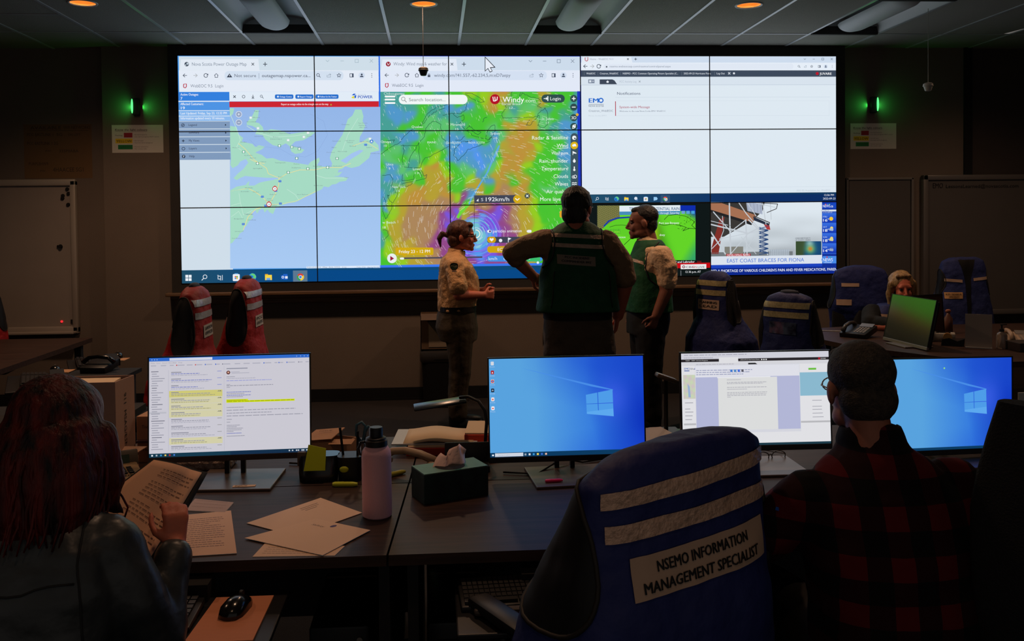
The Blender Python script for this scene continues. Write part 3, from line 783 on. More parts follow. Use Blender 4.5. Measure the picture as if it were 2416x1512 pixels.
names = 'Tignish Alberton Bloomfield Summerside Kensington Charlottetown Montague Souris Shediac Moncton Sackville Amherst Springhill Oxford Tatamagouche Pictou Stellarton Antigonish Cheticamp Inverness Baddeck Sydney Louisbourg Truro Kentville Windsor Wolfville Chester Lunenburg Bridgewater Liverpool Canso Sherbrooke Enfield Halifax Mabou'.split()
locs = [(980, 672), (970, 738), (920, 785), (1000, 942), (1100, 902), (1280, 912), (1420, 1058), (1548, 942), (835, 1005), (750, 1065), (885, 1150), (935, 1178), (985, 1292), (1045, 1220), (1230, 1230), (1405, 1245), (1400, 1285), (1630, 1268), (1935, 815), (1840, 995), (2015, 1050), (2190, 1065), (2255, 1130), (1230, 1385), (850, 1545), (965, 1550), (890, 1505), (895, 1792), (920, 1852), (785, 1840), (785, 1975), (1945, 1392), (1640, 1480), (1150, 1577), (1160, 1695), (1810, 1065)]
for s_, (x, y) in zip(names, locs):
    p = zA([(x, y)])[0]; wd = len(s_)*2.1; W.text(p[0]-wd/2, p[1]+1.3, wd, 2.6, s_, (110, 128, 135), 6)
for s_, x, y in (('Prince', 1180, 950), ('Edward Island', 1185, 972), ('Cape Breton', 1980, 990), ('Island', 1985, 1010), ('Cape Breton', 2120, 800), ('Highlands', 2120, 825), ('Nat. Park', 2130, 848), ('North Sydney', 2150, 1000), ('Port Hawkesbury', 1830, 1268), ('Sheet Harbour', 1470, 1577), ('Mahone Bay', 890, 1790), ('Port Hood', 1775, 1118), ('Whycocomagh', 1900, 1108), ('Lower', 1110, 1622), ('Sackville', 1110, 1642), ('Port Mouton', 760, 2050)):
    p = zA([(x, y)])[0]; wd = len(s_)*2; W.text(p[0]-wd/2, p[1]+1.3, wd, 2.5, s_, (115, 132, 140), 6)
for x, y in ((990, 855), (912, 742), (1485, 950), (1530, 905), (1315, 985), (1355, 1060), (1220, 1047), (1435, 1080), (835, 1112), (1407, 1183), (983, 1238), (1315, 1337), (1843, 1185), (1740, 1283), (1527, 1297), (2200, 972)):
    p = zA([(x, y)])[0]; W.rect(p[0]-3.6, p[1]-3, p[0]+3.6, p[1]+3, (90, 160, 130) if y > 1000 else (190, 215, 215), 6); W.disc(p[0], p[1], 2.4, (240, 246, 248), 7, 12)
p = zA([(2217, 1000)])[0]; W.disc(*p, 4.4, (70, 130, 215), 7); W.poly([(p[0]-2.5, p[1]+2), (p[0], p[1]-3), (p[0]+2.5, p[1]+2)], (240, 246, 250), 8)
for x, y in ((1225, 1433), (1035, 1602), (1230, 1677), (830, 1898), (1070, 1700), (1180, 1538), (2153, 1037)):
    p = zA([(x, y)])[0]; W.rrect(p[0]-3.6, p[1]-2.6, p[0]+3.6, p[1]+2.6, 1.5, (95, 140, 215), 6)
for x, y, s_ in ((1170, 1515, '3'), (1106, 1685, '4')):
    p = zA([(x, y)])[0]; W.disc(p[0], p[1], 6, (200, 50, 50), 7); W.poly([(p[0]-5, p[1]-4), (p[0], p[1]-7.5), (p[0]+5, p[1]-4)], (200, 50, 50), 7); W.disc(p[0], p[1], 4.4, (240, 245, 248), 8); W.text(p[0]-1.2, p[1]+2, 2.4, 4, s_, (60, 60, 70), 9, 0.03)
for y, s_ in ((705, '+'), (793, '-')):
    p = zA([(784, y)])[0]; W.disc(*p, 7.4, (225, 232, 242), 6); W.disc(*p, 6.2, (150, 165, 195), 7); plus(*p, 2.3, (225, 232, 242), 8) if s_ == '+' else W.line([(p[0]-2.3, p[1]), (p[0]+2.3, p[1])], 1.4, (225, 232, 242), 8)
W.rect(725, 627, 895, 631.5, (222, 234, 250), 5)
for x, w_, s_ in ((727, 32, 'Keyboard shortcuts'), (763, 40, 'Map data 2022'), (808, 10, '20 km'), (842, 21, 'Terms of Use'), (868, 27, 'Report a map error')): W.text(x, 630, w_, 2.6, s_, (70, 80, 100), 6)
W.line(zA([(1550, 700), (1700, 780), (1740, 930), (1640, 1100), (1500, 1170), (1350, 1150), (1230, 1080), (1100, 1060), (980, 1060), (900, 980)]), .5, (135, 165, 215), 4)

# --- taskbar along the bottom of the two left windows
W.rect(427, 635.5, 1670, 670, (14, 72, 118), 2)
def tb(X, Y):
    t = np.clip((X-430)/300, 0, 1)[..., None]; return np.array((34, 78, 102.))*(1-t)+np.array((8, 72, 135.))*t
W.field(432, 635.5, 1368, 670, 10, 1, tb, 3)
def winlogo(x, y, r, c=(235, 242, 248), l=5):
    for a in (0, 1):
        for b_ in (0, 1): W.rect(x-r+a*(r+.6), y-r+b_*(r+.6), x-.6+a*(r+.6), y-.6+b_*(r+.6), c, l)
def taskicons(x, y, d, s, order):
    for k, o_ in enumerate(order):
        cx_ = x+k*d
        if o_ == 'win': winlogo(cx_, y, 7*s)
        if o_ == 'find': W.ring(cx_+1.5*s, y-2*s, 4.4*s, 1.4*s, (225, 232, 240), 5); W.line([(cx_-1.5*s, y+1.5*s), (cx_-6*s, y+6*s)], 1.6*s, (225, 232, 240), 5)
        if o_ == 'task':
            W.rect(cx_-5*s, y-4*s, cx_+2.5*s, y+4*s, (225, 232, 240), 5); W.rect(cx_-3.6*s, y-2.6*s, cx_+1.1*s, y+2.6*s, (30, 76, 105), 6); W.rect(cx_+5*s, y-6*s, cx_+6.2*s, y+6*s, (225, 232, 240), 5); W.rect(cx_-6*s, y-6*s, cx_-3*s, y-5*s, (225, 232, 240), 5); W.rect(cx_, y+5*s, cx_+3.5*s, y+6*s, (225, 232, 240), 5)
        if o_ == 'store': W.rrect(cx_-8*s, y-7*s, cx_+8*s, y+9*s, 2*s, (236, 240, 246), 5); W.rect(cx_-4*s, y-9*s, cx_+4*s, y-7*s, (90, 160, 220), 5); [W.rect(cx_-3.6*s+a*3.8*s, y-2.6*s+b_*3.8*s, cx_-.2*s+a*3.8*s, y+.8*s+b_*3.8*s, cc, 6) for a, b_, cc in ((0, 0, (225, 80, 50)), (1, 0, (110, 180, 40)), (0, 1, (50, 140, 220)), (1, 1, (240, 180, 40)))]
        if o_ == 'edge': W.disc(cx_, y, 9*s, (45, 130, 210), 5, 22); W.poly([(cx_-1*s, y-8.9*s), (cx_+5*s, y-7.3*s), (cx_+9*s, y-1*s), (cx_+7*s, y+3*s), (cx_+1*s, y+2.5*s), (cx_+3*s, y-2*s), (cx_-2*s, y-5*s), (cx_-7*s, y-3*s)], (100, 205, 120), 6); W.poly([(cx_, y-1*s), (cx_-2*s, y+3*s), (cx_+2*s, y+7*s), (cx_-2*s, y+7*s), (cx_-5*s, y+3*s), (cx_-4*s, y-2*s)], (20, 70, 150), 6)
        if o_ == 'files': W.rect(cx_-8*s, y-7*s, cx_-1*s, y-4*s, (225, 170, 40), 5); W.rect(cx_-8*s, y-5*s, cx_+8*s, y+7*s, (246, 212, 70), 5); W.rect(cx_-4.5*s, y+2*s, cx_+4.5*s, y+7*s, (110, 160, 225), 6)
        if o_ == 'mail': W.rect(cx_-3*s, y-7*s, cx_+7*s, y+6*s, (35, 100, 200), 5); W.rect(cx_-8*s, y-4.5*s, cx_+1*s, y+5.5*s, (25, 90, 190), 6); W.ring(cx_-3.6*s, y+.3*s, 2.3*s, 1.3*s, (240, 245, 250), 7); W.rect(cx_+1.5*s, y-2*s, cx_+7.5*s, y+3.5*s, (225, 232, 245), 7)
        if o_ in ('chrome', 'chromep'):
            W.rect(cx_-17.5*s if o_ == 'chrome' else cx_-11, y-15*s if o_ == 'chrome' else y-9, cx_+16*s if o_ == 'chrome' else cx_+11, y+15*s if o_ == 'chrome' else y+9, (92, 120, 145), 4)
            W.rect(cx_-17.5*s if o_ == 'chrome' else cx_-11, y+13.5*s if o_ == 'chrome' else y+8, cx_+16*s if o_ == 'chrome' else cx_+11, y+15*s if o_ == 'chrome' else y+9, (190, 210, 235), 5)
            for a0, cc in ((210, (215, 70, 55)), (-30, (238, 200, 60)), (90, (60, 160, 85))):
                W.poly([(cx_, y)]+[(cx_+8.4*s*math.cos(R(a0+q*12)), y+8.4*s*math.sin(R(a0+q*12))) for q in range(11)], cc, 5)
            W.disc(cx_, y, 4.2*s, (235, 240, 248), 6); W.disc(cx_, y, 3.2*s, (70, 130, 220), 7)
            if o_ == 'chromep': W.disc(cx_+3.5*s, y+3.5*s, 4.6*s, (236, 238, 242), 8); W.disc(cx_+3.5*s, y+2.2*s, 1.5*s, (60, 70, 90), 9); W.rect(cx_+1.5*s, y+4.4*s, cx_+5.6*s, y+6*s, (60, 70, 90), 9)
        if o_ == 'blob': W.disc(cx_-1*s, y-2*s, 6*s, (215, 225, 238), 5); W.rect(cx_-1*s, y+2*s, cx_+7*s, y+6*s, (90, 130, 190), 5)
        if o_ == 'flag': W.poly([(cx_-7*s, y-7*s), (cx_+4*s, y-7*s), (cx_+8*s, y-2*s), (cx_+6*s, y+4*s), (cx_-7*s, y+7*s)], (150, 200, 240), 5)
taskicons(452, 653, 0, 1, ['win']); taskicons(488.5, 652.5, 35.7, 1, ['find', 'task']); taskicons(562, 651.5, 37.2, 1, ['store', 'edge', 'files', 'mail', 'chrome'])

# --- middle: browser with the wind map
W.rect(898.5, 133, 1366, 630, (40, 70, 215), 1)
W.rect(897, 138, 1364.5, 171, (205, 220, 236), 2); W.rect(897.5, 170, 1364.5, 220, (226, 233, 247), 2)
W.poly([(899, 171), (903, 145), (1076, 144), (1079, 171)], (226, 234, 246), 3); W.rrect(998, 172, 1286, 193, 9, (212, 224, 242), 3)
W.disc(916.5, 155.8, 5.6, (150, 25, 45), 4); W.line([(914.5, 153), (915.5, 158), (918, 157.5), (919.5, 153)], 1.2, (240, 235, 238), 5)
W.text(928.5, 159, 126, 8, 'Windy: Wind map & weather for', (132, 143, 160), 4); cross(1066, 156, 2.8, (50, 60, 72), 4); plus(1093.5, 156, 4.5, (50, 60, 72), 4)
winbtns([1248, 1281, 1314, 1346.5], 149, 3.8, (110, 125, 145))
navbar(913, 181.5, 23.5, (75, 85, 102))
W.rect(1009, 181, 1015, 186, (80, 88, 104), 4); W.ring(1012, 180.5, 2, 1.1, (80, 88, 104), 4)
W.text(1024, 185.5, 181, 8.2, 'windy.com/?41.557,-62.234,5,m:eD7aepy', (100, 110, 128), 4)
addr_icons((None, 1250, 1273, 1302, 1325, 1347.5), 182, (75, 85, 105))
webeoc(913, 205); W.text(925, 208.5, 74, 7.5, 'WebEOC 9.5  Login', (120, 130, 148), 4)
T_, G_, H_, B_, Y_, O_, P_, M_, V_, L_, C_, Q_ = (72, 160, 150), (72, 195, 50), (95, 195, 110), (82, 152, 205), (150, 205, 35), (182, 160, 52), (172, 134, 92), (146, 72, 136), (120, 85, 225), (85, 150, 240), (120, 200, 210), (190, 145, 60)
PALK = dict(T=T_, G=G_, H=H_, B=B_, Y=Y_, O=O_, P=P_, M=M_, V=V_, L=L_, C=C_, Q=Q_)
ctl = []
for zz, y, row in ((0, 490, '60T 250T 400G 600G 750T 900G 1050Y 1200Y 1330Q 1430Q 1550G 1750G 1850O 1950G 2100G 2230T'), (0, 560, '60T 250T 450T 620G 750H 950G 1120G 1230Y 1330Q 1420O 1560H 1700G 1850O 1900G 2050G 2230T'),
                   (0, 640, '60T 250B 400T 520G 650T 830B 960B 1060B 1180G 1300Q 1380Y 1500T 1700H 1900T 2050G 2230B'), (0, 740, '60T 240B 380B 520G 650H 760T 900T 1000G 1120G 1200G 1350G 1500H 1700Y 1850H 1950G 2100T 2230B'),
                   (0, 840, '60T 200T 350G 480G 650H 800H 950T 1080G 1200G 1330H 1400G 1480O 1600Q 1700O 1850H 1950T 2100B 2230B'), (0, 960, '60T 200T 300B 420B 520H 650G 780H 880B 980B 1100G 1200G 1300B 1390H 1480Q 1650Q 1780O 1880G 2000H 2120B 2230T'),
                   (0, 1070, '60T 150G 250H 380T 500G 620G 740H 850B 950L 1080L 1180B 1300B 1380H 1430O 1550Q 1680Q 1780Y 1880G 2000G 2150B'), (0, 1180, '60H 180H 320G 450H 560G 660Y 760G 860B 950B 1050B 1150L 1250B 1350G 1440Q 1600Q 1720O 1820G 1950G 2100B'),
                   (0, 1280, '60G 180B 320H 430T 540Y 620O 700Q 780Y 860G 980H 1090B 1180L 1280H 1360Y 1450Q 1580Q 1700Y 1780G 1900G 2100T'), (0, 1370, '60H 280B 420H 520G 600O 700O 800Y 900G 1050H 1150B 1240T 1330O 1440Q 1560O 1700G 1850G 2000G 2100T'),
                   (1, 120, '60T 180B 300T 420G 520G 600O 720Q 830O 900G 1000G 1080Y 1160O 1260B 1350O 1430Q 1480G 1540G 1640O 1760G 1900G 2100T'), (1, 210, '60T 180T 280Y 400O 550Q 700O 820Q 880G 960G 1080O 1150O 1250G 1330Q 1430P 1550O 1650Q 1760G 1900H 2100T'),
                   (1, 300, '60B 150T 230Y 350O 500Q 650O 800Q 900Y 980M 1060B 1130O 1230Q 1330P 1430P 1540P 1650O 1760G 1880G 2100G'), (1, 380, '60T 140B 210Y 320O 450Q 550P 700P 820P 900M 960M 1050G 1130O 1220P 1320M 1430P 1520P 1640O 1740Y 1850G 2050G'),
                   (1, 450, '60G 150B 200Y 300O 430P 550P 700P 800P 860M 920V 990Y 1060O 1150M 1250M 1350V 1430M 1520P 1640O 1760Y 1860G 2050G'), (1, 520, '60G 130G 190Y 280O 400P 550P 680P 780M 850V 900M 980O 1080M 1180L 1280V 1380V 1450M 1540P 1650O 1770Y 1850G 2050G'),
                   (1, 620, '60G 150Y 250O 380P 500P 620P 740M 800V 900V 1000L 1080C 1150C 1220V 1330V 1420M 1520P 1640O 1780Y 1950G'), (1, 720, '60B 150G 220O 350P 500P 620P 720M 800M 900V 1000L 1080C 1180C 1270L 1350V 1420M 1520M 1640O 1780Y 1950G'),
                   (1, 830, '60T 150Y 280O 400O 540P 680M 800M 900V 1050L 1150C 1230L 1330V 1440M 1560P 1700O 1900G'), (1, 930, '60G 180Y 350O 500O 640P 780M 900V 1030V 1150L 1270V 1380M 1500M 1620P 1780O'),
                   (1, 1030, '60G 150G 300Y 450O 600O 750P 900M 1050M 1150V 1250M 1400M 1550O 1700O 1850G')):
    for tok in row.split():
        x = float(tok[:-1]); p = (zD if zz else zC)([(x, y)])[0]; ctl.append((p[0], p[1], *PALK[tok[-1]]))
ctl = np.array(ctl)
def wind_field(X, Y):
    out = np.zeros(X.shape+(3,)); sw = np.zeros(X.shape)
    nx = X+5*np.sin(Y/9.0+X/31)+3*np.sin(X/7.0+2); ny = Y+5*np.sin(X/11.0+1)+3*np.sin(Y/6.0+X/17)
    for x, y, *c in ctl:
        d2 = (nx-x)**2+(ny-y)**2+45; k = 1.0/d2**2.3
        out += k[..., None]*np.array(c); sw += k
    return out/sw[..., None]
W.field(898, 220, 1364, 626, 150, 132, wind_field, 2)
W.rect(897, 624.5, 1366, 630, (60, 120, 240), 3); W.rect(1357, 219, 1366, 630, (30, 55, 190), 3)
# track of calm air
W.line(zD([(1370, -250), (1330, -170), (1250, 30), (1150, 190), (1080, 300), (1045, 390)]), 3.4, (95, 170, 225), 4)
W.line(zD([(1045, 385), (960, 470), (925, 530)]), 7, (110, 215, 60), 4)
W.line(zC([(1370, 1050), (1340, 1150), (1290, 1220), (1220, 1394)]), 3.2, (95, 170, 225), 4)
for r_, c_, a0, a1 in ((9, (240, 240, 225), -90, 90), (14, (170, 210, 230), -120, 130), (20, (110, 190, 215), -110, 140), (26, (120, 150, 240), -120, 150), (33, (95, 185, 215), -100, 150), (41, (140, 110, 230), -120, 150), (48, (100, 160, 235), -80, 130), (56, (150, 100, 225), -90, 120)):
    W.ring(1121, 552, r_, 2.2, c_, 4, 26, a0, a1)
co = (28, 70, 60)
coast = [zC(q) for q in (
    [(90, 1140), (200, 1060), (300, 1010), (330, 950), (430, 870), (520, 820), (560, 760), (600, 700), (660, 650), (740, 620), (830, 600)], [(520, 830), (560, 800), (620, 720), (700, 670), (790, 640)],
    [(760, 720), (860, 700), (960, 700), (1010, 660), (1020, 610), (1000, 600)], [(870, 700), (920, 745), (990, 710), (995, 760), (940, 810)], [(1000, 480), (1060, 480), (1150, 520), (1215, 575), (1170, 580), (1080, 540), (1010, 490)],
    [(970, 830), (1010, 880), (1080, 930), (1160, 965), (1230, 970), (1250, 990), (1270, 960), (1330, 960)], [(1230, 960), (1240, 900), (1290, 830), (1320, 820), (1330, 880), (1300, 940), (1260, 990)], [(1020, 870), (1050, 830), (1080, 860), (1130, 890), (1180, 900), (1140, 930), (1080, 890), (1030, 875)],
    [(970, 1000), (930, 1050), (890, 1090), (880, 1150), (930, 1210), (980, 1160), (1040, 1090), (1120, 1060), (1200, 1030), (1270, 1000)], [(980, 1000), (1080, 1000), (1010, 1010)], [(900, 990), (960, 990), (1000, 945)],
    [(830, 1060), (780, 1080), (740, 1110), (680, 1130), (620, 1170), (570, 1180), (535, 1230), (520, 1290), (500, 1330), (530, 1350), (530, 1394)],
    [(1450, 640), (1400, 700), (1410, 750), (1500, 750), (1640, 745), (1730, 740), (1800, 720), (1810, 780), (1790, 830), (1850, 860), (1890, 820), (1900, 720), (1870, 650), (1870, 640), (1800, 690), (1780, 740), (1700, 830), (1660, 825), (1700, 770)], [(1510, 460), (1490, 540), (1440, 620), (1450, 640)], [(1600, 470), (1590, 530), (1620, 480), (1700, 520), (1800, 540), (1830, 580), (1780, 620), (1830, 640)],
    [(330, 1040), (340, 1100), (320, 1200), (330, 1280), (520, 1290)], [(510, 1240), (500, 1020), (560, 950), (580, 860), (650, 780), (700, 790), (740, 820), (750, 960), (800, 1000)], [(300, 1045), (480, 1045)], [(390, 1280), (400, 1180), (460, 1090), (510, 1010)], [(1195, 790), (1210, 750), (1240, 740)], [(150, 1000), (240, 980), (220, 1010)])]
coast += [zD(q) for q in ([(520, 0), (560, 80), (590, 60), (580, 100), (510, 120), (430, 140), (330, 160), (290, 200), (380, 190), (440, 150)], [(290, 200), (270, 260), (240, 340), (210, 375), (170, 330), (160, 290), (190, 290)], [(210, 380), (200, 440), (160, 520), (140, 550), (110, 470), (105, 420)], [(110, 660), (160, 670), (170, 720), (130, 760), (105, 780)], [(320, 60), (320, 130), (450, 115), (450, 60)], [(100, 70), (190, 65), (220, 110), (200, 180), (250, 260)], [(150, 400), (130, 330), (110, 300)])]
rn = random.Random(3)
for q in coast:
    jit = []
    for a, b_ in zip(q, q[1:]):
        for k in range(5): jit.append((a[0]+(b_[0]-a[0])*k/5+rn.uniform(-1.1, 1.1), a[1]+(b_[1]-a[1])*k/5+rn.uniform(-1.1, 1.1)))
    jit.append(q[-1]); W.line(jit, 0.9, co, 4)
for _ in range(900):
    x, y = rn.uniform(902, 1352), rn.uniform(222, 622); dx, dy = x-1121, y-552; d = math.hypot(dx, dy)
    if d < 16: continue
    tx, ty = dy/d, -dx/d
    if y < 420 and x < 1180: tx, ty = 0.45, 0.9
    else: tx, ty = tx*.95-dx/d*.25, ty*.95-dy/d*.25
    ll = rn.uniform(5, 16)*(0.6 if y < 400 and x < 1150 else 1); v_ = tuple(int(225*.75+a*.25) for a in (220, 225, 200))
    c0 = wind_field(np.array([[x]]), np.array([[y]]))[0, 0]; al = rn.uniform(.35, .75); v_ = tuple(c0*(1-al)+np.array((235, 235, 235))*al)
    W.line([(x, y), (x+tx*ll*.5, y+ty*ll*.5), (x+tx*ll+dy/d*.8, y+ty*ll)], 0.9, v_, 5)
for s_, x, y, w_, h_ in (('Chibougamau', 906, 227, 48, 6), ('Quebec', 971, 304, 27, 6), ('10', 980, 315, 6, 5), ('Miramichi', 1063, 299, 33, 6), ('15', 1074, 309, 7, 5), ('Ottawa', 899, 339, 24, 6), ('10', 906, 348, 7, 5.5), ('Saint John', 1053, 341, 34, 6), ('14', 1066, 351, 7, 5.5),
                        ('Sydney', 1155, 320, 23, 6.5), ('15', 1163, 330, 8, 5), ('St. Johns', 1274, 286, 28, 6), ('17', 1284, 295, 7, 5), ('Corner Brook', 1181, 251, 44, 5.5), ('17', 1199, 260, 8, 5), ('Utica', 911, 392, 17, 6), ('9', 917, 402, 4, 6), ('Lowell', 974, 403, 20, 6), ('13', 979, 412, 8, 5), ('New York', 925, 445, 32, 6), ('15', 936, 454, 7, 5),
                        ('D.C.', 905, 484, 11, 6), ('w Beach', 902, 528, 31, 6), ('18', 903, 539, 7, 5), ('MAINE', 1008, 340, 20, 5), ('NOVA SCOTIA', 1104, 341, 38, 5)):
    W.text(x, y, w_, h_, s_, (215, 235, 225), 6)
for q in (231, 238, 246): W.rrect(908, q-2, 933, q+2, 1.9, (245, 248, 248), 6)
W.rrect(941, 227, 1102, 249, 10.8, (240, 246, 246), 6); W.ring(951.5, 236.5, 4.2, 1.2, (130, 140, 140), 7); W.line([(955, 240), (959, 244)], 1.5, (130, 140, 140), 7)
W.text(965, 242, 86, 8.2, 'Search location...', (125, 140, 142), 7)
W.disc(1165.5, 237.5, 11.6, (180, 20, 40), 6, 24); W.line([(1160.5, 232), (1162, 241.5), (1166, 241.5)], 2, (250, 240, 240), 7); W.line([(1165, 232), (1166, 241), (1170, 239), (1171, 232)], 2, (250, 240, 240), 7)
W.text(1183, 244.5, 50, 13.5, 'Windy', (248, 250, 248), 7, 0.01); W.text(1234, 244.5, 25, 9, '.com', (225, 240, 228), 7)
def pill(x0, y0, x1, y1, c, l=6): W.rrect(x0, y0, x1, y1, min((y1-y0)/2-.1, (x1-x0)/2-.1), c, l)
slate = (48, 78, 78)
pill(1273.5, 226.5, 1328, 245.5, slate); W.text(1294, 240, 24.5, 8.2, 'Login', (240, 246, 246), 7); W.line([(1279, 236), (1285, 236)], 1.6, (240, 246, 246), 7); W.poly([(1284, 232.5), (1288, 236), (1284, 239.5)], (240, 246, 246), 7); W.rect(1287, 230.5, 1289.5, 241.5, (240, 246, 246), 7)
for y in (236, 256, 280.5, 301): W.disc(1349, y, 8.4, slate, 6, 20)
plus(1349, 236, 4, (240, 246, 246), 7, 2); W.line([(1345, 256), (1353, 256)], 2, (240, 246, 246), 7); W.text(1343.3, 284, 11.5, 7, '3D', (240, 246, 246), 7, 0.02); W.disc(1357, 273.5, 3.4, (225, 175, 50), 8, 10)
W.disc(1349.5, 301, 2.6, (240, 246, 246), 7); W.line([(1346, 305), (1346.5, 299), (1350, 297), (1353.5, 296.5)], 1.3, (240, 246, 246), 7); W.line([(1353, 297.5), (1352.7, 303), (1349, 305.4), (1345.7, 306)], 1.3, (240, 246, 246), 7)
pill(1341.5, 316.5, 1359, 480, (62, 84, 96)); W.disc(1350, 345.5, 8.8, (222, 178, 22), 7, 22)
for y, f in ((327.5, 'd'), (345.5, 'w'), (363, 'f'), (381.5, 'r'), (400, 't'), (418.5, 'c'), (435.5, 'v')):
    wc = (242, 246, 248)
    if f == 'd': W.disc(1350, y, 5, wc, 8); W.disc(1351.5, y+1.5, 2, (62, 84, 96), 9)
    if f == 'w': W.disc(1348, y, 2.8, wc, 8); W.disc(1351, y-1, 3, wc, 8); W.rect(1347, y+.4, 1355, y+2, wc, 8)
    if f == 'f': W.rect(1346, y-4, 1347.2, y+5, wc, 8); W.poly([(1347, y-4), (1355, y), (1355, y+2), (1347, y+1)], wc, 8)
    if f == 'r': W.poly([(1350, y-5.5), (1353.5, y+.5), (1352, y+3.8), (1350, y+4.6), (1348, y+3.8), (1346.5, y+.5)], wc, 8)
    if f == 't': W.rect(1348.8, y-5, 1351.2, y+3, wc, 8); W.disc(1350, y+3, 2.6, wc, 8)
    if f == 'c': W.ring(1347.5, y+1, 2.6, 1.2, wc, 8); W.ring(1352, y, 3.4, 1.2, wc, 8); W.line([(1346, y+3.7), (1354, y+3.7)], 1.2, wc, 8)
    if f == 'v':
        for q in (-2, 2): W.line([(1344.5, y+q+.6), (1347, y+q-1), (1350, y+q+.6), (1353, y+q-1), (1355.5, y+q+.3)], 1.5, wc, 8)
for s_, y, w_, h_ in (('Radar & Satellite', 331.5, 84, 8.8), ('Wind', 350, 26.5, 9), ('Wind gusts', 366.5, 39, 7), ('Rain, thunder', 386, 67, 8.8), ('Temperature', 404, 62.5, 8.8), ('Clouds', 422, 34, 8.8), ('Waves', 440, 31.5, 8.8), ('Air quality', 458, 51, 8.8), ('More layers', 476, 57, 8.8)):
    xe = 1335.5 if s_ != 'More layers' else 1327; W.text(xe-w_, y, w_, h_, s_, (238, 246, 240), 7)
W.rect(1309, 351.5, 1335.5, 352.6, (238, 246, 240), 7)
W.text(1118, 458, 20, 6, 'Wind', (232, 228, 220), 7); W.rect(1117, 462.5, 1213, 481, (66, 70, 86), 6); W.poly([(1122, 475.5), (1127, 470), (1127, 477)], (230, 232, 238), 7)
W.text(1133, 476, 5, 7.5, 'S', (205, 210, 222), 7); W.text(1144, 476.5, 54, 9.6, '192km/h', (242, 244, 248), 7, 0.005); W.disc(1217, 471.5, 9.6, (210, 170, 25), 7, 22); W.line([(1212.5, 470), (1217, 474), (1221.5, 470)], 2, (250, 248, 235), 8)
W.disc(1240, 464, 6.2, (58, 72, 62), 7, 18); cross(1240, 464, 2.6, (235, 240, 238), 8, 1.6)
W.line([(1117.5, 481), (1117.5, 548)], .8, (70, 40, 70), 7)
W.rrect(1315.5, 499, 1350, 514.5, 3, (225, 165, 40), 7); W.text(1321, 510, 20, 6.5, 'Sunday', (245, 240, 225), 8)
pill(1147, 543, 1157, 549.5, (235, 238, 245), 7); W.disc(1153.5, 546.2, 2.4, (90, 60, 140), 8); W.text(1161, 549, 66, 7, 'particles animation', (238, 236, 244), 7); pill(1239, 543, 1250, 549.5, (235, 238, 245), 7)
W.rrect(1147, 559, 1230, 573, 4, (62, 66, 84), 6); pill(1147, 558.5, 1167.5, 573, (205, 160, 20), 7)
W.poly([(1157.3, 570), (1152.5, 565), (1153, 562.5), (1155, 561.8), (1157.3, 563.6), (1159.6, 561.8), (1161.6, 562.5), (1162.1, 565)], (245, 245, 240), 8); W.disc(1178, 567.5, 4, (235, 238, 245), 8); W.rect(1195, 561, 1196.5, 572, (235, 238, 245), 8); W.poly([(1196.5, 561), (1203, 563), (1196.5, 567)], (235, 238, 245), 8)
W.rrect(1147, 580.5, 1235, 596, 7, (205, 165, 20), 6); W.text(1171, 592, 36, 7.4, 'ECMWF', (245, 242, 230), 7)
W.rrect(1147, 603, 1275, 616.5, 6, (70, 140, 225), 6); W.rect(1236, 603, 1270, 616.5, (60, 190, 110), 7); W.text(1150.5, 613, 19.5, 7.2, 'km/h', (225, 235, 248), 8); W.text(1185, 613, 5, 7, '0', (225, 235, 248), 8); W.text(1242, 612, 5, 7, '0', (225, 245, 235), 8); W.disc(1264.5, 619, 3, (235, 240, 240), 7, 12)
W.rrect(933, 583.5, 1022, 601, 3.5, (208, 170, 20), 6); W.poly([(948, 600.5), (959, 600.5), (953.5, 606)], (208, 170, 20), 6); W.text(941, 596.5, 73, 7.6, 'Friday 23 - 12 PM', (248, 246, 235), 7, 0.01)
W.disc(924.5, 608.5, 11.3, (232, 238, 240), 6, 24); W.poly([(920.5, 603), (929.5, 608.8), (920.5, 614.5)], (155, 30, 55), 7); W.line([(944, 608.5), (1135, 606)], 3.6, (75, 72, 88), 6); pill(943, 606.5, 953, 611.5, (235, 240, 240), 7)
W.poly([(1142, 138), (1142, 173.5), (1149, 167), (1153.5, 175.5), (1160, 172.5), (1156, 165), (1167, 164)], (20, 22, 30), 7)
W.poly([(1143.4, 141.5), (1143.4, 170.5), (1149.3, 164.8), (1154, 173.6), (1158.3, 171.6), (1153.6, 163.5), (1163.5, 162.6)], (232, 238, 248), 8)

# --- right: notifications page
W.rect(1366, 136, 1964, 461, (222, 233, 242), 1); W.rect(1366, 136, 1964, 153.5, (206, 220, 238), 2); W.rect(1366, 152, 1964, 171, (230, 238, 248), 2)
W.poly([(1368, 152.5), (1370, 139), (1483, 139), (1486, 152.5)], (228, 236, 246), 3); webeoc(1379, 144.3)
W.text(1387, 146.5, 54, 4.8, 'Home - WebEOC 9.11', (150, 160, 175), 4); cross(1475.5, 144.3, 1.9, (50, 60, 72), 4, 1.1); plus(1493.5, 144.3, 2.8, (40, 50, 62), 4, 1.2)
winbtns([1889, 1910, 1931, 1952], 144.3, 2.3, (120, 135, 150)); navbar(1376.5, 161, 15.5, (70, 80, 96), False)
W.rrect(1419, 155, 1862, 167.5, 5, (224, 232, 244), 3); W.rect(1424, 160.5, 1427.5, 164, (90, 98, 110), 4); W.text(1433, 163.5, 143, 5, 'nsemo.webeocasp.com/nsemo/controlpanel.aspx', (135, 145, 162), 4)
addr_icons((1875.5, 1890, 1905, 1923, 1938, 1953), 161.5, (80, 90, 108), 0.62)
W.rect(1366, 170.5, 1964, 185.5, (62, 74, 92), 3)
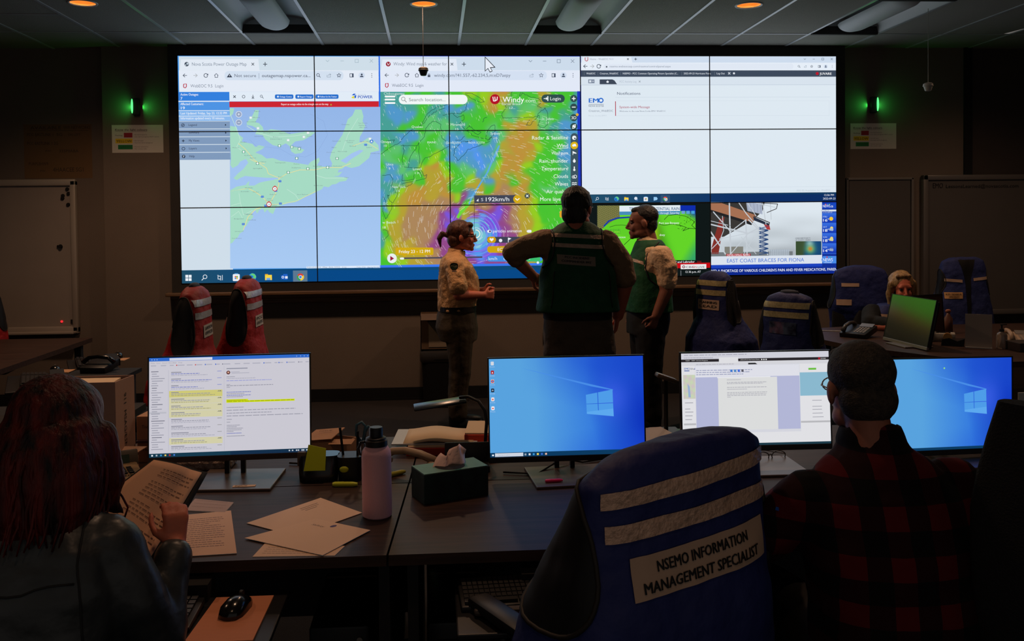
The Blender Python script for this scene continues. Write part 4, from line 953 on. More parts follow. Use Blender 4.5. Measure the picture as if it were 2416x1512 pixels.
for s_, x, w_ in (('WebEOC', 1378.5, 21), ('Crestron_WebEOC', 1410, 43), ('NSEMO - PCC Common Operating Picture Specialist (C...', 1463.5, 130), ('2022-09-23 Hurricane Fiona', 1606.5, 64), ('Log Out', 1684, 18.5)):
    W.text(x, 179.8, w_, 4.4, s_, (215, 222, 232), 4, 0.015); W.rect(x-5, 174, x-4.4, 182, (110, 120, 135), 4)
cross(1713, 177.5, 2.4, (215, 222, 232), 4, 1.4); W.disc(1724, 177.5, 2.4, (225, 230, 238), 4, 12); W.disc(1918, 178, 3.6, (190, 25, 45), 4, 14); W.text(1923.5, 181, 28, 5.6, 'JUVARE', (240, 242, 246), 4, 0.04)
W.rect(1366, 185.5, 1964, 204.5, (216, 227, 238), 2); W.rect(1366, 204, 1964, 205, (190, 203, 218), 3)
W.rect(1383, 191.5, 1397.5, 200.5, (128, 140, 160), 4); W.rect(1385, 193.5, 1390, 198.5, (220, 228, 238), 5); W.poly([(1392, 195), (1396, 195), (1394, 197.5)], (220, 228, 238), 5)
W.poly([(1409.5, 202.8), (1409.5, 191.5), (1439, 191.5), (1444, 194), (1450, 202.8)], (62, 72, 88), 4); W.poly([(1425, 196.5), (1428, 193.8), (1431, 196.5), (1430, 199.5), (1426, 199.5)], (225, 230, 238), 5); W.text(1456, 199, 39.5, 5, 'PCC Activity Log', (175, 186, 200), 4); cross(1503, 196.5, 1.8, (150, 160, 172), 4, 1.1)
W.text(1450, 227.3, 54.5, 6.6, 'Notifications', (85, 95, 118), 4, 0.005); W.rect(1446, 233, 1948, 233.7, (200, 213, 225), 3)
for a, b_ in (((1446, 241.5), (1946, 241.5)), ((1946, 241.5), (1946, 276.5)), ((1946, 276), (1446, 276))): W.line([a, b_], .5, (205, 217, 228), 3)
W.rect(1445.5, 242.5, 1447.3, 276.5, (175, 60, 80), 4); W.text(1455.5, 258.5, 71, 5.6, 'System-wide Message', (180, 90, 110), 4, 0.02); W.text(1455.5, 267, 108, 3.2, 'Welcome to the new Nova Scotia EMO WebEOC', (110, 118, 138), 4, 0.02)
W.text(1384, 245.5, 22, 10.5, 'EM', (35, 105, 205), 4, 0.06); W.ring(1412.5, 240.3, 4.7, 2.6, (35, 105, 205), 4, 20); W.poly([(1409.5, 243), (1412.5, 237.5), (1415.5, 243)], (232, 240, 248), 5)
W.rect(1384, 249, 1419, 249.8, (70, 78, 95), 4); W.text(1384, 255.3, 35, 4.2, 'NOVA SCOTIA', (75, 84, 100), 4, 0.01); W.text(1384, 267, 56.5, 5, 'Crestron_WebEOC', (120, 130, 148), 4); W.text(1384, 277.5, 42, 3.4, 'Nova Scotia EMO', (190, 202, 214), 4)
W.rect(1367, 447, 1963, 447.6, (205, 217, 228), 3); W.text(1869, 454, 80, 3.6, '2022 ESi Acquisition, Inc. WebEOC', (185, 196, 208), 4)
W.rect(1366.5, 461.5, 1964, 482, (18, 56, 96), 3)
def tb2(X, Y):
    t = np.clip((X-1400)/350, 0, 1)[..., None]; return np.array((34, 80, 108.))*(1-t)+np.array((14, 46, 100.))*t
W.field(1366.5, 461.5, 1964, 481, 10, 1, tb2, 4)
taskicons(1403, 471.5, 22.8, 0.62, ['find', 'task', 'edge', 'files', 'blob', 'store', 'flag', 'chromep'])
W.text(1934, 465.5, 22.5, 4.6, '12:36 PM', (225, 232, 242), 6, 0.01); W.text(1931, 473.8, 29, 4.6, '2022-09-23', (225, 232, 242), 6, 0.01)
# --- bottom middle: television picture with the rain map
W.rect(1366, 481, 1669.5, 660, (16, 24, 24), 5)
def rain(X, Y):
    g = np.array((100, 212, 40.)); dg = np.array((45, 130, 25.)); yl = np.array((190, 215, 30.)); bl = np.array((20, 50, 175.))
    t = np.exp(-((X-1545-(Y-560)*.35)/16)**2)[..., None]; y_ = np.exp(-((X-1532-(Y-540)*.3)/14)**2-((Y-520)/60)**2)[..., None]
    s_ = np.clip(((X-1600)*.8+(505-Y)*1.4)/30, 0, 1)[..., None]; s2 = np.clip(((X-1600)+(Y-560)*.6-30)/35, 0, .8)[..., None]
    c_ = g*(1-t)+dg*t; c_ = c_*(1-y_)+yl*y_; c_ = c_*(1-s_)+bl*s_; return c_*(1-s2)+np.array((40, 150, 120.))*s2
W.field(1403.5, 487, 1634, 614, 46, 26, rain, 6)
def sat(X, Y):
    n = (np.sin(X*1.3+np.sin(Y)*2)+np.sin(Y*1.7+X*.6)+2)[..., None]/4; return np.array((78, 88, 40.))*(1-n)+np.array((150, 140, 90.))*n
W.field(1403.5, 487, 1456, 540, 26, 26, sat, 7)
W.poly([(1419, 536), (1440, 522), (1466, 514), (1480, 514), (1480, 560), (1419, 545)], (95, 205, 40), 8); W.line([(1419, 535), (1430, 523), (1450, 516), (1481, 514)], 3.5, (20, 60, 160), 9)
cl = (18, 40, 20)
W.line([(1432, 537), (1445, 533), (1460, 532), (1480, 534)], .9, cl, 9); W.line([(1466, 578), (1480, 565), (1490, 560), (1486, 556)], 1.2, cl, 9)
W.line([(1548, 530), (1560, 533), (1580, 530), (1600, 534), (1612, 538), (1604, 546), (1620, 540), (1634, 541), (1625, 533), (1632, 525), (1620, 517), (1610, 512), (1590, 508), (1570, 510), (1560, 520)], 1.1, cl, 9)
for _ in range(26):
    x = rn.uniform(1595, 1632); y = rn.uniform(510, 542); W.line([(x, y), (x+rn.uniform(-5, 5), y+rn.uniform(-4, 4))], .8, cl, 9)
W.rect(1455, 487.5, 1598, 501, (226, 236, 242), 8); W.text(1541, 498.2, 55, 7.2, 'TENTIAL RAIN', (35, 80, 125), 9, 0.01); W.text(1478, 498.2, 58, 7.2, 'TROPICAL POT', (35, 80, 125), 9, 0.01)
W.rect(1455, 501, 1598, 509, (70, 140, 185), 8); W.text(1546, 506.8, 50, 5, 'y through Saturday', (225, 236, 245), 9, 0.02)
W.rect(1598, 487.5, 1634, 500, (15, 45, 170), 8)
for q in (0, 1, 2): W.rect(1601+q*11.5, 499.5, 1609+q*11.5, 506.5, (110-20*q, 160, 215), 9)
W.text(1548, 530, 47, 5, 'Port aux Basques', (235, 242, 235), 9, 0.01); W.text(1549, 557.5, 13, 5, 'dney', (235, 242, 235), 9, 0.01); W.text(1450, 562.5, 19, 4.5, 'ericton', (235, 242, 235), 9, 0.01)
W.rect(1420, 541.5, 1457, 552.5, (12, 70, 60), 8); W.text(1436, 550.2, 19.5, 5.4, '+ mm', (150, 220, 60), 9, 0.02)
W.text(1582, 620.5, 50, 5.2, 'nd and Labrador', (225, 228, 230), 7, 0.03)
for q in (0, 1, 2): W.rect(1639+q*3.4, 616, 1640.4+q*3.4, 621, (150, 25, 30), 7)
W.rect(1366, 623.5, 1669, 635.5, (196, 12, 22), 6); W.rect(1599, 624, 1659.5, 635, (232, 234, 236), 7)
for k in range(8): W.disc(1606+2.6*math.cos(k*math.pi/4), 629.5+2.6*math.sin(k*math.pi/4), 1.1, (130, 50, 60), 8, 8)
W.text(1611, 632.4, 20.5, 5, 'CBC', (90, 60, 68), 8, 0.01); W.text(1627, 632.4, 10, 5, 'NN', (200, 40, 50), 8, 0.01); W.text(1639.5, 632.4, 16, 5, 'LIVE', (60, 60, 66), 8)
W.rect(1599, 638, 1600, 651, (150, 155, 160), 7); W.text(1610.5, 643.5, 36, 5, '12 36 p.m. AT', (225, 228, 230), 7, 0.02)
# --- bottom right: television picture with the building site
def cloud(X, Y):
    n = (np.sin(X/23+Y/9)+np.sin(Y/6.5-X/40)+np.sin(X/60+2)+3)[..., None]/6; t = np.clip((Y-500)/110, 0, 1)[..., None]
    return np.array((222, 232, 240.))*(1-.25*n*t)-t*12
W.field(1670, 479.5, 1929, 606, 30, 16, cloud, 5)
W.poly([(1670, 481), (1795, 480), (1790, 500), (1770, 520), (1700, 560), (1670, 560)], (58, 56, 54), 6)
W.poly([(1670, 480), (1692, 480.5), (1775, 510), (1768, 527), (1670, 497)], (165, 112, 84), 7); W.poly([(1670, 497), (1768, 527), (1764, 533), (1670, 503)], (36, 36, 38), 8)
W.poly([(1752, 481), (1788, 481), (1790, 508), (1755, 500)], (170, 180, 200), 7)
for q in range(5): W.line([(1753+q*8, 482), (1758+q*7, 504)], .6, (110, 118, 140), 8)
W.poly([(1672, 585), (1690, 520), (1702, 513), (1697, 545), (1688, 600), (1672, 600)], (130, 48, 42), 7)
stl, stw = (196, 204, 212), 2.2
for pts, w_ in (([(1713, 480), (1716, 600)], 3.2), ([(1751, 520), (1754, 602)], 2.8), ([(1670, 531), (1757, 552), (1780, 540)], 3), ([(1716, 548), (1752, 520)], 2), ([(1735, 481), (1752, 506), (1800, 562)], 2.2), ([(1670, 548), (1704, 600)], 3), ([(1676, 502), (1716, 548)], 2.4), ([(1716, 600), (1757, 552)], 1.8), ([(1757, 520), (1790, 553), (1802, 602)], 2.6),
                ([(1790, 481), (1800, 545)], 2.2), ([(1670, 523), (1710, 533)], 1.4), ([(1697, 512), (1700, 545), (1690, 570)], 1.4), ([(1690, 565), (1790, 545)], 1.4), ([(1740, 560), (1775, 600)], 1.4), ([(1770, 560), (1745, 602)], 1.4), ([(1670, 590), (1700, 560)], 1.8), ([(1808, 481), (1810, 520)], 1.8), ([(1775, 482), (1820, 492)], 1.6), ([(1755, 481), (1775, 512)], 1.6)): W.line(pts, w_, stl, 9)
for pts, w_ in (([(1790, 482), (1825, 484), (1822, 495), (1800, 504)], 1.6), ([(1770, 512), (1806, 527), (1804, 535)], 2), ([(1670, 520), (1720, 535)], .8)): W.line(pts, w_, (60, 58, 60), 10)
W.poly([(1793, 531), (1806, 534), (1808, 544), (1800, 543)], (175, 60, 60), 10)
bl = (38, 70, 120)
for k in range(6):
    y = 538+k*10.5; W.line([(1782, y), (1803, y+7), (1782, y+10.5)], 1.6, bl, 10); W.line([(1803, y-3), (1782, y+4), (1803, y+8)], 1.6, bl, 10)
W.poly([(1768, 513), (1806, 530), (1804, 535), (1770, 522)], (40, 48, 66), 9)
W.rect(1702, 583, 1745, 604, (128, 128, 120), 8); W.rect(1670, 596, 1860, 606, (116, 122, 126), 7); W.rect(1805, 590, 1852, 605, (175, 186, 198), 7)
for q in range(9): W.line([(1808+q*5, 590), (1808+q*5, 604)], .5, (130, 140, 150), 8)
W.rect(1866, 570.5, 1928, 604.5, (200, 210, 215), 7)
def fio(X, Y):
    g = np.array((58, 78, 50.)); s_ = np.array((22, 72, 118.)); t = np.clip((X-1882-(600-Y)*.15)/10, 0, 1)[..., None]; c_ = g*(1-t)+s_*t
    d = np.hypot(X-1901, Y-588); a_ = np.exp(-(d/11)**2)[..., None]; c_ = c_*(1-a_)+np.array((120, 200, 120.))*a_; b_ = np.exp(-(d/5)**2)[..., None]; c_ = c_*(1-b_)+np.array((210, 120, 40.))*b_
    a2 = np.exp(-((X-1900)/9)**2-((Y-575)/7)**2)[..., None]*.7; return c_*(1-a2)+np.array((180, 215, 200.))*a2
W.field(1867, 570.5, 1927, 604, 26, 18, fio, 8)
for q, s_ in enumerate(('HURRICANE FIONA TO', 'HIT ATLANTIC CANADA')): W.text(1866.5, 565+q*4.4, 35, 3, s_, (60, 66, 80), 8, 0.02)
W.rect(1670, 605.5, 1929, 625.5, (218, 226, 238), 9); W.rect(1706, 599.5, 1762, 606, (178, 30, 44), 9); W.text(1708, 605, 52, 4.6, 'DEVELOPING NEWS', (245, 235, 238), 10, 0.02)
W.text(1707.5, 619.8, 179, 8.8, 'EAST COAST BRACES FOR FIONA', (72, 118, 208), 10, 0.002)
W.rect(1670, 625.5, 1930, 633, (28, 66, 190), 9); W.rect(1669.5, 633, 1964, 652, (14, 40, 140), 8)
W.text(1671, 642.5, 292, 6.4, "MID A SHORTAGE OF VARIOUS CHILDREN'S PAIN AND FEVER MEDICATIONS, PAREN", (235, 240, 250), 10, 0.02)
W.rect(1928.5, 479, 1964, 634, (18, 48, 150), 9)
def sb(X, Y):
    t = (((Y-505.5) % 23.6)/23.6)[..., None]; return np.array((58, 112, 225.))*(1-t)+np.array((16, 48, 170.))*t
W.field(1929, 505.5, 1963, 600, 2, 40, sb, 10)
W.rect(1929, 482, 1963, 495, (24, 70, 190), 10); W.text(1930.5, 492, 24, 6.4, 'NEWS.ca', (235, 240, 250), 11, 0.01)
for q, c_ in ((0, (200, 60, 70)), (1, (70, 110, 220)), (2, (60, 160, 110))): W.disc(1937+q*4.5, 485, 1.6, c_, 11, 10)
W.rect(1929, 497.5, 1963, 501.5, (220, 228, 240), 10); W.text(1931, 501, 14, 3, 'LONDON', (70, 110, 180), 11); W.rect(1929, 502, 1963, 506, (50, 90, 190), 11); W.text(1931, 505.3, 22, 3, '11:36 AM ET', (200, 215, 240), 12)
for k, (d_, n_) in enumerate((('FRI', '16'), ('SAT', '18'), ('SUN', '18'), ('MON', '14'))):
    y = 505.5+k*23.6; W.text(1931, y+10.3, 9, 4, d_, (170, 195, 240), 11, 0.02); W.text(1931, y+19.5, 10, 6.4, n_, (240, 245, 252), 11, 0.02); W.ring(1943, y+13.5, .9, .6, (235, 240, 250), 11, 8)
    cc = [(240, 200, 60), (170, 185, 205), (215, 210, 150), (150, 165, 195)][k]
    if k == 0: W.disc(1950, y+13, 4.6, cc, 11)
    else: W.disc(1951, y+11, 3.6, (235, 215, 120) if k < 3 else (70, 100, 180), 11); W.disc(1948, y+14, 3, cc, 12); W.disc(1952, y+14.5, 3.2, cc, 12)
W.poly([(1931, 605), (1963, 605), (1963, 622), (1930, 622), (1927, 613)], (72, 138, 232), 11); W.text(1930.5, 617.5, 23, 7.6, 'NEWS', (238, 243, 252), 12, 0.005); W.text(1932, 621.3, 20, 2.6, 'CHANNEL', (215, 228, 248), 12); W.disc(1940, 607.5, 1.8, (200, 60, 70), 12, 10); W.disc(1948, 607.5, 1.6, (60, 170, 140), 12, 10)

WT, WC, WL = W.arrays()
def panel_label(r, c):
    return [['the outage counts panel and browser tab, at the top left corner', 'the POWER logo and northern Cape Breton, in the top row', 'the wind map search bar and mouse arrow, in the top row', 'the Notifications heading and EMO logo, in the top row', 'the dark banner ending in JUVARE, at the top right corner'],
            ['Prince Edward Island and Truro, in the middle row', 'Sydney and Cape Breton with open sea, in the middle row', 'Nova Scotia and the green to orange wind colours, in the middle row', 'blank page above a row of taskbar icons', 'blank page above the 12:36 PM clock'],
            ['the taskbar start icons under pale blue sea, at the bottom left', 'plain light blue sea and the end of the taskbar', 'the purple and blue storm eye, in the bottom row', 'the green rainfall broadcast behind the standing men', 'the news broadcast of steel beams, at the bottom right']][r][c]
M_BEZ = mat('panel_bezel', (10, 10, 12), 0.5)
for r in range(3):
    for c in range(5):
        x0 = VX0+PW*c; y0 = PH*r
        T, K, L = clip_tris(WT, WC, WL, x0+0.0045, y0+0.0045, x0+PW-0.0045, y0+PH-0.0045)
        t = thing('video_wall_panel', 'video wall panel showing '+panel_label(r, c), 'display panel', (x0+PW/2, -0.06, VZ1-y0-PH), 0, 'video wall panels')
        ox, oz = x0+PW/2, VZ1-y0-PH
        canvas_mesh('screen', T, K, L, lambda x, y, e: np.c_[x-ox, -0.0335-e, VZ1-y-oz], 0.00015, M_WALLSCREEN, t)
        b = MB(); b.box((0, 0, PH/2), (PW, 0.06, PH))
        for q in (-1, 1):
            b.box((q*(PW/2-0.0022), -0.032, PH/2), (0.0044, 0.006, PH)); b.box((0, -0.032, PH/2+q*(PH/2-0.0022)), (PW, 0.006, 0.0044))
        b.build('bezel', M_BEZ, t)
# ------------------------------------------------------------ desks
M_DESK = mat('dark_walnut_laminate', (68, 49, 41), 0.48, noise=0.35, scale=9, stretch=(0.5, 7, 7), rgb2=(52, 38, 32), spec=0.18)
M_DEDGE = mat('dark_edge', (44, 36, 34), 0.5)
M_DPANEL = mat('desk_panel', (26, 24, 25), 0.7)
ZD = 0.74
t = thing('desk', 'left half of the long dark foreground desk, up to the seam beside the pink bottle', 'desk', (-1.9, -5.1, 0), 0, 'foreground desks')
def poly_top(pts, z0, z1, name, mt, par, off=(0, 0, 0)):
    b = MB(); b.poly([(x-off[0], y-off[1], z0) for x, y in pts], z1-z0); return b.build(name, mt, par)
o0 = (-1.9, -5.1)
poly_top([(-3.0, -5.72), (-0.892, -5.72), (-0.853, -5.075), (-3.0, -5.075)], 0.71, ZD, 'worktop', M_DESK, t, o0)
poly_top([(-3.0, -5.068), (-0.852, -5.068), (-0.82, -4.42), (-3.0, -4.42)], 0.71, ZD, 'rear_worktop', M_DESK, t, o0)
b = MB(); b.box2((-3.0+1.9, -4.60+5.1, 0.08), (-0.86+1.9, -4.58+5.1, 0.71)); b.build('modesty_panel', M_DPANEL, t)
for x in (-2.97, -0.92):
    MB().box2((x+1.9, -5.62+5.1, 0), (x+0.03+1.9, -4.5+5.1, 0.71)).build('side_panel', M_DPANEL, t)
t = thing('desk', 'right half of the long dark foreground desk, under the tissue box', 'desk', (0.5, -5.1, 0), 0, 'foreground desks')
o0 = (0.5, -5.1)
poly_top([(-0.886, -5.72), (2.1, -5.72), (2.1, -5.075), (-0.847, -5.075)], 0.71, ZD, 'worktop', M_DESK, t, o0)
poly_top([(-0.846, -5.068), (2.1, -5.068), (2.1, -4.42), (-0.814, -4.42)], 0.71, ZD, 'rear_worktop', M_DESK, t, o0)
MB().box2((-0.80-0.5, -4.60+5.1, 0.08), (2.1-0.5, -4.58+5.1, 0.71)).build('modesty_panel', M_DPANEL, t)
for x in (-0.84, 2.04):
    MB().box2((x-0.5, -5.62+5.1, 0), (x+0.03-0.5, -4.5+5.1, 0.71)).build('side_panel', M_DPANEL, t)

def tray(x, y, rz, w, d, lab, z=0.655):
    t = thing('keyboard_tray', lab, 'keyboard tray', (x, y, z), rz)
    MB().box((0, 0, -0.008), (w, d, 0.016), bev=0.004).build('shelf', M_BLACK, t)
    MB().box((0, d*0.42, 0.022), (w*0.5, 0.08, 0.045)).build('slide', M_MATTE, t)
    return t
tray(-1.55, -5.86, 0, 0.80, 0.30, 'black pull-out keyboard tray in front of the red-haired woman')
tray(-0.35, -5.83, 0, 0.72, 0.30, 'black pull-out keyboard tray beside the large blue-vested chair', 0.64)
# computers under the desk
for x, lab in ((-1.05, 'black computer tower under the desk, below the pale envelopes'), (-0.70, 'black computer tower under the desk, right of the other tower')):
    t = thing('computer_tower', lab, 'computer', (x, -5.25, 0))
    MB().box((0, 0, 0.22), (0.18, 0.42, 0.42), bev=0.01).build('case', M_BLACK, t, smooth=40)
    MB().box((0, -0.212, 0.30), (0.12, 0.008, 0.16)).build('vent_panel', mat('vent_grey', (40, 40, 44), 0.6), t)
    MB().cyl((0.06, -0.211, 0.39), (0.06, -0.218, 0.39), 0.009).build('power_button', M_BFRAME, t)

# ------------------------------------------------------------ keyboards, mice
M_KEY = mat('key_black', (34, 33, 34), 0.45)
def keyboard(x, y, z, rz, lab, w=0.44, d=0.15, tilt=0.06):
    t = thing('keyboard', lab, 'keyboard', (x, y, z), rz)
    MB().box((0, 0, 0.010), (w, d, 0.018), rot=(tilt, 0, 0), bev=0.005).build('case', M_BLACK, t, smooth=40)
    b = MB(); nx, ny = 20, 6
    for j in range(ny):
        yy = (j-(ny-1)/2)*d*0.15
        for i in range(nx):
            if j == 0 and 4 <= i <= 9:
                if i == 6: b.box(((6.5-(nx-1)/2)*w*0.047, yy, 0.0235+yy*tilt), (w*0.26, d*0.11, 0.007), rot=(tilt, 0, 0))
                continue
            if i in (14,) : continue
            b.box(((i-(nx-1)/2)*w*0.047, yy, 0.0235+yy*tilt), (w*0.038, d*0.115, 0.007), rot=(tilt, 0, 0))
    k = b.build('keys', M_KEY, t); k['kind'] = 'stuff'
    return t
def mouse(x, y, z, rz, lab, s=1.0):
    t = thing('computer_mouse', lab, 'mouse', (x, y, z), rz)
    b = MB(); pr = [(-0.058, 0.006, 0.012), (-0.050, 0.024, 0.024), (-0.03, 0.031, 0.034), (0.0, 0.031, 0.037), (0.03, 0.029, 0.030), (0.05, 0.022, 0.018), (0.058, 0.008, 0.010)]
    rg = []
    for yy, hw, hh in pr:
        rg.append([b.bm.verts.new((s*hw*math.cos(math.pi*q/12), s*yy, s*hh*math.sin(math.pi*q/12)**0.7 if 0 < q < 12 else 0)) for q in range(13)])
    for a, c in zip(rg, rg[1:]):
        for q in range(12): b.bm.faces.new((a[q], a[q+1], c[q+1], c[q]))
    b.bm.faces.new([v for r_ in (rg[0],) for v in r_]); b.bm.faces.new([v for r_ in (rg[-1],) for v in r_][::-1])
    b.build('shell', mat('gloss_black', (16, 16, 17), 0.18, spec=0.6), t, smooth=True)
    MB().cyl((-0.004*s, 0.034*s, 0.0285*s), (0.004*s, 0.034*s, 0.0285*s), 0.009*s, seg=14).build('wheel', M_KEY, t)
    return t
kt = keyboard(-1.56, -5.87, 0.655, 0, 'black keyboard on the tray before the red-haired woman', 0.42)
MB().box((0.165, 0.05, 0.026), (0.004, 0.003, 0.003)).build('status_led', mat('blue_led', (60, 90, 255), 0.4, emit=(60, 90, 255), estr=3), kt)
keyboard(-0.55, -5.78, 0.64, 0.05, 'black keyboard on the tray beside the large blue-vested chair', 0.30)
o = MB().box((0, 0, 0), (0.16, 0.028, 0.018), bev=0.008).build('wrist_rest', mat('wrist_brown', (60, 50, 44), 0.6)); o.location = (-0.585, -5.885, 0.652); tag(o, 'dark wrist rest before the keyboard by the blue-vested chair', 'wrist rest')
o = MB().poly([(-0.07, 0.125, 0), (0.078, 0.125, 0), (0.074, -0.12, 0), (-0.085, -0.12, 0)], 0.004).build('mouse_pad', mat('tan_pad', (205, 130, 92), 0.75, noise=0.08, scale=60, stretch=(0.2, 12, 1)))
o.location = (-1.262, -5.885, 0.656); tag(o, 'tan lined mouse pad on the tray before the red-haired woman', 'mouse pad')
mouse(-1.262, -5.845, 0.661, R(-12), 'glossy black mouse on the tan mouse pad')

# ------------------------------------------------------------ desktop monitors
M_MONB = mat('monitor_black', (20, 20, 22), 0.35)
M_CHIN = mat('monitor_chin', (62, 50, 46), 0.4, metal=0.3)
M_STAND = mat('brushed_stand', (104, 88, 80), 0.35, metal=0.3, noise=0.08, scale=12)
def monitor(name, lab, c, yaw, tilt, roll, w, h, canvas, base=(0, 0), base_yaw=0.0, base_sz=(0.27, 0.24), chin=0.020, chin_m=None, smat=None):
    t = thing('computer_monitor', lab, 'monitor', (c[0], c[1], ZD), yaw)
    zc = c[2]-ZD
    M = Matrix.Translation((0, 0, zc)) @ Matrix.Rotation(roll, 4, 'Y') @ Matrix.Rotation(-tilt, 4, 'X')
    def put(o): o.matrix_local = M; return o
    if canvas:
        T, K, L = canvas.arrays()
        T, K, L = clip_tris(T, K, L, 0, 0, 1, h/w)
        put(canvas_mesh('screen', T, K, L, lambda x, y, e: np.c_[(x-0.5)*w, -0.0005-e, h/2-y*w], 0.00005, M_SCREEN, t))
    else:
        put(MB().box((0, 0.0, 0), (w, 0.002, h)).build('screen', smat, t))
    b = MB(); e_ = 0.0045
    b.box((0, 0.004, h/2+e_/2), (w+2*e_, 0.014, e_)); b.box((-w/2-e_/2, 0.004, 0), (e_, 0.014, h)); b.box((w/2+e_/2, 0.004, 0), (e_, 0.014, h))
    put(b.build('bezel', M_MONB, t))
    put(MB().box((0, 0.004, -h/2-chin/2), (w+2*e_, 0.016, chin), bev=0.002).build('chin', chin_m or M_CHIN, t))
    b = MB(); b.box((0, 0.020, -0.01), (w+2*e_-0.004, 0.024, h+0.01), bev=0.008); b.box((0, 0.042, -0.03), (w*0.6, 0.03, h*0.6), bev=0.012)
    put(b.build('back_shell', M_MONB, t, smooth=40))
    col_top = zc-0.02
    b = MB(); b.box((-0.028, 0.075, col_top/2), (0.016, 0.02, col_top)); b.box((0.028, 0.075, col_top/2), (0.016, 0.02, col_top)); b.box((0, 0.085, col_top/2+0.05), (0.05, 0.016, col_top-0.10))
    b.box((0, 0.062, col_top-0.02), (0.07, 0.035, 0.07), bev=0.006)
    b.build('stand_column', mat('stand_dark', (36, 36, 38), 0.4, metal=0.5), t)
    o = MB().box((base[0], base[1], 0.005), (base_sz[0], base_sz[1], 0.010), bev=0.003).build('base_plate', M_STAND, t); o.rotation_euler = (0, 0, base_yaw)
    return t, put
# content of the screens: frames 1 wide, y down
def bar(C, xs, y0, y1, c, l): C.rect(xs[0], y0, xs[1], y1, c, l)
h1 = 0.34/0.543
C1 = Canvas(); C1.rect(0, 0, 1, h1, (202, 200, 210), 0); C1.rect(0, 0, 1, 0.022, (46, 104, 200), 1); C1.rect(0.125, 0.004, 0.39, 0.020, (208, 212, 226), 2)
for x in (0.017, 0.033, 0.048): C1.disc(x, 0.012, 0.003, (180, 200, 240), 2, 8)
for x in (0.92, 0.945, 0.968, 0.99): C1.disc(x, 0.012, 0.0025, (190, 205, 240), 2, 8)
g1, g2, bl1 = (150, 150, 164), (172, 172, 186), (120, 128, 190)
rn = random.Random(11)
for k, s_ in enumerate(('File', 'Home', 'Send / Receive', 'View', 'Help')): C1.text(0.01+0.035*k+(0.03 if k > 2 else 0), 0.037, 0.006*len(s_), 0.007, s_, g1, 2)
x = 0.01
while x < 0.98:
    w_ = rn.uniform(0.018, 0.05); C1.rect(x, 0.047, x+w_, 0.053, g2, 2)
    if rn.random() < .4: C1.rect(x-0.008, 0.046, x-0.002, 0.054, rn.choice([(60, 100, 200), (200, 60, 60), (130, 130, 145)]), 2)
    x += w_+rn.uniform(0.012, 0.03)
for k in range(34):
    y = 0.085+k*0.0148; C1.rect(0.012+(0.004 if k % 3 else 0), y, 0.012+rn.uniform(0.03, 0.085), y+0.0045, g1 if k % 7 else (110, 110, 125), 2)
C1.rect(0.0, 0.342, 0.105, 0.352, (186, 186, 196), 1)
C1.rect(0.118, 0.08, 0.1195, 0.585, (170, 172, 190), 2); C1.rect(0.462, 0.06, 0.4635, 0.60, (182, 182, 194), 2)
y = 0.092
for k in range(12):
    hh = 0.041
    if k in (3, 4, 5, 6, 10): C1.rect(0.122, y-0.008, 0.452, y+hh-0.008, (206, 200, 120) if k == 3 else (210, 206, 168), 1)
    C1.rect(0.135, y, 0.135+rn.uniform(0.04, 0.11), y+0.005, (135, 135, 150), 2); C1.rect(0.42, y, 0.447, y+0.0035, (130, 140, 200) if k < 3 else (150, 150, 150), 2)
    C1.lines_of_text(0.135, y+0.010, 0.40, 1, 0.01, 0.0045, bl1 if k in (0, 1, 2) else g1, 2, k, 0.4); C1.lines_of_text(0.135, y+0.020, 0.41, 1, 0.01, 0.0045, g2 if k not in (3, 4, 5, 6, 10) else (165, 162, 120), 2, k+40, 0.4)
    if k in (3, 4, 5, 6, 10): C1.disc(0.43, y-0.001, 0.003, (120, 120, 60), 3, 8); C1.disc(0.44, y-0.001, 0.003, (90, 90, 60), 3, 8)
    y += 0.0425
C1.rect(0.478, 0.077, 0.61, 0.083, (140, 142, 158), 2); C1.disc(0.489, 0.105, 0.012, (90, 45, 45), 2, 16); C1.disc(0.489, 0.104, 0.006, (205, 160, 140), 3, 12)
C1.rect(0.505, 0.10, 0.56, 0.104, g2, 2); C1.rect(0.51, 0.108, 0.62, 0.112, g2, 2)
for y, xe, c_, n in ((0.13, 0.53, g1, 1), (0.141, 0.66, g2, 1), (0.155, 0.76, (150, 155, 210), 1), (0.18, 0.50, g1, 1), (0.187, 0.77, g1, 1), (0.197, 0.50, g1, 1), (0.228, 0.63, bl1, 1), (0.238, 0.59, g1, 1), (0.248, 0.63, bl1, 1), (0.258, 0.58, g1, 1),
                    (0.325, 0.585, g1, 1), (0.343, 0.91, g1, 1), (0.361, 0.76, g1, 1), (0.379, 0.955, g1, 1), (0.40, 0.51, g1, 1), (0.418, 0.50, g1, 1), (0.438, 0.56, g1, 1), (0.448, 0.54, g1, 1), (0.458, 0.58, g1, 1), (0.468, 0.57, g1, 1), (0.478, 0.52, g1, 1), (0.489, 0.57, bl1, 1), (0.506, 0.59, g1, 1)):
    C1.lines_of_text(0.478, y, xe, n, 0.01, 0.0045, c_, 2, int(y*1000), 0.0)
C1.rect(0.476, 0.276, 0.612, 0.289, (208, 222, 20), 1); C1.rect(0.476, 0.284, 0.905, 0.297, (208, 222, 20), 1)
C1.lines_of_text(0.48, 0.280, 0.60, 1, 0.01, 0.004, (150, 160, 20), 2, 5, 0); C1.lines_of_text(0.48, 0.288, 0.90, 1, 0.01, 0.004, (150, 160, 20), 2, 6, 0)
C1.rect(0, 0.602, 1, h1, (22, 58, 78), 3); C1.rect(0.5, 0.602, 1, h1, (20, 40, 72), 3)
for k, c_ in enumerate(((230, 235, 240), (170, 180, 190), (60, 150, 210), (235, 205, 90), (190, 40, 50), (70, 120, 210))): C1.rect(0.013+k*0.027, 0.609, 0.023+k*0.027, 0.619, c_, 4)
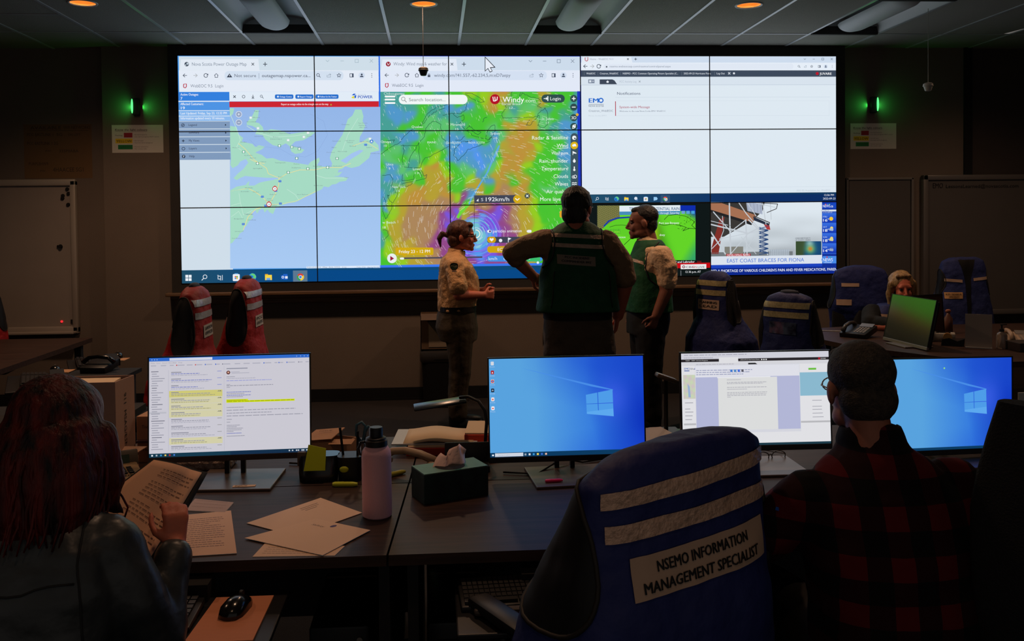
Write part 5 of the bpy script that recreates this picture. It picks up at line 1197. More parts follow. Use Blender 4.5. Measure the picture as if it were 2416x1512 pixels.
for x in (0.865, 0.885, 0.91, 0.922, 0.945, 0.955, 0.975): C1.rect(x, 0.609, x+0.009, 0.617, (190, 200, 210), 4)
_, put = monitor('m1', 'left computer monitor showing an email inbox with a yellow highlighted line', (-1.467, -4.993, 1.006), R(2.3), R(4.1), 0, 0.543, 0.34, C1, (0.025, 0.0), R(-5), (0.275, 0.245))
o = MB().box((0, 0, 0), (0.075, 0.020, 0.0012)).build('tape_label', mat('masking_tape', (205, 165, 130), 0.8), _); o.location = (0.025+0.035, -0.098, 0.011); o.rotation_euler = (0, 0, R(-1))
text_mesh('lettering', 'INPUT', M_MATTE, _, 0.012, (0.030, -0.105, 0.0125), (0, 0, R(-1)), 0.02, 0.04)
ob = put(text_mesh('badge', 'hp', M_BFRAME, _, 0.008, (0, 0, 0), (0, 0, 0), 0.0)); ob.matrix_local = ob.matrix_local @ Matrix.Translation((-0.006, -0.005, -0.17-0.014)) @ Matrix.Rotation(R(90), 4, 'X')

def wallpaper(C, h, wx=0.727, wy=0.455):
    def f(X, Y):
        t = np.clip((X-0.05)/0.93, 0, 1)
        u = np.clip(X*0.85+(0.30-np.abs(Y-0.42))*0.4, 0, 1.3)
        c0, c1, c2 = np.array((88, 162, 222.)), np.array((50, 120, 222.)), np.array((12, 48, 185.))
        s = np.clip((X-0.30)/0.42, 0, 1)[..., None]; s2 = np.clip((X-0.62-0.25*np.clip(Y-0.3, 0, 1))/0.34, 0, 1)[..., None]
        c = c0*(1-s)+c1*s
        up = np.clip((0.30-Y)/0.30+(X-0.45)*0.9, 0, 1)[..., None]*np.clip((X-.2)/.5, 0, 1)[..., None]
        dn = np.clip((Y-0.46)/0.25+(X-0.60)*0.9, 0, 1)[..., None]*np.clip((X-.3)/.6, 0, 1)[..., None]
        c = c*(1-s2)+c2*s2; c = c*(1-up*.75)+np.array((28, 76, 205.))*up*.75; c = c*(1-dn*.6)+np.array((26, 70, 205.))*dn*.6
        g = np.exp(-((X-0.80)/0.10)**2-((Y-0.27)/0.12)**2)[..., None]; c = c*(1-g*.55)+np.array((72, 100, 238.))*g*.55
        return c
    C.field(0, 0, 1, h, 56, 34, f, 0)
    C.poly([(0.2, 0.06), (0.80, 0.212), (0.80, 0.218), (0.66, 0.19)], (72, 140, 230), 1)
    for a in (((0.623, 0.243), (0.697, 0.230), (0.699, 0.298), (0.625, 0.300)), ((0.702, 0.229), (0.797, 0.213), (0.799, 0.297), (0.704, 0.298)), ((0.625, 0.304), (0.699, 0.302), (0.701, 0.368), (0.627, 0.365)), ((0.704, 0.302), (0.799, 0.301), (0.802, 0.385), (0.706, 0.370))):
        C.poly(a, (78, 156, 232), 2)
    C.poly([(0.627, 0.352), (0.80, 0.335), (0.802, 0.385), (0.627, 0.365)], (92, 168, 238), 3)
h2 = 0.34/0.544
C2 = Canvas(); wallpaper(C2, h2)
for k, (c_, n_) in enumerate((((210, 215, 225), 'Recycle'), ((170, 20, 30), 'Acrobat'), ((230, 200, 190), 'Chrome'), ((30, 40, 60), 'Kindle'), ((235, 225, 225), 'Forms'), ((235, 235, 240), 'Notes'))):
    y = 0.017+k*0.057; C2.rrect(0.012, y, 0.032, y+0.024, 0.004, c_, 2); C2.text(0.006, y+0.036, 0.031, 0.006, n_, (200, 215, 240), 3)
    if k == 1: C2.poly([(0.017, y+0.018), (0.022, y+0.006), (0.027, y+0.018)], (240, 235, 235), 3)
    if k == 2: C2.disc(0.022, y+0.012, 0.010, (200, 80, 60), 3); C2.disc(0.022, y+0.012, 0.005, (80, 130, 220), 4)
    if k == 3: C2.disc(0.022, y+0.012, 0.005, (150, 170, 190), 3)
    if k > 3: C2.disc(0.022, y+0.013, 0.005, (205, 70, 70), 3)
C2.rect(0, 0.597, 1, h2, (12, 58, 96), 4); C2.rect(0.031, 0.600, 0.212, h2-0.003, (205, 212, 224), 5); C2.text(0.05, 0.615, 0.075, 0.007, 'Type here to search', (150, 155, 170), 6)
C2.rect(0.012, 0.607, 0.024, 0.617, (225, 232, 240), 5)
for k, c_ in enumerate(((150, 165, 180), (220, 225, 230), (60, 150, 215), (235, 210, 90), (60, 110, 210), (225, 180, 160))): C2.rect(0.22+k*0.0265, 0.606, 0.232+k*0.0265, 0.618, c_, 5)
for x in (0.84, 0.87, 0.9, 0.93): C2.rect(x, 0.607, x+0.012, 0.615, (190, 200, 215), 5)
monitor('m2', 'middle computer monitor showing a blue desktop with a column of icons', (-0.297, -5.046, 0.985), R(0.3), R(3.3), 0, 0.544, 0.34, C2, (0.0, -0.02), R(4), (0.275, 0.24), chin_m=mat('chin_dark', (40, 36, 34), 0.4))

h3 = 0.33/0.537
C3 = Canvas(); C3.rect(0, 0, 1, h3, (224, 224, 228), 0); C3.rect(0, 0, 1, 0.040, (206, 206, 216), 1); C3.rect(0, 0.040, 1, 0.058, (42, 38, 42), 2)
C3.rect(0.255, 0.030, 0.385, 0.068, (222, 222, 226), 3); C3.lines_of_text(0.02, 0.010, 0.5, 1, 0.01, 0.005, (165, 165, 180), 2, 3); C3.lines_of_text(0.02, 0.028, 0.24, 1, 0.01, 0.005, (165, 165, 180), 2, 4)
C3.text(0.03, 0.051, 0.03, 0.006, 'WebEOC', (220, 220, 220), 3); C3.text(0.07, 0.051, 0.11, 0.006, 'NSEMO - Information Management', (220, 220, 220), 3); C3.text(0.40, 0.051, 0.13, 0.006, '2022-09-23 Hurricane Fiona', (220, 220, 220), 3)
C3.disc(0.935, 0.049, 0.007, (190, 25, 45), 3); C3.text(0.945, 0.052, 0.035, 0.006, 'JUVARE', (235, 235, 235), 3, 0.02)
for x in (0.54, 0.555, 0.57): C3.rect(x, 0.045, x+0.009, 0.053, (220, 220, 220), 3)
C3.rect(0, 0.058, 1, 0.082, (212, 212, 218), 1); C3.poly([(0.452, 0.080), (0.452, 0.070), (0.50, 0.070), (0.515, 0.080)], (30, 30, 34), 3); C3.lines_of_text(0.10, 0.073, 0.43, 1, 0.01, 0.004, (170, 170, 182), 2, 9)
C3.text(0.02, 0.108, 0.038, 0.014, 'EMO', (60, 100, 175), 3, 0.04); C3.rect(0.02, 0.112, 0.055, 0.118, (90, 110, 170), 3); C3.text(0.062, 0.108, 0.03, 0.012, 'Sha', (70, 80, 90), 3); C3.rect(0.09, 0.097, 0.115, 0.108, (40, 80, 210), 3)
def mapf(X, Y):
    n = (np.sin(X*180+Y*60)+np.sin(Y*140-X*50)+2)[..., None]/4; return np.array((196, 216, 176.))*(1-n)+np.array((206, 190, 196.))*n
C3.field(0.012, 0.142, 0.092, 0.30, 12, 18, mapf, 2); C3.poly([(0.04, 0.20), (0.055, 0.22), (0.06, 0.29), (0.045, 0.29)], (150, 175, 210), 3)
C3.rect(0.80, 0.14, 1, 0.295, (138, 184, 206), 2); C3.rect(0.86, 0.111, 0.913, 0.124, (110, 190, 70), 3)
for y in (0.325, 0.365, 0.385, 0.410, 0.435): C3.rect(0.02, y, 0.05+(y % .03), y+0.004, (150, 150, 160), 3); C3.rect(0.88, y, 0.94+(y % .02), y+0.004, (160, 160, 170), 3)
C3.rect(0.01, 0.462, 1, 0.474, (184, 184, 188), 2)
C3.rect(0.092, 0.080, 0.80, 0.530, (212, 213, 222), 4); C3.rect(0.095, 0.085, 0.797, 0.160, (222, 223, 232), 5); C3.rect(0.095, 0.160, 0.797, 0.512, (178, 182, 214), 5); C3.rect(0.245, 0.165, 0.645, 0.512, (219, 220, 220), 6)
for y, xe in ((0.178, 0.40), (0.195, 0.575), (0.203, 0.55), (0.228, 0.572), (0.240, 0.44), (0.262, 0.575), (0.272, 0.57), (0.282, 0.57), (0.292, 0.33)): C3.lines_of_text(0.305, y, xe, 1, 0.01, 0.0045, (176, 176, 184), 7, int(y*1000), 0)
for k in range(3): C3.lines_of_text(0.10, 0.112+k*0.014, 0.50-k*.04, 1, 0.01, 0.005, (150, 155, 185), 6, 30+k, 0.1)
for k, c_ in enumerate(((60, 120, 210), (80, 140, 200), (70, 110, 220), (90, 90, 100))): C3.rect(0.33+k*0.025, 0.112, 0.345+k*0.025, 0.128, c_, 7)
C3.rect(0.24, 0.161, 0.60, 0.166, (235, 236, 240), 6); C3.rect(0, 0.600, 1, h3, (30, 60, 74), 4)
monitor('m3', 'computer monitor showing a white text document, beside the seated man\'s head', (0.388, -5.02, 0.990), R(-0.9), R(3.4), 0, 0.537, 0.33, C3, (0.02, 0.0), 0, (0.275, 0.24), chin_m=mat('chin_dark', (40, 36, 34), 0.4))
h4 = 0.33/0.534
C4 = Canvas(); wallpaper(C4, h4); C4.disc(0.47, 0.065, 0.006, (150, 230, 120), 4, 8); C4.rect(0, 0.60, 1, h4, (12, 58, 96), 4)
monitor('m4', 'rightmost computer monitor, blue desktop half hidden by the seated man', (1.106, -5.011, 0.951), R(7.6), R(2.1), R(1.4), 0.534, 0.33, C4, (0, 0), 0, chin_m=mat('chin_dark', (40, 36, 34), 0.4))

# ------------------------------------------------------------ things on the foreground desk
def sheet(name, lab, cat, pts, z, col=(226, 190, 158), lines=None, thick=0.0012, fold=None, grp=None, curl=0.0):
    """pts: corners TL, TR, BR, BL in metres on the desk"""
    C = Canvas(); C.rect(0, 0, 1, 1, col, 0)
    if lines: lines(C)
    T, K, L = C.arrays(); P = [np.array(p) for p in pts]
    def f(x, y, e):
        x = x[:, None]; y = y[:, None]
        q = (P[0]*(1-x)+P[1]*x)*(1-y)+(P[3]*(1-x)+P[2]*x)*y
        return np.c_[q, z+thick+e+curl*((x[:, 0]-.5)**2+(y[:, 0]-.5)**2)]
    if curl:
        Cg = Canvas(); Cg.field(0, 0, 1, 1, 8, 8, lambda X, Y: np.ones(X.shape+(3,))*np.array(col), 0)
        T0, K0, L0 = Cg.arrays(); keep = L > 0; T = np.concatenate([T0, T[keep]]); K = np.concatenate([K0, K[keep]]); L = np.concatenate([L0, L[keep]])
    o = canvas_mesh(name, T, K, L, f, 0.0002, M_PRINT, None)
    b = bmesh.new(); b.from_mesh(o.data)
    if not curl:
        vs = [b.verts.new((*p, z+thick-0.0001)) for p in pts]; lo = [b.verts.new((*p, z)) for p in pts]
        for k in range(4): b.faces.new((vs[k], vs[(k+1) % 4], lo[(k+1) % 4], lo[k]))
    b.to_mesh(o.data); b.free()
    return tag(o, lab, cat, grp)
def lt(n, seed, c=(120, 96, 84), x0=0.08, x1=0.9, y0=0.1, y1=0.9, h=0.018, short=0.5):
    return lambda C: [C.lines_of_text(x0, y0+(y1-y0)*k/n, x1, 1, 0, h, c, 1, seed+k, short if k % 4 == 3 else 0.1) for k in range(n)]
def env(C):
    C.lines_of_text(0.62, 0.14, 0.9, 1, 0, .02, (150, 120, 100), 1, 3); C.lines_of_text(0.60, 0.20, 0.88, 1, 0, .02, (150, 120, 100), 1, 4); C.lines_of_text(0.62, 0.26, 0.86, 1, 0, .02, (150, 120, 100), 1, 5)
def stamp(C):
    C.disc(0.46, 0.12, 0.035, (70, 50, 110), 1, 14, 0.05); C.text(0.18, 0.22, 0.2, 0.05, 'Safety', (130, 105, 95), 1)
sheet('envelope', 'printed slip lowest of the loose papers at the desk edge', 'paper', [(-1.235, -5.60), (-1.01, -5.645), (-1.03, -5.712), (-1.25, -5.70)], ZD, (220, 182, 150), lt(4, 7, y0=.3))
sheet('envelope', 'pale envelope nearest the pink bottle, upper of the two crossed ones', 'envelope', [(-1.322, -5.435), (-1.132, -5.215), (-0.985, -5.375), (-1.155, -5.56)], ZD+0.0014, (222, 184, 152), env)
sheet('envelope', 'pale envelope with a violet stamp lying crosswise over the other', 'envelope', [(-1.12, -5.42), (-0.948, -5.535), (-1.062, -5.715), (-1.30, -5.565)], ZD+0.0030, (226, 188, 156), stamp)
sheet('document_sleeve', 'typed page in a clear sleeve beside the seated woman\'s hand', 'document', [(-1.56, -5.35), (-1.395, -5.315), (-1.297, -5.675), (-1.50, -5.69)], ZD+0.0012, (214, 172, 142), lt(15, 50, (130, 98, 92), .08, .88, .14, .86, .012), 0.0016)
sheet('document_sleeve', 'small clear sleeve of cards above the typed page', 'document', [(-1.54, -5.185), (-1.405, -5.235), (-1.41, -5.33), (-1.54, -5.30)], ZD, (170, 140, 128), lt(3, 90), 0.003)
sheet('document_sleeve', 'pale page showing beneath the held folder', 'document', [(-1.78, -5.15), (-1.60, -5.06), (-1.60, -5.30), (-1.80, -5.40)], ZD, (200, 160, 134), lt(8, 190))

M_PINK = mat('pink_powder_coat', (232, 178, 188), 0.55, noise=0.04, scale=200, bump=0.15, bscale=500)
t = thing('water_bottle', 'tall dusty-pink insulated bottle with a black loop lid', 'bottle', (-0.937, -5.40, ZD))
MB().lathe([(0.0, 0), (0.040, 0), (0.0445, 0.004), (0.045, 0.02), (0.045, 0.185), (0.043, 0.200), (0.034, 0.214), (0.031, 0.218)], seg=40).build('body', M_PINK, t, smooth=40)
MB().lathe([(0.031, 0.214), (0.034, 0.216), (0.034, 0.232), (0.030, 0.236), (0.030, 0.240), (0.021, 0.244), (0.021, 0.268), (0.019, 0.272), (0, 0.272)], seg=36).build('lid', M_BLACK, t, smooth=40)
MB().tube([(-0.030, 0, 0.228), (-0.046, 0, 0.226), (-0.054, 0, 0.208), (-0.050, 0, 0.190), (-0.040, 0, 0.186), (-0.034, 0, 0.200), (-0.032, 0, 0.222)], 0.0045, 10).build('carry_loop', M_BLACK, t, smooth=True)

M_TISB = mat('dark_green_card', (26, 48, 44), 0.55, noise=0.35, scale=26, rgb2=(16, 28, 28))
M_TIST = mat('teal_card', (58, 128, 112), 0.5, noise=0.15, scale=20)
t = thing('tissue_box', 'dark green cardboard tissue box with a tissue poking out', 'tissue box', (-0.712, -5.222, ZD), R(22))
MB().box((0, 0, 0.048), (0.225, 0.115, 0.096), bev=0.002).build('carton', M_TISB, t)
MB().box((0, 0, 0.0968), (0.222, 0.112, 0.0012)).build('top_panel', M_TIST, t)
MB().lathe([(0.0, 0.0982), (0.048, 0.0982), (0.050, 0.0978)], seg=28).build('opening', M_MATTE, t)
b = MB(); rn = random.Random(4); rows = []
for j in range(7):
    z = 0.092+j*0.0085; wd = 0.062-j*0.003
    rows.append([b.bm.verts.new((-wd+2*wd*i/10+0.004*j, 0.010*math.sin(i*1.3+j*.5)*(1+.1*j)+0.004*j, z+0.016*math.sin(i*0.62+3.6)*(j/6))) for i in range(11)])
for a, c in zip(rows, rows[1:]):
    for i in range(10): b.bm.faces.new((a[i], a[i+1], c[i+1], c[i]))
o = b.build('tissue', mat('tissue_paper', (232, 196, 184), 0.9), t, smooth=True); sl = o.modifiers.new('thick', 'SOLIDIFY'); sl.thickness = 0.001

M_YEL = mat('highlighter_yellow', (200, 205, 40), 0.4)
def marker(x, y, z, rz, m1, lab, ln=0.105, r=0.0085, cat='marker pen'):
    t = thing('marker_pen', lab, cat, (x, y, z+r), rz)
    MB().lathe([(0, -ln*.5), (r*.7, -ln*.5), (r, -ln*.42), (r*1.05, -ln*.05), (r*.95, -ln*.05)], seg=18, rot=(0, R(90), 0)).build('cap', m1, t, smooth=40)
    MB().lathe([(r*.95, -ln*.06), (r, 0), (r, ln*.3), (r*.8, ln*.42), (r*.6, ln*.5), (0, ln*.5)], seg=18, rot=(0, R(90), 0)).build('barrel', m1, t, smooth=40)
    return t
marker(-1.065, -5.095, ZD, R(-5), M_YEL, 'yellow-green highlighter lying in front of the black pen cups', 0.085)
marker(-0.90, -4.985, ZD, R(35), mat('marker_olive', (170, 165, 60), 0.45), 'yellow-green highlighter half hidden behind the pink bottle', 0.08)
marker(-0.36, -5.15, ZD+0.010, R(3), mat('marker_pink', (230, 40, 100), 0.4), 'pink marker lying on the middle monitor\'s base', 0.06, 0.006)
# pen cups and note holder
t = thing('note_holder', 'rounded black desk organiser holding yellow-green notes', 'desk organiser', (-1.165, -4.99, ZD))
b = MB(); b.loft([((0, 0, 0), .066, .05, 0, 4), ((0, 0, .03), .068, .052, 0, 4), ((0, 0.012, .085), .070, .040, 0, 4)], seg=32, caps=True); b.build('tray', mat('gloss_organiser', (18, 18, 20), 0.22, spec=0.6), t, smooth=40)
MB().box((-0.058, -0.01, 0.075), (0.03, 0.02, 0.05), bev=0.004).build('clip_holder', M_STAND, t)
M_NOTE = mat('sticky_note', (205, 218, 30), 0.75)
o = MB().poly([(-0.045, 0, 0), (0.028, 0, 0), (0.030, 0.0, 0.074), (-0.030, 0.0, 0.088)], 0.006, (0, 1, 0)).build('sticky_note_pad', M_NOTE); o.location = (-1.165, -5.052, ZD+0.045); o.rotation_euler = (R(-12), 0, 0)
tag(o, 'yellow-green sticky note pad standing in the black organiser', 'sticky notes')
t = thing('pen_cup', 'black pen cup left of the pink bottle, filled with pens', 'pen cup', (-1.055, -5.0, ZD))
MB().loft([((0, 0, 0), .040, .045, 0, 4), ((0, 0, .085), .044, .045, 0, 4)], seg=28).build('cup', M_BLACK, t, smooth=40)
MB().sph((-0.018, -0.045, 0.045), (0.016, 0.006, 0.011)).build('sticker', M_YEL, t, smooth=True)
M_TEAL = mat('teal_plastic', (50, 92, 110), 0.4)
for k, (x, y, tx, ty, ln, mt, nm, lb) in enumerate(((-1.075, -5.0, -.10, 0, .15, M_MATTE, 'pen', 'black pen standing in the cup'), (-1.05, -4.99, .06, 0, .16, M_TEAL, 'scissors_handle', ''), (-1.03, -5.01, .02, .05, .14, M_MATTE, 'pen', ''))):
    if nm == 'pen':
        o = MB().cyl((0, 0, 0), (0, 0, ln), 0.0045, seg=10).build('pen', mt); o.location = (x, y, ZD+0.03); o.rotation_euler = (ty, tx, 0)
        tag(o, 'dark pen standing in the black cup left of the pink bottle', 'pen', 'pens in the cup')
t = thing('scissors', 'scissors with grey-blue looped handles standing in the pen cup', 'scissors', (-1.015, -4.99, ZD+0.12))
b = MB(); b.tube([(0, 0, 0), (-0.02, 0, 0.03), (-0.018, 0, 0.065), (0.0, 0, 0.075), (0.012, 0, 0.06), (0.006, 0, 0.02), (0, 0, 0)], 0.005, 8); b.tube([(0.004, 0.008, 0), (0.03, 0.008, 0.02), (0.036, 0.008, 0.05), (0.022, 0.008, 0.058), (0.012, 0.008, 0.04), (0.004, 0.008, 0)], 0.005, 8)
b.build('handles', M_TEAL, t, smooth=True); MB().box((0.003, 0.004, -0.045), (0.014, 0.003, 0.09)).build('blades', M_STAND, t)
# open tissue-wipe carton behind the organiser
t = thing('cardboard_box', 'small open cardboard box with raised flaps behind the pen cups', 'box', (-1.16, -4.70, ZD), R(-24))
M_CARD2 = mat('light_card', (190, 145, 112), 0.8, noise=0.1, scale=14)
b = MB()
for c, d in (((0, 0, 0.003), (0.17, 0.10, 0.005)), ((0, -0.05, 0.035), (0.17, 0.003, 0.07)), ((0, 0.05, 0.035), (0.17, 0.003, 0.07)), ((-0.085, 0, 0.035), (0.003, 0.10, 0.07)), ((0.085, 0, 0.035), (0.003, 0.10, 0.07))): b.box(c, d)
b.build('carton', M_CARD2, t)
o = MB().box((-0.03, 0.0, 0.082), (0.13, 0.11, 0.003), rot=(R(10), R(-8), 0)).build('flap', M_CARD2, t)
MB().box((0.075, -0.045, 0.072), (0.10, 0.035, 0.003), rot=(R(20), R(-5), 0)).build('flap', M_CARD2, t)
o = text_mesh('lettering', 'TISSUE', M_MATTE, t, 0.010, (-0.06, 0.01, 0.088), (R(10), R(-8), 0), 0.0, 0.06)
# binders with paper
def stack_of_paper(nm, lab, x, y, rz, w, d, z0, th, mt, topm, cat):
    t = thing(nm, lab, cat, (x, y, z0), rz); MB().box((0, 0, th/2), (w, d, th), bev=0.003).build('cover', mt, t); MB().box((0.0, -0.0, th+0.003), (w*.96, d*.95, 0.006)).build('pages', topm, t); return t
M_PAPER = mat('office_paper', (232, 205, 170), 0.85)
M_ORG = mat('red_orange_folder', (210, 60, 36), 0.6)
stack_of_paper('folder', 'red-orange folder lying under the open binder of pages', -0.70, -4.62, R(-3), 0.33, 0.24, ZD, 0.03, M_ORG, M_PAPER, 'folder')
t = thing('ring_binder', 'open white binder of pages lying on the red-orange folder', 'binder', (-0.735, -4.60, ZD+0.037), R(-4))
MB().box((-0.02, 0, 0.003), (0.33, 0.24, 0.005)).build('cover', M_WHITEP, t)
b = MB(); n = 12
rows = [[b.bm.verts.new((-0.14+0.27*i/n, yy, 0.008+0.012*math.sin(math.pi*min(1, i/n*1.2))**2)) for i in range(n+1)] for yy in (-0.115, 0.115)]
for i in range(n): b.bm.faces.new((rows[0][i], rows[0][i+1], rows[1][i+1], rows[1][i]))
o = b.build('pages', M_PAPER, t, smooth=True); sl = o.modifiers.new('thick', 'SOLIDIFY'); sl.thickness = 0.006
stack_of_paper('folder', 'pale paper pad standing right of the open binder, beside the middle monitor', -0.585, -4.58, R(-6), 0.10, 0.22, ZD+0.0, 0.065, M_ORG, M_PAPER, 'folder')
# black cradle box, phone handset with coiled cord
t = thing('document_tray', 'small black angled tray behind the tissue box', 'tray', (-0.64, -4.93, ZD))
b = MB(); b.box((0, 0.03, 0.055), (0.17, 0.03, 0.07), rot=(R(-15), 0, 0), bev=0.004); b.box((0, 0, 0.012), (0.15, 0.10, 0.024), bev=0.004); b.build('body', M_BLACK, t, smooth=40)
M_BEIGE = mat('beige_phone', (176, 150, 124), 0.45)
t = thing('telephone_handset', 'beige telephone handset lying behind the pink bottle', 'telephone', (-0.85, -4.96, ZD+0.02), R(-20))
b = MB(); b.tube([(-0.11, 0.02, 0.03), (-0.07, 0.015, 0.052), (-0.02, 0.005, 0.060), (0.04, 0, 0.052), (0.10, 0, 0.03)], [0.014, 0.014, 0.013, 0.014, 0.015], 12); b.sph((-0.10, 0.02, 0.018), (0.026, 0.024, 0.018)); b.sph((0.09, 0, 0.018), (0.026, 0.024, 0.018)); b.build('handset', M_BEIGE, t, smooth=True)
t2 = MB(); pts = []
for k in range(160):
    s_ = k/159; a = s_*2*math.pi*15; c = (0.10+0.07*math.sin(s_*2.6), -0.02-0.05*s_, 0.0+0.0*s_)
    pts.append((c[0]+0.008*math.cos(a)*0.3, c[1]+0.008*math.cos(a), c[2]+0.008*math.sin(a)))
t2.tube(pts, 0.0022, 6); t2.build('coiled_cord', M_BEIGE, t, smooth=True)
# gooseneck desk lamp (off)
t = thing('desk_lamp', 'black gooseneck desk lamp with a flat head, left of the middle monitor', 'lamp', (-0.575, -4.80, ZD))
MB().lathe([(0, 0), (0.06, 0), (0.06, 0.012), (0.02, 0.02), (0, 0.02)], seg=32).build('base', M_BLACK, t, smooth=40)
MB().tube([(0, 0, 0.015), (0.005, 0, 0.08), (0.010, 0, 0.14), (0.004, 0.01, 0.18), (-0.018, 0.03, 0.212), (-0.055, 0.05, 0.226), (-0.09, 0.06, 0.222)], 0.0065, 10).build('gooseneck', M_BLACK, t, smooth=True)
o = MB().box((0, 0, 0), (0.20, 0.07, 0.011), bev=0.004).build('lamp_head', mat('lamp_head_black', (34, 40, 44), 0.25, spec=0.6), t, smooth=40); o.location = (-0.165, 0.065, 0.200); o.rotation_euler = (R(6), R(-7), R(4))
# microphone stand
t = thing('desk_microphone', 'slim black desk stand with a flat silver head between two monitors', 'microphone', (0.195, -4.52, ZD))
MB().box((0, 0, 0.01), (0.12, 0.14, 0.02), bev=0.005).build('base', M_BLACK, t)
MB().cyl((0, 0, 0.01), (0, 0, 0.235), 0.009, 0.008).build('stem', M_BLACK, t, smooth=40)
o = MB().box((0, 0, 0), (0.085, 0.05, 0.018), bev=0.004).build('head', M_STAND, t, smooth=40); o.location = (0.0, 0, 0.24); o.rotation_euler = (0, R(20), 0)
t = thing('paper_stack', 'white paper stack behind the middle monitor, beside the black stand', 'paper', (0.06, -4.62, ZD)); MB().box((0, 0, 0.015), (0.28, 0.21, 0.03), rot=(0, 0, R(10))).build('pages', mat('white_sheets', (190, 180, 176), 0.8), t)
t = thing('folder', 'teal folder lying behind the document monitor', 'folder', (0.33, -4.66, ZD)); MB().box((0, 0, 0.012), (0.26, 0.24, 0.024), rot=(0, 0, R(-18))).build('cover', mat('teal_folder', (52, 110, 104), 0.6), t)
# file box, small boxes, paper bag
M_FBOX = mat('grey_white_card', (176, 140, 124), 0.8, noise=0.05, scale=8)
t = thing('file_box', 'tall white file box marked 911 MSAG/ESN behind the red-haired woman', 'box', (-2.04, -4.78, ZD), 0)
b = MB()
b.box((0, -0.125, 0.17), (0.30, 0.004, 0.34)); b.box((0, 0.065, 0.166), (0.30, 0.004, 0.332)); b.box((0, -0.03, 0.004), (0.30, 0.19, 0.008)); b.box((-0.15, -0.03, 0.165), (0.004, 0.19, 0.33))
b.poly([(0.15, -0.127, 0), (0.15, 0.067, 0), (0.15, 0.067, 0.332), (0.15, -0.127, 0.34)], 0.004, (1, 0, 0))
b.build('carton', M_FBOX, t)
MB().box((-0.02, -0.03, 0.318), (0.26, 0.17, 0.006), rot=(R(3), 0, 0)).build('papers_inside', M_PAPER, t)
MB().cyl((0.07, -0.128, 0.29), (0.07, -0.131, 0.29), 0.006).build('eyelet', M_MATTE, t)
o = text_mesh('lettering', '911  MSAG/ESN', M_MATTE, t, 0.024, (0.1555, -0.045, 0.285), (0, 0, 0), 0.02, 0.20)
o.rotation_euler = Matrix(((0, 0, 1), (0, 1, 0), (-1, 0, 0))).to_euler()
for k, (x, y, z, rz, d, lab) in enumerate(((-1.80, -4.66, ZD, 0, (0.15, 0.12, 0.075), 'small tan carton, lower of the two behind the email monitor'), (-1.80, -4.66, ZD+0.085, 0, (0.15, 0.12, 0.09), 'small tan carton, upper of the two behind the email monitor'))):
    t = thing('cardboard_box', lab, 'box', (x, y, z), R(-6)); MB().box((0, 0, d[2]/2), d, bev=0.002).build('carton', M_CARD2, t); MB().box((0, 0, d[2]+0.001), (0.03, d[1], 0.001)).build('tape', M_TEAL if k == 0 else M_BFRAME, t)
    text_mesh('lettering', 'Tissue', M_MATTE, t, 0.012, (-0.055, -d[1]/2-0.001, 0.045), (R(90), 0, 0), 0.0)
o = MB().box((0, 0, 0.004), (0.16, 0.13, 0.008)).build('folder', mat('plum_cover', (80, 56, 70), 0.6)); o.location = (-1.80, -4.66, ZD+0.0765); tag(o, 'thin plum-coloured notebook between the two small tan cartons', 'notebook')
t = thing('paper_packet', 'folded paper packet leaning by the small tan cartons', 'packet', (-1.90, -4.86, ZD+0.0))
o = MB().box((0, 0, 0), (0.12, 0.09, 0.045), bev=0.004).build('packet', M_CARD2, t); o.location = (0, 0, 0.035)
o = MB().poly([(-0.075, -0.04, 0), (0.05, -0.05, 0.0), (0.095, 0.03, 0.022), (-0.07, 0.04, 0.025)], 0.002).build('top_flap', mat('packet_white', (205, 165, 140), 0.7), t); o.location = (0, 0, 0.066)
# desk telephone with display, under her hair
M_OLIVE = mat('olive_plastic', (134, 110, 78), 0.5)
t = thing('desk_telephone', 'olive-beige desk telephone with a small screen beside the red hair', 'telephone', (-1.87, -5.02, ZD), R(28))
MB().box((0, 0, 0.025), (0.20, 0.20, 0.05), rot=(R(8), 0, 0), bev=0.008).build('body', M_OLIVE, t, smooth=40)
MB().box((0.02, 0.085, 0.07), (0.17, 0.03, 0.055), rot=(R(-25), 0, 0), bev=0.005).build('display_housing', mat('olive_dark', (72, 62, 50), 0.5), t, smooth=40)
MB().box((0.02, 0.068, 0.072), (0.11, 0.004, 0.03), rot=(R(-25), 0, 0)).build('display', mat('lcd_green', (50, 62, 50), 0.2), t)
b = MB()
for i in range(4):
    for j in range(3): b.box((0.02+j*0.022, 0.02-i*0.022, 0.053+0.0), (0.015, 0.014, 0.006))
k = b.build('keys', M_MATTE, t); k['kind'] = 'stuff'
# cling-wrapped packet behind monitor 1
o = MB().box((0, 0, 0.02), (0.20, 0.12, 0.04), bev=0.012).build('wrapped_packet', mat('cling_wrap', (150, 128, 116), 0.15, noise=0.3, scale=30, bump=0.9, bscale=45, spec=0.8)); o.location = (-1.60, -4.80, ZD)
tag(o, 'shiny cling-wrapped packet behind the email monitor', 'packet')
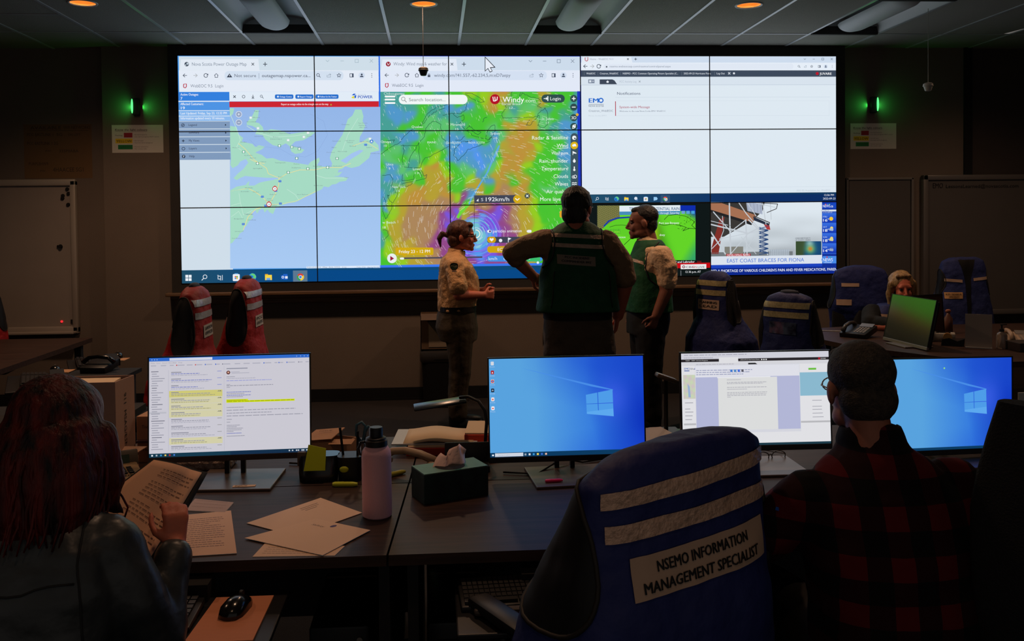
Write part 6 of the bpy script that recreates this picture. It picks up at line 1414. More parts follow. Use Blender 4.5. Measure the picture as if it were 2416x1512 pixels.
# cables behind the monitors
for pts, lab in (([(-1.30, -4.80, ZD+0.006), (-1.15, -4.84, ZD+0.006), (-1.05, -4.88, ZD+0.006), (-0.98, -4.86, ZD+0.006)], 'black cable lying behind the note holder'),
                 ([(-0.52, -5.0, ZD+0.006), (-0.40, -5.03, ZD+0.006), (-0.30, -4.93, ZD+0.03), (-0.22, -4.90, ZD+0.006), (-0.10, -4.85, ZD+0.006)], 'black cable lying under the middle monitor'),
                 ([(0.44, -5.12, ZD+0.006), (0.52, -5.25, ZD+0.006), (0.60, -5.30, ZD+0.006), (0.72, -5.36, ZD+0.006)], 'black cable lying beside the spectacles')):
    o = MB().tube(pts, 0.0035, 8).build('cable', M_BLACK, None, smooth=True); tag(o, lab, 'cable')
t = thing('spectacles', 'folded dark spectacles on the desk below the document monitor', 'spectacles', (0.475, -4.93, ZD+0.016), R(10))
b = MB()
for q in (-1, 1): b.tube([(q*0.034+0.028*math.cos(2*math.pi*k/18), 0.0, 0.018*math.sin(2*math.pi*k/18)) for k in range(19)], 0.0018, 6)
b.tube([(-0.006, 0, 0.004), (0, 0, 0.008), (0.006, 0, 0.004)], 0.0018, 6); b.tube([(-0.062, 0, 0.006), (-0.064, 0.05, -0.004), (-0.05, 0.12, -0.012)], 0.0018, 6); b.tube([(0.062, 0, 0.006), (0.064, 0.05, -0.004), (0.05, 0.12, -0.012)], 0.0018, 6)
b.build('frame', mat('tortoise', (60, 44, 30), 0.3), t, smooth=True)
t = thing('desk_sign', 'small white sign card at the right edge of the foreground desks', 'sign', (1.64, -4.70, ZD))
MB().box((0, 0, 0.09), (0.10, 0.008, 0.18)).build('card', mat('sign_card', (200, 200, 196), 0.6), t)
text_mesh('lettering', 'EMO', mat('blue_print', (40, 110, 170), 0.6), t, 0.022, (-0.035, -0.0045, 0.125), (R(90), 0, 0), 0.04, 0.06)
# ------------------------------------------------------------ people: helpers
def mb_xf(b, n0, M):
    b.bm.verts.ensure_lookup_table()
    for v in list(b.bm.verts)[n0:]: v.co = M @ v.co
def limb(b, pts, rad, seg=14):
    for i in range(len(pts)-1): b.cap(pts[i], pts[i+1], rad[i], rad[i+1], seg)
def head_M(c, yaw, pitch=0.0, roll=0.0):
    """local: x right, y where the face looks, z up; yaw turns the face from +y towards -x"""
    return Matrix.Translation(c) @ Matrix.Rotation(yaw, 4, 'Z') @ Matrix.Rotation(pitch, 4, 'X') @ Matrix.Rotation(roll, 4, 'Y')
def head(b, c, yaw, pitch=0.0, roll=0.0, s=1.0, fem=False, nose=1.0):
    n0 = len(b.bm.verts); j = 0.92 if fem else 1.0
    b.sph((0, -0.012, 0.032), (0.075, 0.097, 0.083), 20)
    b.sph((0, 0.028, -0.030), (0.060*j, 0.066, 0.078), 18)
    b.sph((0, 0.052, -0.072), (0.046*j, 0.044, 0.040), 14)
    b.sph((0, 0.079, -0.098), (0.020*j, 0.019, 0.017), 12)
    for q in (-1, 1):
        b.sph((q*0.030, 0.070, -0.035), (0.024, 0.022, 0.026), 12)
        b.sph((q*0.046*j, 0.022, -0.075), (0.020, 0.040, 0.026), 12)
        b.sph((q*0.028, 0.079, 0.022), (0.026, 0.014, 0.010), 12)
        b.sph((q*0.077, -0.006, -0.012), (0.010, 0.022, 0.032), 12, rot=(R(-12), 0, R(q*14)))
        b.sph((q*0.010, 0.103, -0.040), (0.008, 0.009, 0.007), 8)
    b.sph((0, 0.077, 0.030), (0.045, 0.014, 0.022), 12)
    b.cap((0, 0.088, 0.012), (0, 0.096+0.018*nose, -0.030), 0.009, 0.0105, 10)
    b.sph((0, 0.091, -0.062), (0.022, 0.013, 0.0065), 12); b.sph((0, 0.089, -0.074), (0.019, 0.012, 0.007), 12)
    b.cap((0, -0.028, -0.055), (0, -0.045, -0.17), 0.052*j, 0.058*j, 16)
    S = Matrix.Diagonal((s, s, s, 1))
    mb_xf(b, n0, head_M(c, yaw, pitch, roll) @ S)
M_EYEW = mat('eye_white', (96, 84, 78), 0.4); M_EYED = mat('eye_iris', (40, 32, 26), 0.2)
def eyes(par, c, yaw, pitch=0.0, roll=0.0, s=1.0):
    M = head_M(c, yaw, pitch, roll) @ Matrix.Diagonal((s, s, s, 1))
    for q in (-1, 1):
        b = MB(); b.sph((q*0.029, 0.0765, 0.004), 0.0115, 14); mb_xf(b, 0, M); e = b.build('eye', M_EYEW, par, smooth=True)
        b = MB(); b.sph((q*0.029, 0.0850, 0.004), (0.0058, 0.005, 0.0058), 12); mb_xf(b, 0, M); b.build('iris', M_EYED, e, smooth=True)
def hand(b, wrist, direc, palm_n, side, curl=0.6, s=1.0, spread=0.1):
    """five fingers; side = direction in which the thumb leaves the palm"""
    w = Vector(wrist); d = Vector(direc).normalized(); n = Vector(palm_n); n = (n-d*n.dot(d)).normalized(); t = Vector(side); t = (t-d*t.dot(d)-n*t.dot(n)).normalized()
    c = w+d*0.048*s
    for q in (-1.1, -0.4, 0.3, 1.0): b.cap(w+t*(q*0.014*s), w+d*0.085*s+t*(q*0.024*s), 0.016*s, 0.0125*s, 10)
    for k, (off, ln) in enumerate(((0.030, 0.072), (0.010, 0.080), (-0.011, 0.074), (-0.031, 0.058))):
        p = w+d*0.085*s+t*off*s; a = 0.0; r = 0.0088*s
        for sgm, fr in enumerate((0.45, 0.30, 0.25)):
            a += curl*(0.75 if sgm == 0 else 0.95)
            q = p+(d*math.cos(a)+n*math.sin(a)+t*off*spread*3)*ln*fr*s
            b.cap(p, q, r, r*0.92, 8); p = q; r *= 0.92
    p = w+d*0.025*s+t*0.026*s; q = p+(d*0.55+t*0.75+n*0.25).normalized()*0.036*s; r_ = q+(d*0.9+t*0.25+n*0.45*(0.5+curl)).normalized()*0.032*s; u = r_+(d*0.9-t*0.1+n*0.6*curl).normalized()*0.026*s
    b.cap(p, q, 0.014*s, 0.011*s, 10); b.cap(q, r_, 0.0105*s, 0.0095*s, 8); b.cap(r_, u, 0.0095*s, 0.008*s, 8)
def blob_part(name, m_, par, fn, voxel=0.008, smooth=5, disp=0.0, dscale=0.12):
    b = MB(); fn(b); o = b.build(name, m_, par); return blobify(o, voxel, smooth, disp, dscale)
def disc_patch(name, m_, par, target, c, ry, rz, x, n=26, rings=7, off=0.003, skew=0.0, pw=2.0, pr=0.004):
    """patch in the y-z plane wrapped onto the side of target"""
    bm = bmesh.new(); R_ = [[bm.verts.new((x, c[0], c[1]))]]
    for k in range(1, rings+1):
        f = k/rings; row = []
        for i in range(n):
            a = 2*math.pi*i/n; ca, sa = math.cos(a), math.sin(a)
            dz = rz*f*math.copysign(abs(sa)**(2/pw), sa); row.append(bm.verts.new((x, c[0]+ry*f*math.copysign(abs(ca)**(2/pw), ca)*(1-skew*dz/rz)+skew*0.0, c[1]+dz)))
        R_.append(row)
    for i in range(n): bm.faces.new((R_[0][0], R_[1][i], R_[1][(i+1) % n]))
    for a, b_ in zip(R_[1:], R_[2:]):
        for i in range(n): bm.faces.new((a[i], b_[i], b_[(i+1) % n], a[(i+1) % n]))
    me = bpy.data.meshes.new(name); bm.to_mesh(me); bm.free(); me.materials.append(m_)
    for p in me.polygons: p.use_smooth = True
    o = wrap_on(link(bpy.data.objects.new(name, me), par), target, off, 'x')
    ring = [v.co.copy() for v in list(me.vertices)[-n:]]; ring.append(ring[0].copy())
    MB().tube(ring, pr, 6).build('piping', M_PIPE2, o, smooth=True)
    return o
def strip(name, m_, par, target, x0, x1, z0, z1, y, nu=24, nv=3, off=0.004, dz=0.0):
    """horizontal band projected along y onto target; dz raises its right end"""
    o = grid_patch(name, ((x0, y, z1), (x1, y, z1+dz), (x1, y, z0+dz), (x0, y, z0)), nu, nv, m_, par)
    return wrap_on(o, target, off, 'y')
def text_on(name, s_, m_, par, target, x0, z0, w_, h_, y, off=0.0075, dz=0.0, bold=0.02, flip=False):
    t = text_tris(s_, 0.0, 2); mn = t.reshape(-1, 2).min(0); mx = t.reshape(-1, 2).max(0)
    v = t.reshape(-1, 2); u = (v[:, 0]-mn[0])/(mx[0]-mn[0]); n = len(v)
    V = np.concatenate([np.c_[x0+u*w_+sx_*h_*0.075, np.full(n, y), z0+v[:, 1]*h_/0.73+dz*u+sz_*h_*0.03] for sx_, sz_ in ((0, 0), (1, 0), (0.5, 1))])
    me = bpy.data.meshes.new(name); me.from_pydata(V.tolist(), [], [[3*i, 3*i+1, 3*i+2] for i in range(len(t)*3)]); me.materials.append(m_)
    o = wrap_on(link(bpy.data.objects.new(name, me), par), target, off, 'y')
    for k, v in enumerate(me.vertices): v.co.y += math.copysign(0.0003, y)*(k//n)
    return o
M_SKIN = mat('skin', (150, 92, 72), 0.55, noise=0.12, scale=30, bump=0.05, bscale=120)
M_SKIN2 = mat('skin_ruddy', (200, 110, 84), 0.55, noise=0.12, scale=30, bump=0.05, bscale=120)
M_REFL = mat('reflective_tape', (216, 178, 154), 0.35, metal=0.1, noise=0.2, scale=60, bump=0.4, bscale=70)
M_LABEL = mat('label_cloth', (190, 160, 138), 0.6)
M_INK = mat('black_ink', (18, 18, 20), 0.6)
M_GVEST = mat('green_vest_fabric', (14, 84, 48), 0.75, noise=0.25, scale=18, bump=0.5, bscale=16)
M_BVEST = mat('blue_vest_fabric', (26, 38, 100), 0.7, noise=0.2, scale=12, bump=0.6, bscale=14)
M_RVEST = mat('red_vest_fabric', (158, 10, 10), 0.65, noise=0.2, scale=12, bump=0.6, bscale=16)
M_PIPE = mat('black_piping', (12, 12, 14), 0.6); M_PIPE2 = mat('armhole_binding', (34, 28, 22), 0.6)

# ------------------------------------------------------------ the woman in the tan uniform shirt
t = thing('person', 'person in a tan uniform shirt with a ponytail, standing in profile with hands together', 'person', (-0.57, -1.15, 0)); OX, OY = -0.57, -1.15
def L(x, y, z): return (x-OX, y-OY, z)
hc = L(-0.535, -1.15, 1.525)
def f(b):
    head(b, hc, R(-90), R(-3), 0, 1.02, True)
    b.loft([(L(-0.57, -1.15, 0.90), .11, .15, 0, 2.4), (L(-0.57, -1.15, 1.05), .11, .14, 0, 2.4), (L(-0.57, -1.15, 1.25), .12, .16, 0, 2.4), (L(-0.59, -1.15, 1.36), .06, .09, 0, 2.2)])
    for s_ in (-1, 1):
        if s_ < 0: sh, el, wr = L(-0.60, -1.33, 1.305), L(-0.575, -1.385, 1.075), L(-0.375, -1.27, 1.065)
        else: sh, el, wr = L(-0.58, -0.97, 1.305), L(-0.51, -0.94, 1.07), L(-0.37, -1.08, 1.085)
        limb(b, [sh, el], [0.046, 0.040]); limb(b, [el, wr], [0.041, 0.026])
        hand(b, wr, (0.85, -s_*0.42, -0.04), (-0.2, -s_*1.0, 0), (0.2, 0, 1), 0.95, 0.95)
        limb(b, [L(-0.57, -1.15+s_*0.09, 0.88), L(-0.565, -1.15+s_*0.10, 0.48), L(-0.58, -1.15+s_*0.10, 0.10)], [0.085, 0.055, 0.045])
o = blob_part('body', M_SKIN2, t, f, 0.0058, 3)
eyes(t, hc, R(-90), R(-3), 0, 1.02)
M_TAN = mat('tan_shirt', (214, 164, 112), 0.8, noise=0.15, scale=20, bump=0.9, bscale=24)
def f(b):
    b.loft([(L(-0.585, -1.15, 0.935), .148, .19, 0, 2.5), (L(-0.58, -1.15, 1.00), .155, .185, 0, 2.4), (L(-0.565, -1.15, 1.10), .165, .185, 0, 2.3), (L(-0.57, -1.15, 1.20), .158, .185, 0, 2.3),
            (L(-0.585, -1.15, 1.29), .135, .20, 0, 2.3), (L(-0.60, -1.15, 1.355), .095, .16, 0, 2.2), (L(-0.595, -1.15, 1.395), .060, .075, 0, 2)])
    for s_, sh, el in ((-1, L(-0.605, -1.315, 1.30), L(-0.575, -1.375, 1.135)), (1, L(-0.585, -0.985, 1.30), L(-0.53, -0.945, 1.14))):
        b.cap(sh, el, 0.070, 0.074); b.sph(sh, (0.075, 0.06, 0.07))
    b.lathe([(0.062, 0), (0.070, 0.02), (0.064, 0.05), (0.056, 0.05), (0.05, 0.0)], L(-0.585, -1.15, 1.375), 20, rot=(0, R(14), 0))
sh = blob_part('shirt', M_TAN, t, f, 0.008, 4, 0.020, 0.07)
def f(b):
    b.lathe([(0.060, 0), (0.076, 0.005), (0.070, 0.045), (0.058, 0.052)], L(-0.578, -1.15, 1.375), 20, rot=(0, R(16), 0))
blob_part('collar', mat('dark_collar', (54, 46, 40), 0.8), t, f, 0.007, 2)
M_HAIRB = mat('brown_hair', (92, 50, 30), 0.5, noise=0.5, scale=40, stretch=(1, 1, 0.15), bump=0.5, bscale=70)
def f(b):
    n0 = len(b.bm.verts); b.sph((0, -0.022, 0.040), (0.086, 0.101, 0.088), 22); b.sph((0, -0.055, -0.03), (0.074, 0.06, 0.07), 18); b.sph((0, 0.052, 0.088), (0.06, 0.035, 0.025), 14)
    for q in (-1, 1): b.sph((q*0.068, 0.01, 0.02), (0.018, 0.05, 0.045), 12)
    mb_xf(b, n0, head_M(hc, R(-90), R(-3), 0) @ Matrix.Diagonal((1.02,)*3+(1,)))
    limb(b, [L(-0.655, -1.15, 1.53), L(-0.69, -1.15, 1.545), L(-0.715, -1.15, 1.51), L(-0.705, -1.15, 1.44)], [0.016, 0.022, 0.020, 0.007])
blob_part('hair', M_HAIRB, t, f, 0.006, 2, 0.006, 0.03)
b = MB(); M = head_M(hc, R(-90), R(-3), 0)
for q in (-1, 1): b.tube([(q*0.032+0.023*math.cos(2*math.pi*k/16), 0.108, 0.006+0.017*math.sin(2*math.pi*k/16)) for k in range(17)], 0.0016, 6); b.tube([(q*0.056, 0.105, 0.008), (q*0.078, 0.05, 0.006), (q*0.080, -0.01, 0.0)], 0.0016, 6)
mb_xf(b, 0, M); b.build('spectacles', M_BFRAME, t, smooth=True)
M_TROU = mat('olive_trousers', (74, 62, 46), 0.85, noise=0.1, scale=9, bump=0.5, bscale=14)
def f(b):
    b.loft([(L(-0.575, -1.15, 0.70), .15, .19, 0, 2.4), (L(-0.585, -1.15, 0.80), .168, .20, 0, 2.4), (L(-0.585, -1.15, 0.90), .155, .19, 0, 2.4), (L(-0.58, -1.15, 0.965), .14, .18, 0, 2.4)])
    for s_ in (-1, 1): limb(b, [L(-0.57, -1.15+s_*0.09, 0.80), L(-0.562, -1.15+s_*0.10, 0.48), L(-0.585, -1.15+s_*0.10, 0.28), L(-0.588, -1.15+s_*0.10, 0.13)], [0.118, 0.086, 0.078, 0.074])
blob_part('trousers', M_TROU, t, f, 0.009, 5, 0.014, 0.10)
b = MB(); b.loft([(L(-0.58, -1.15, 0.935), .150, .192, 0, 2.5), (L(-0.58, -1.15, 0.975), .150, .192, 0, 2.5)], seg=40); b.build('belt', M_MATTE, t, smooth=40)
MB().box(L(-0.665, -1.29, 0.955), (0.05, 0.03, 0.035), bev=0.006).build('blue_clip', mat('blue_clip', (20, 60, 120), 0.4), t)
def boots(par, pts, m_=None, nm='shoe'):
    for (x, y, a) in pts:
        n = MB(); n.sph((0, 0.03, 0.035), (0.05, 0.13, 0.05)); n.box((0, 0.02, 0.015), (0.09, 0.26, 0.03), bev=0.01); n.cap((0, -0.06, 0.05), (0, -0.06, 0.15), 0.05, 0.05); mb_xf(n, 0, Matrix.Translation((x, y, 0)) @ Matrix.Rotation(a, 4, 'Z'))
        o = n.build(nm, m_ or M_BLACK, par); blobify(o, 0.008, 2)
boots(t, [(-0.55-OX, -1.25-OY, R(-90)), (-0.53-OX, -1.05-OY, R(-84))])
# sleeve badge
def badge():
    C = Canvas(); C.poly([(0, 0.2), (0.15, 0.03), (0.5, -0.04), (0.85, 0.03), (1, 0.2), (0.95, 0.62), (0.72, 0.88), (0.28, 0.88), (0.05, 0.62)], (26, 24, 22), 0); C.poly([(0.13, 0.24), (0.5, 0.10), (0.87, 0.24), (0.82, 0.6), (0.66, 0.76), (0.34, 0.76), (0.18, 0.6)], (160, 160, 120), 1)
    C.poly([(0.14, 0.45), (0.35, 0.35), (0.5, 0.55), (0.85, 0.5), (0.8, 0.62), (0.66, 0.76), (0.34, 0.76), (0.18, 0.6)], (66, 84, 44), 2); C.poly([(0.4, 0.22), (0.5, 0.3), (0.66, 0.42), (0.5, 0.36)], (40, 34, 28), 3); C.rect(0.2, 0.92, 0.8, 1.05, (150, 150, 160), 1)
    T, K, Lr = C.arrays(); o = canvas_mesh('sleeve_badge', T, K, Lr, lambda x, y, e: np.c_[(-0.638+x*0.062)-OX, np.full(len(x), -0.34)-e*0, 1.325-y*0.062], 0, M_PRINT, t)
    # give each layer its own lift after wrapping
    o.modifiers.clear(); me = o.data; lay = np.repeat(Lr, 3)
    for v, l_ in zip(me.vertices, lay): v.co.y = -0.3005-0.0006*l_+0.9*(v.co.x-(-0.607-OX))**2*4
badge()

# ------------------------------------------------------------ the commander, seen from behind
t = thing('person', 'person in a green incident-commander vest seen from behind, one hand on the hip', 'person', (0.15, -2.6, 0)); OX, OY = 0.15, -2.6
hc = L(0.150, -2.60, 1.715)
def f(b):
    head(b, hc, R(-28), R(-4), 0, 1.10)
    b.loft([(L(0.15, -2.6, 0.95), .17, .12, 0, 2.4), (L(0.14, -2.6, 1.2), .18, .13, 0, 2.4), (L(0.145, -2.6, 1.45), .19, .12, 0, 2.4), (L(0.15, -2.6, 1.57), .10, .08, 0, 2.2)])
    el, wr = L(-0.275, -2.58, 1.435), L(-0.125, -2.47, 1.285)
    limb(b, [L(-0.04, -2.6, 1.50), el], [0.055, 0.048]); limb(b, [el, wr], [0.050, 0.034]); hand(b, wr, (0.6, 0.3, -0.45), (0.5, -0.3, -0.2), (-0.1, -0.9, 0.3), 0.35, 1.05)
    el, wr = L(0.465, -2.56, 1.26), L(0.425, -2.50, 1.02)
    limb(b, [L(0.34, -2.6, 1.50), el], [0.055, 0.050]); limb(b, [el, wr], [0.056, 0.038]); hand(b, wr, (-0.15, 0.1, -1), (-1, 0.2, 0), (0.1, 1, 0), 0.55, 1.08)
    for s_ in (-1, 1): limb(b, [L(0.15+s_*0.10, -2.6, 0.88), L(0.16+s_*0.13, -2.6, 0.48), L(0.16+s_*0.15, -2.62, 0.10)], [0.10, 0.065, 0.05])
blob_part('body', M_SKIN2, t, f, 0.0062, 3); eyes(t, hc, R(-28), R(-4), 0, 1.10)
M_KHAKI = mat('khaki_shirt', (150, 116, 84), 0.8, noise=0.12, scale=18, bump=0.8, bscale=20)
def f(b):
    b.loft([(L(0.14, -2.6, 1.02), .20, .15, 0, 2.4), (L(0.14, -2.6, 1.25), .22, .16, 0, 2.4), (L(0.145, -2.6, 1.45), .215, .14, 0, 2.5), (L(0.15, -2.6, 1.53), .19, .11, 0, 2.4), (L(0.15, -2.6, 1.59), .085, .075, 0, 2), (L(0.15, -2.6, 1.625), .065, .068, 0, 2)])
    limb(b, [L(-0.045, -2.6, 1.50), L(-0.16, -2.59, 1.475), L(-0.255, -2.58, 1.44)], [0.088, 0.080, 0.072]); b.cap(L(-0.255, -2.58, 1.44), L(-0.24, -2.565, 1.40), 0.070, 0.060)
    limb(b, [L(0.33, -2.6, 1.48), L(0.415, -2.58, 1.37), L(0.455, -2.565, 1.27)], [0.095, 0.088, 0.078])
blob_part('shirt', M_KHAKI, t, f, 0.009, 4, 0.016, 0.08)
def f(b):
    b.loft([(L(0.145, -2.6, 1.065), .262, .185, R(-2), 3.0), (L(0.145, -2.6, 1.10), .258, .185, 0, 2.9), (L(0.148, -2.6, 1.18), .248, .182, 0, 2.8), (L(0.148, -2.6, 1.30), .238, .178, 0, 2.8), (L(0.142, -2.6, 1.40), .205, .165, 0, 2.8), (L(0.138, -2.6, 1.50), .176, .150, 0, 2.8), (L(0.138, -2.6, 1.565), .172, .120, 0, 2.5), (L(0.145, -2.6, 1.610), .12, .088, 0, 2.2), (L(0.15, -2.6, 1.63), .080, .078, 0, 2)])
vs = blob_part('vest', M_GVEST, t, f, 0.008, 4, 0.012, 0.14)
for z in (1.548, 1.488): strip('reflective_band', M_REFL, vs, vs, -0.172, 0.152, z-0.012, z+0.012, -0.4, dz=-0.02)
strip('name_label', mat('label_dim', (150, 128, 110), 0.5), vs, vs, -0.150, 0.082, 1.372, 1.430, -0.4, dz=-0.02)
text_on('lettering', 'PCC INCIDENT', M_INK, vs, vs, -0.105, 1.406, 0.150, 0.014, -0.4, dz=-0.013); text_on('lettering', 'COMMANDER IMT', M_INK, vs, vs, -0.125, 1.384, 0.180, 0.014, -0.4, dz=-0.015)
for s_ in (-1, 1):
    pipe_on('piping', M_PIPE, vs, vs, [(s_*0.172-0.01, -0.02, 1.60), (s_*0.180-0.01, -0.10, 1.57), (s_*0.182-0.01, -0.15, 1.50), (s_*0.20-0.01, -0.16, 1.42), (s_*0.235, -0.12, 1.37), (s_*0.27, -0.02, 1.35)], 0.006)
    pipe_on('seam', M_PIPE, vs, vs, [(s_*0.20, -0.2, 1.34), (s_*0.208, -0.2, 1.2), (s_*0.215, -0.2, 1.08)], 0.0035)
M_HAIRD = mat('dark_grey_hair', (52, 44, 38), 0.6, noise=0.6, scale=60, stretch=(1, 1, 0.2), bump=0.5, bscale=90, rgb2=(26, 22, 20))
def f(b):
    n0 = len(b.bm.verts); b.sph((0, -0.022, 0.040), (0.086, 0.100, 0.088), 22); b.sph((0, -0.050, -0.035), (0.076, 0.062, 0.075), 18); b.sph((0, 0.045, 0.085), (0.062, 0.04, 0.028), 14)
    for q in (-1, 1): b.sph((q*0.070, 0.0, 0.025), (0.015, 0.045, 0.045), 12)
    mb_xf(b, n0, head_M(hc, R(-28), R(-4), 0) @ Matrix.Diagonal((1.10,)*3+(1,)))
blob_part('hair', M_HAIRD, t, f, 0.006, 2, 0.008, 0.03)
b = MB(); M = head_M(hc, R(-28), R(-4), 0)
for q in (-1, 1): b.tube([(q*0.034+0.024*math.cos(2*math.pi*k/16), 0.116, 0.006+0.018*math.sin(2*math.pi*k/16)) for k in range(17)], 0.0018, 6); b.tube([(q*0.060, 0.112, 0.010), (q*0.086, 0.05, 0.008), (q*0.089, -0.01, 0.0)], 0.0022, 6)
mb_xf(b, 0, M); b.build('spectacles', M_BFRAME, t, smooth=True)
M_GTROU = mat('grey_brown_trousers', (76, 66, 58), 0.85, noise=0.15, scale=14, bump=0.7, bscale=12)
def f(b):
    b.loft([(L(0.155, -2.6, 0.80), .225, .165, 0, 2.5), (L(0.15, -2.6, 0.92), .225, .17, 0, 2.5), (L(0.145, -2.6, 1.09), .205, .16, 0, 2.5)])
    for s_ in (-1, 1): limb(b, [L(0.155+s_*0.115, -2.6, 0.82), L(0.165+s_*0.135, -2.6, 0.48), L(0.165+s_*0.155, -2.62, 0.09)], [0.118, 0.095, 0.085])
blob_part('trousers', M_GTROU, t, f, 0.010, 5, 0.014, 0.12)
b = MB(); b.loft([(L(0.145, -2.6, 1.02), .216, .168, 0, 2.5), (L(0.145, -2.6, 1.065), .216, .168, 0, 2.5)], seg=40); b.build('belt', M_MATTE, t, smooth=40)
boots(t, [(0.16, -0.02, R(-6)), (-0.14, -0.02, R(8))])

# ------------------------------------------------------------ the man in profile, green vest and cream shirt
t = thing('person', 'person in a green vest over a cream short-sleeved shirt, standing in profile facing left', 'person', (0.91, -1.27, 0)); OX, OY = 0.91, -1.27
hc = L(0.888, -1.27, 1.618)
def f(b):
    head(b, hc, R(82), R(-4), 0, 1.11)
    b.loft([(L(0.92, -1.27, 0.90), .12, .16, 0, 2.4), (L(0.92, -1.27, 1.2), .13, .17, 0, 2.4), (L(0.94, -1.27, 1.42), .07, .12, 0, 2.2)])
    el, wr = L(1.015, -1.50, 1.09), L(0.935, -1.50, 0.905)
    limb(b, [L(0.98, -1.47, 1.36), el], [0.052, 0.050]); limb(b, [el, wr], [0.052, 0.036]); hand(b, wr, (-0.35, 0, -0.9), (-0.3, 0.9, 0), (-0.9, -0.1, 0.3), 1.15, 1.05)
    el, wr = L(0.98, -1.03, 1.09), L(0.90, -1.0, 0.88)
    limb(b, [L(0.96, -1.07, 1.36), el], [0.052, 0.046]); limb(b, [el, wr], [0.046, 0.032]); hand(b, wr, (-0.2, 0, -1), (-0.3, -0.9, 0), (-0.9, 0, 0), 0.8, 1.05)
    for s_ in (-1, 1): limb(b, [L(0.92, -1.27+s_*0.09, 0.86), L(0.92, -1.27+s_*0.10, 0.48), L(0.93, -1.27+s_*0.10, 0.10)], [0.09, 0.06, 0.05])
blob_part('body', M_SKIN, t, f, 0.0062, 3); eyes(t, hc, R(82), R(-4), 0, 1.11)
M_CREAM = mat('cream_shirt', (226, 188, 150), 0.8, noise=0.1, scale=20, bump=0.9, bscale=20)
def f(b):
    b.loft([(L(0.935, -1.27, 0.95), .15, .19, 0, 2.4), (L(0.93, -1.27, 1.15), .16, .20, 0, 2.4), (L(0.95, -1.27, 1.34), .14, .20, 0, 2.4), (L(0.95, -1.27, 1.42), .10, .17, 0, 2.2), (L(0.935, -1.27, 1.485), .072, .078, 0, 2)])
    limb(b, [L(0.985, -1.46, 1.355), L(1.02, -1.49, 1.27), L(1.025, -1.50, 1.16)], [0.088, 0.084, 0.072]); limb(b, [L(0.96, -1.07, 1.35), L(0.98, -1.03, 1.16)], [0.095, 0.080])
    b.lathe([(0.068, 0), (0.076, 0.02), (0.068, 0.055), (0.058, 0.055), (0.055, 0)], L(0.925, -1.27, 1.455), 20, rot=(0, R(-16), 0))
blob_part('shirt', M_CREAM, t, f, 0.008, 4, 0.020, 0.07)
def f(b):
    b.loft([(L(0.935, -1.27, 0.915), .178, .225, 0, 2.6), (L(0.93, -1.27, 1.05), .180, .222, 0, 2.6), (L(0.93, -1.27, 1.2), .176, .205, 0, 2.5), (L(0.945, -1.27, 1.32), .160, .185, 0, 2.4), (L(0.95, -1.27, 1.40), .140, .165, 0, 2.2), (L(0.945, -1.27, 1.45), .116, .142, 0, 2.1), (L(0.94, -1.27, 1.48), .094, .108, 0, 2.1)])
vs = blob_part('vest', M_GVEST, t, f, 0.009, 4, 0.014, 0.12)
b = MB(); o = grid_patch('reflective_band', ((-0.14, -0.35, 1.345), (-0.055, -0.35, 1.315), (-0.055, -0.35, 1.29), (-0.14, -0.35, 1.32)), 12, 2, M_REFL, vs); wrap_on(o, vs, 0.004, 'y'); b.bm.free()
pipe_on('piping', M_PIPE, vs, vs, [(0.08, -0.11, 1.46), (0.04, -0.15, 1.43), (-0.03, -0.18, 1.38), (-0.06, -0.22, 1.28), (-0.03, -0.24, 1.19), (0.05, -0.24, 1.13)], 0.0055)
def f(b):
    n0 = len(b.bm.verts); b.sph((0, -0.026, 0.044), (0.079, 0.094, 0.082), 22); b.sph((0, -0.055, -0.015), (0.070, 0.052, 0.065), 18); b.sph((0, 0.03, 0.088), (0.05, 0.045, 0.026), 14)
    mb_xf(b, n0, head_M(hc, R(82), R(-4), 0) @ Matrix.Diagonal((1.11,)*3+(1,)))
blob_part('hair', mat('black_hair', (26, 20, 18), 0.5, noise=0.3, scale=60, bump=0.4, bscale=90), t, f, 0.006, 2, 0.005, 0.03)
def f(b):
    b.loft([(L(0.92, -1.27, 0.74), .155, .19, 0, 2.4), (L(0.93, -1.27, 0.85), .165, .195, 0, 2.4), (L(0.93, -1.27, 0.98), .155, .19, 0, 2.4)])
    for s_ in (-1, 1): limb(b, [L(0.92, -1.27+s_*0.095, 0.78), L(0.915, -1.27+s_*0.10, 0.46), L(0.93, -1.27+s_*0.10, 0.10)], [0.125, 0.098, 0.078])
blob_part('trousers', mat('black_trousers', (18, 16, 17), 0.8, noise=0.1, scale=10), t, f, 0.010, 5, 0.012, 0.1)
boots(t, [(-0.02, -0.11, R(85)), (0.0, 0.10, R(92))])

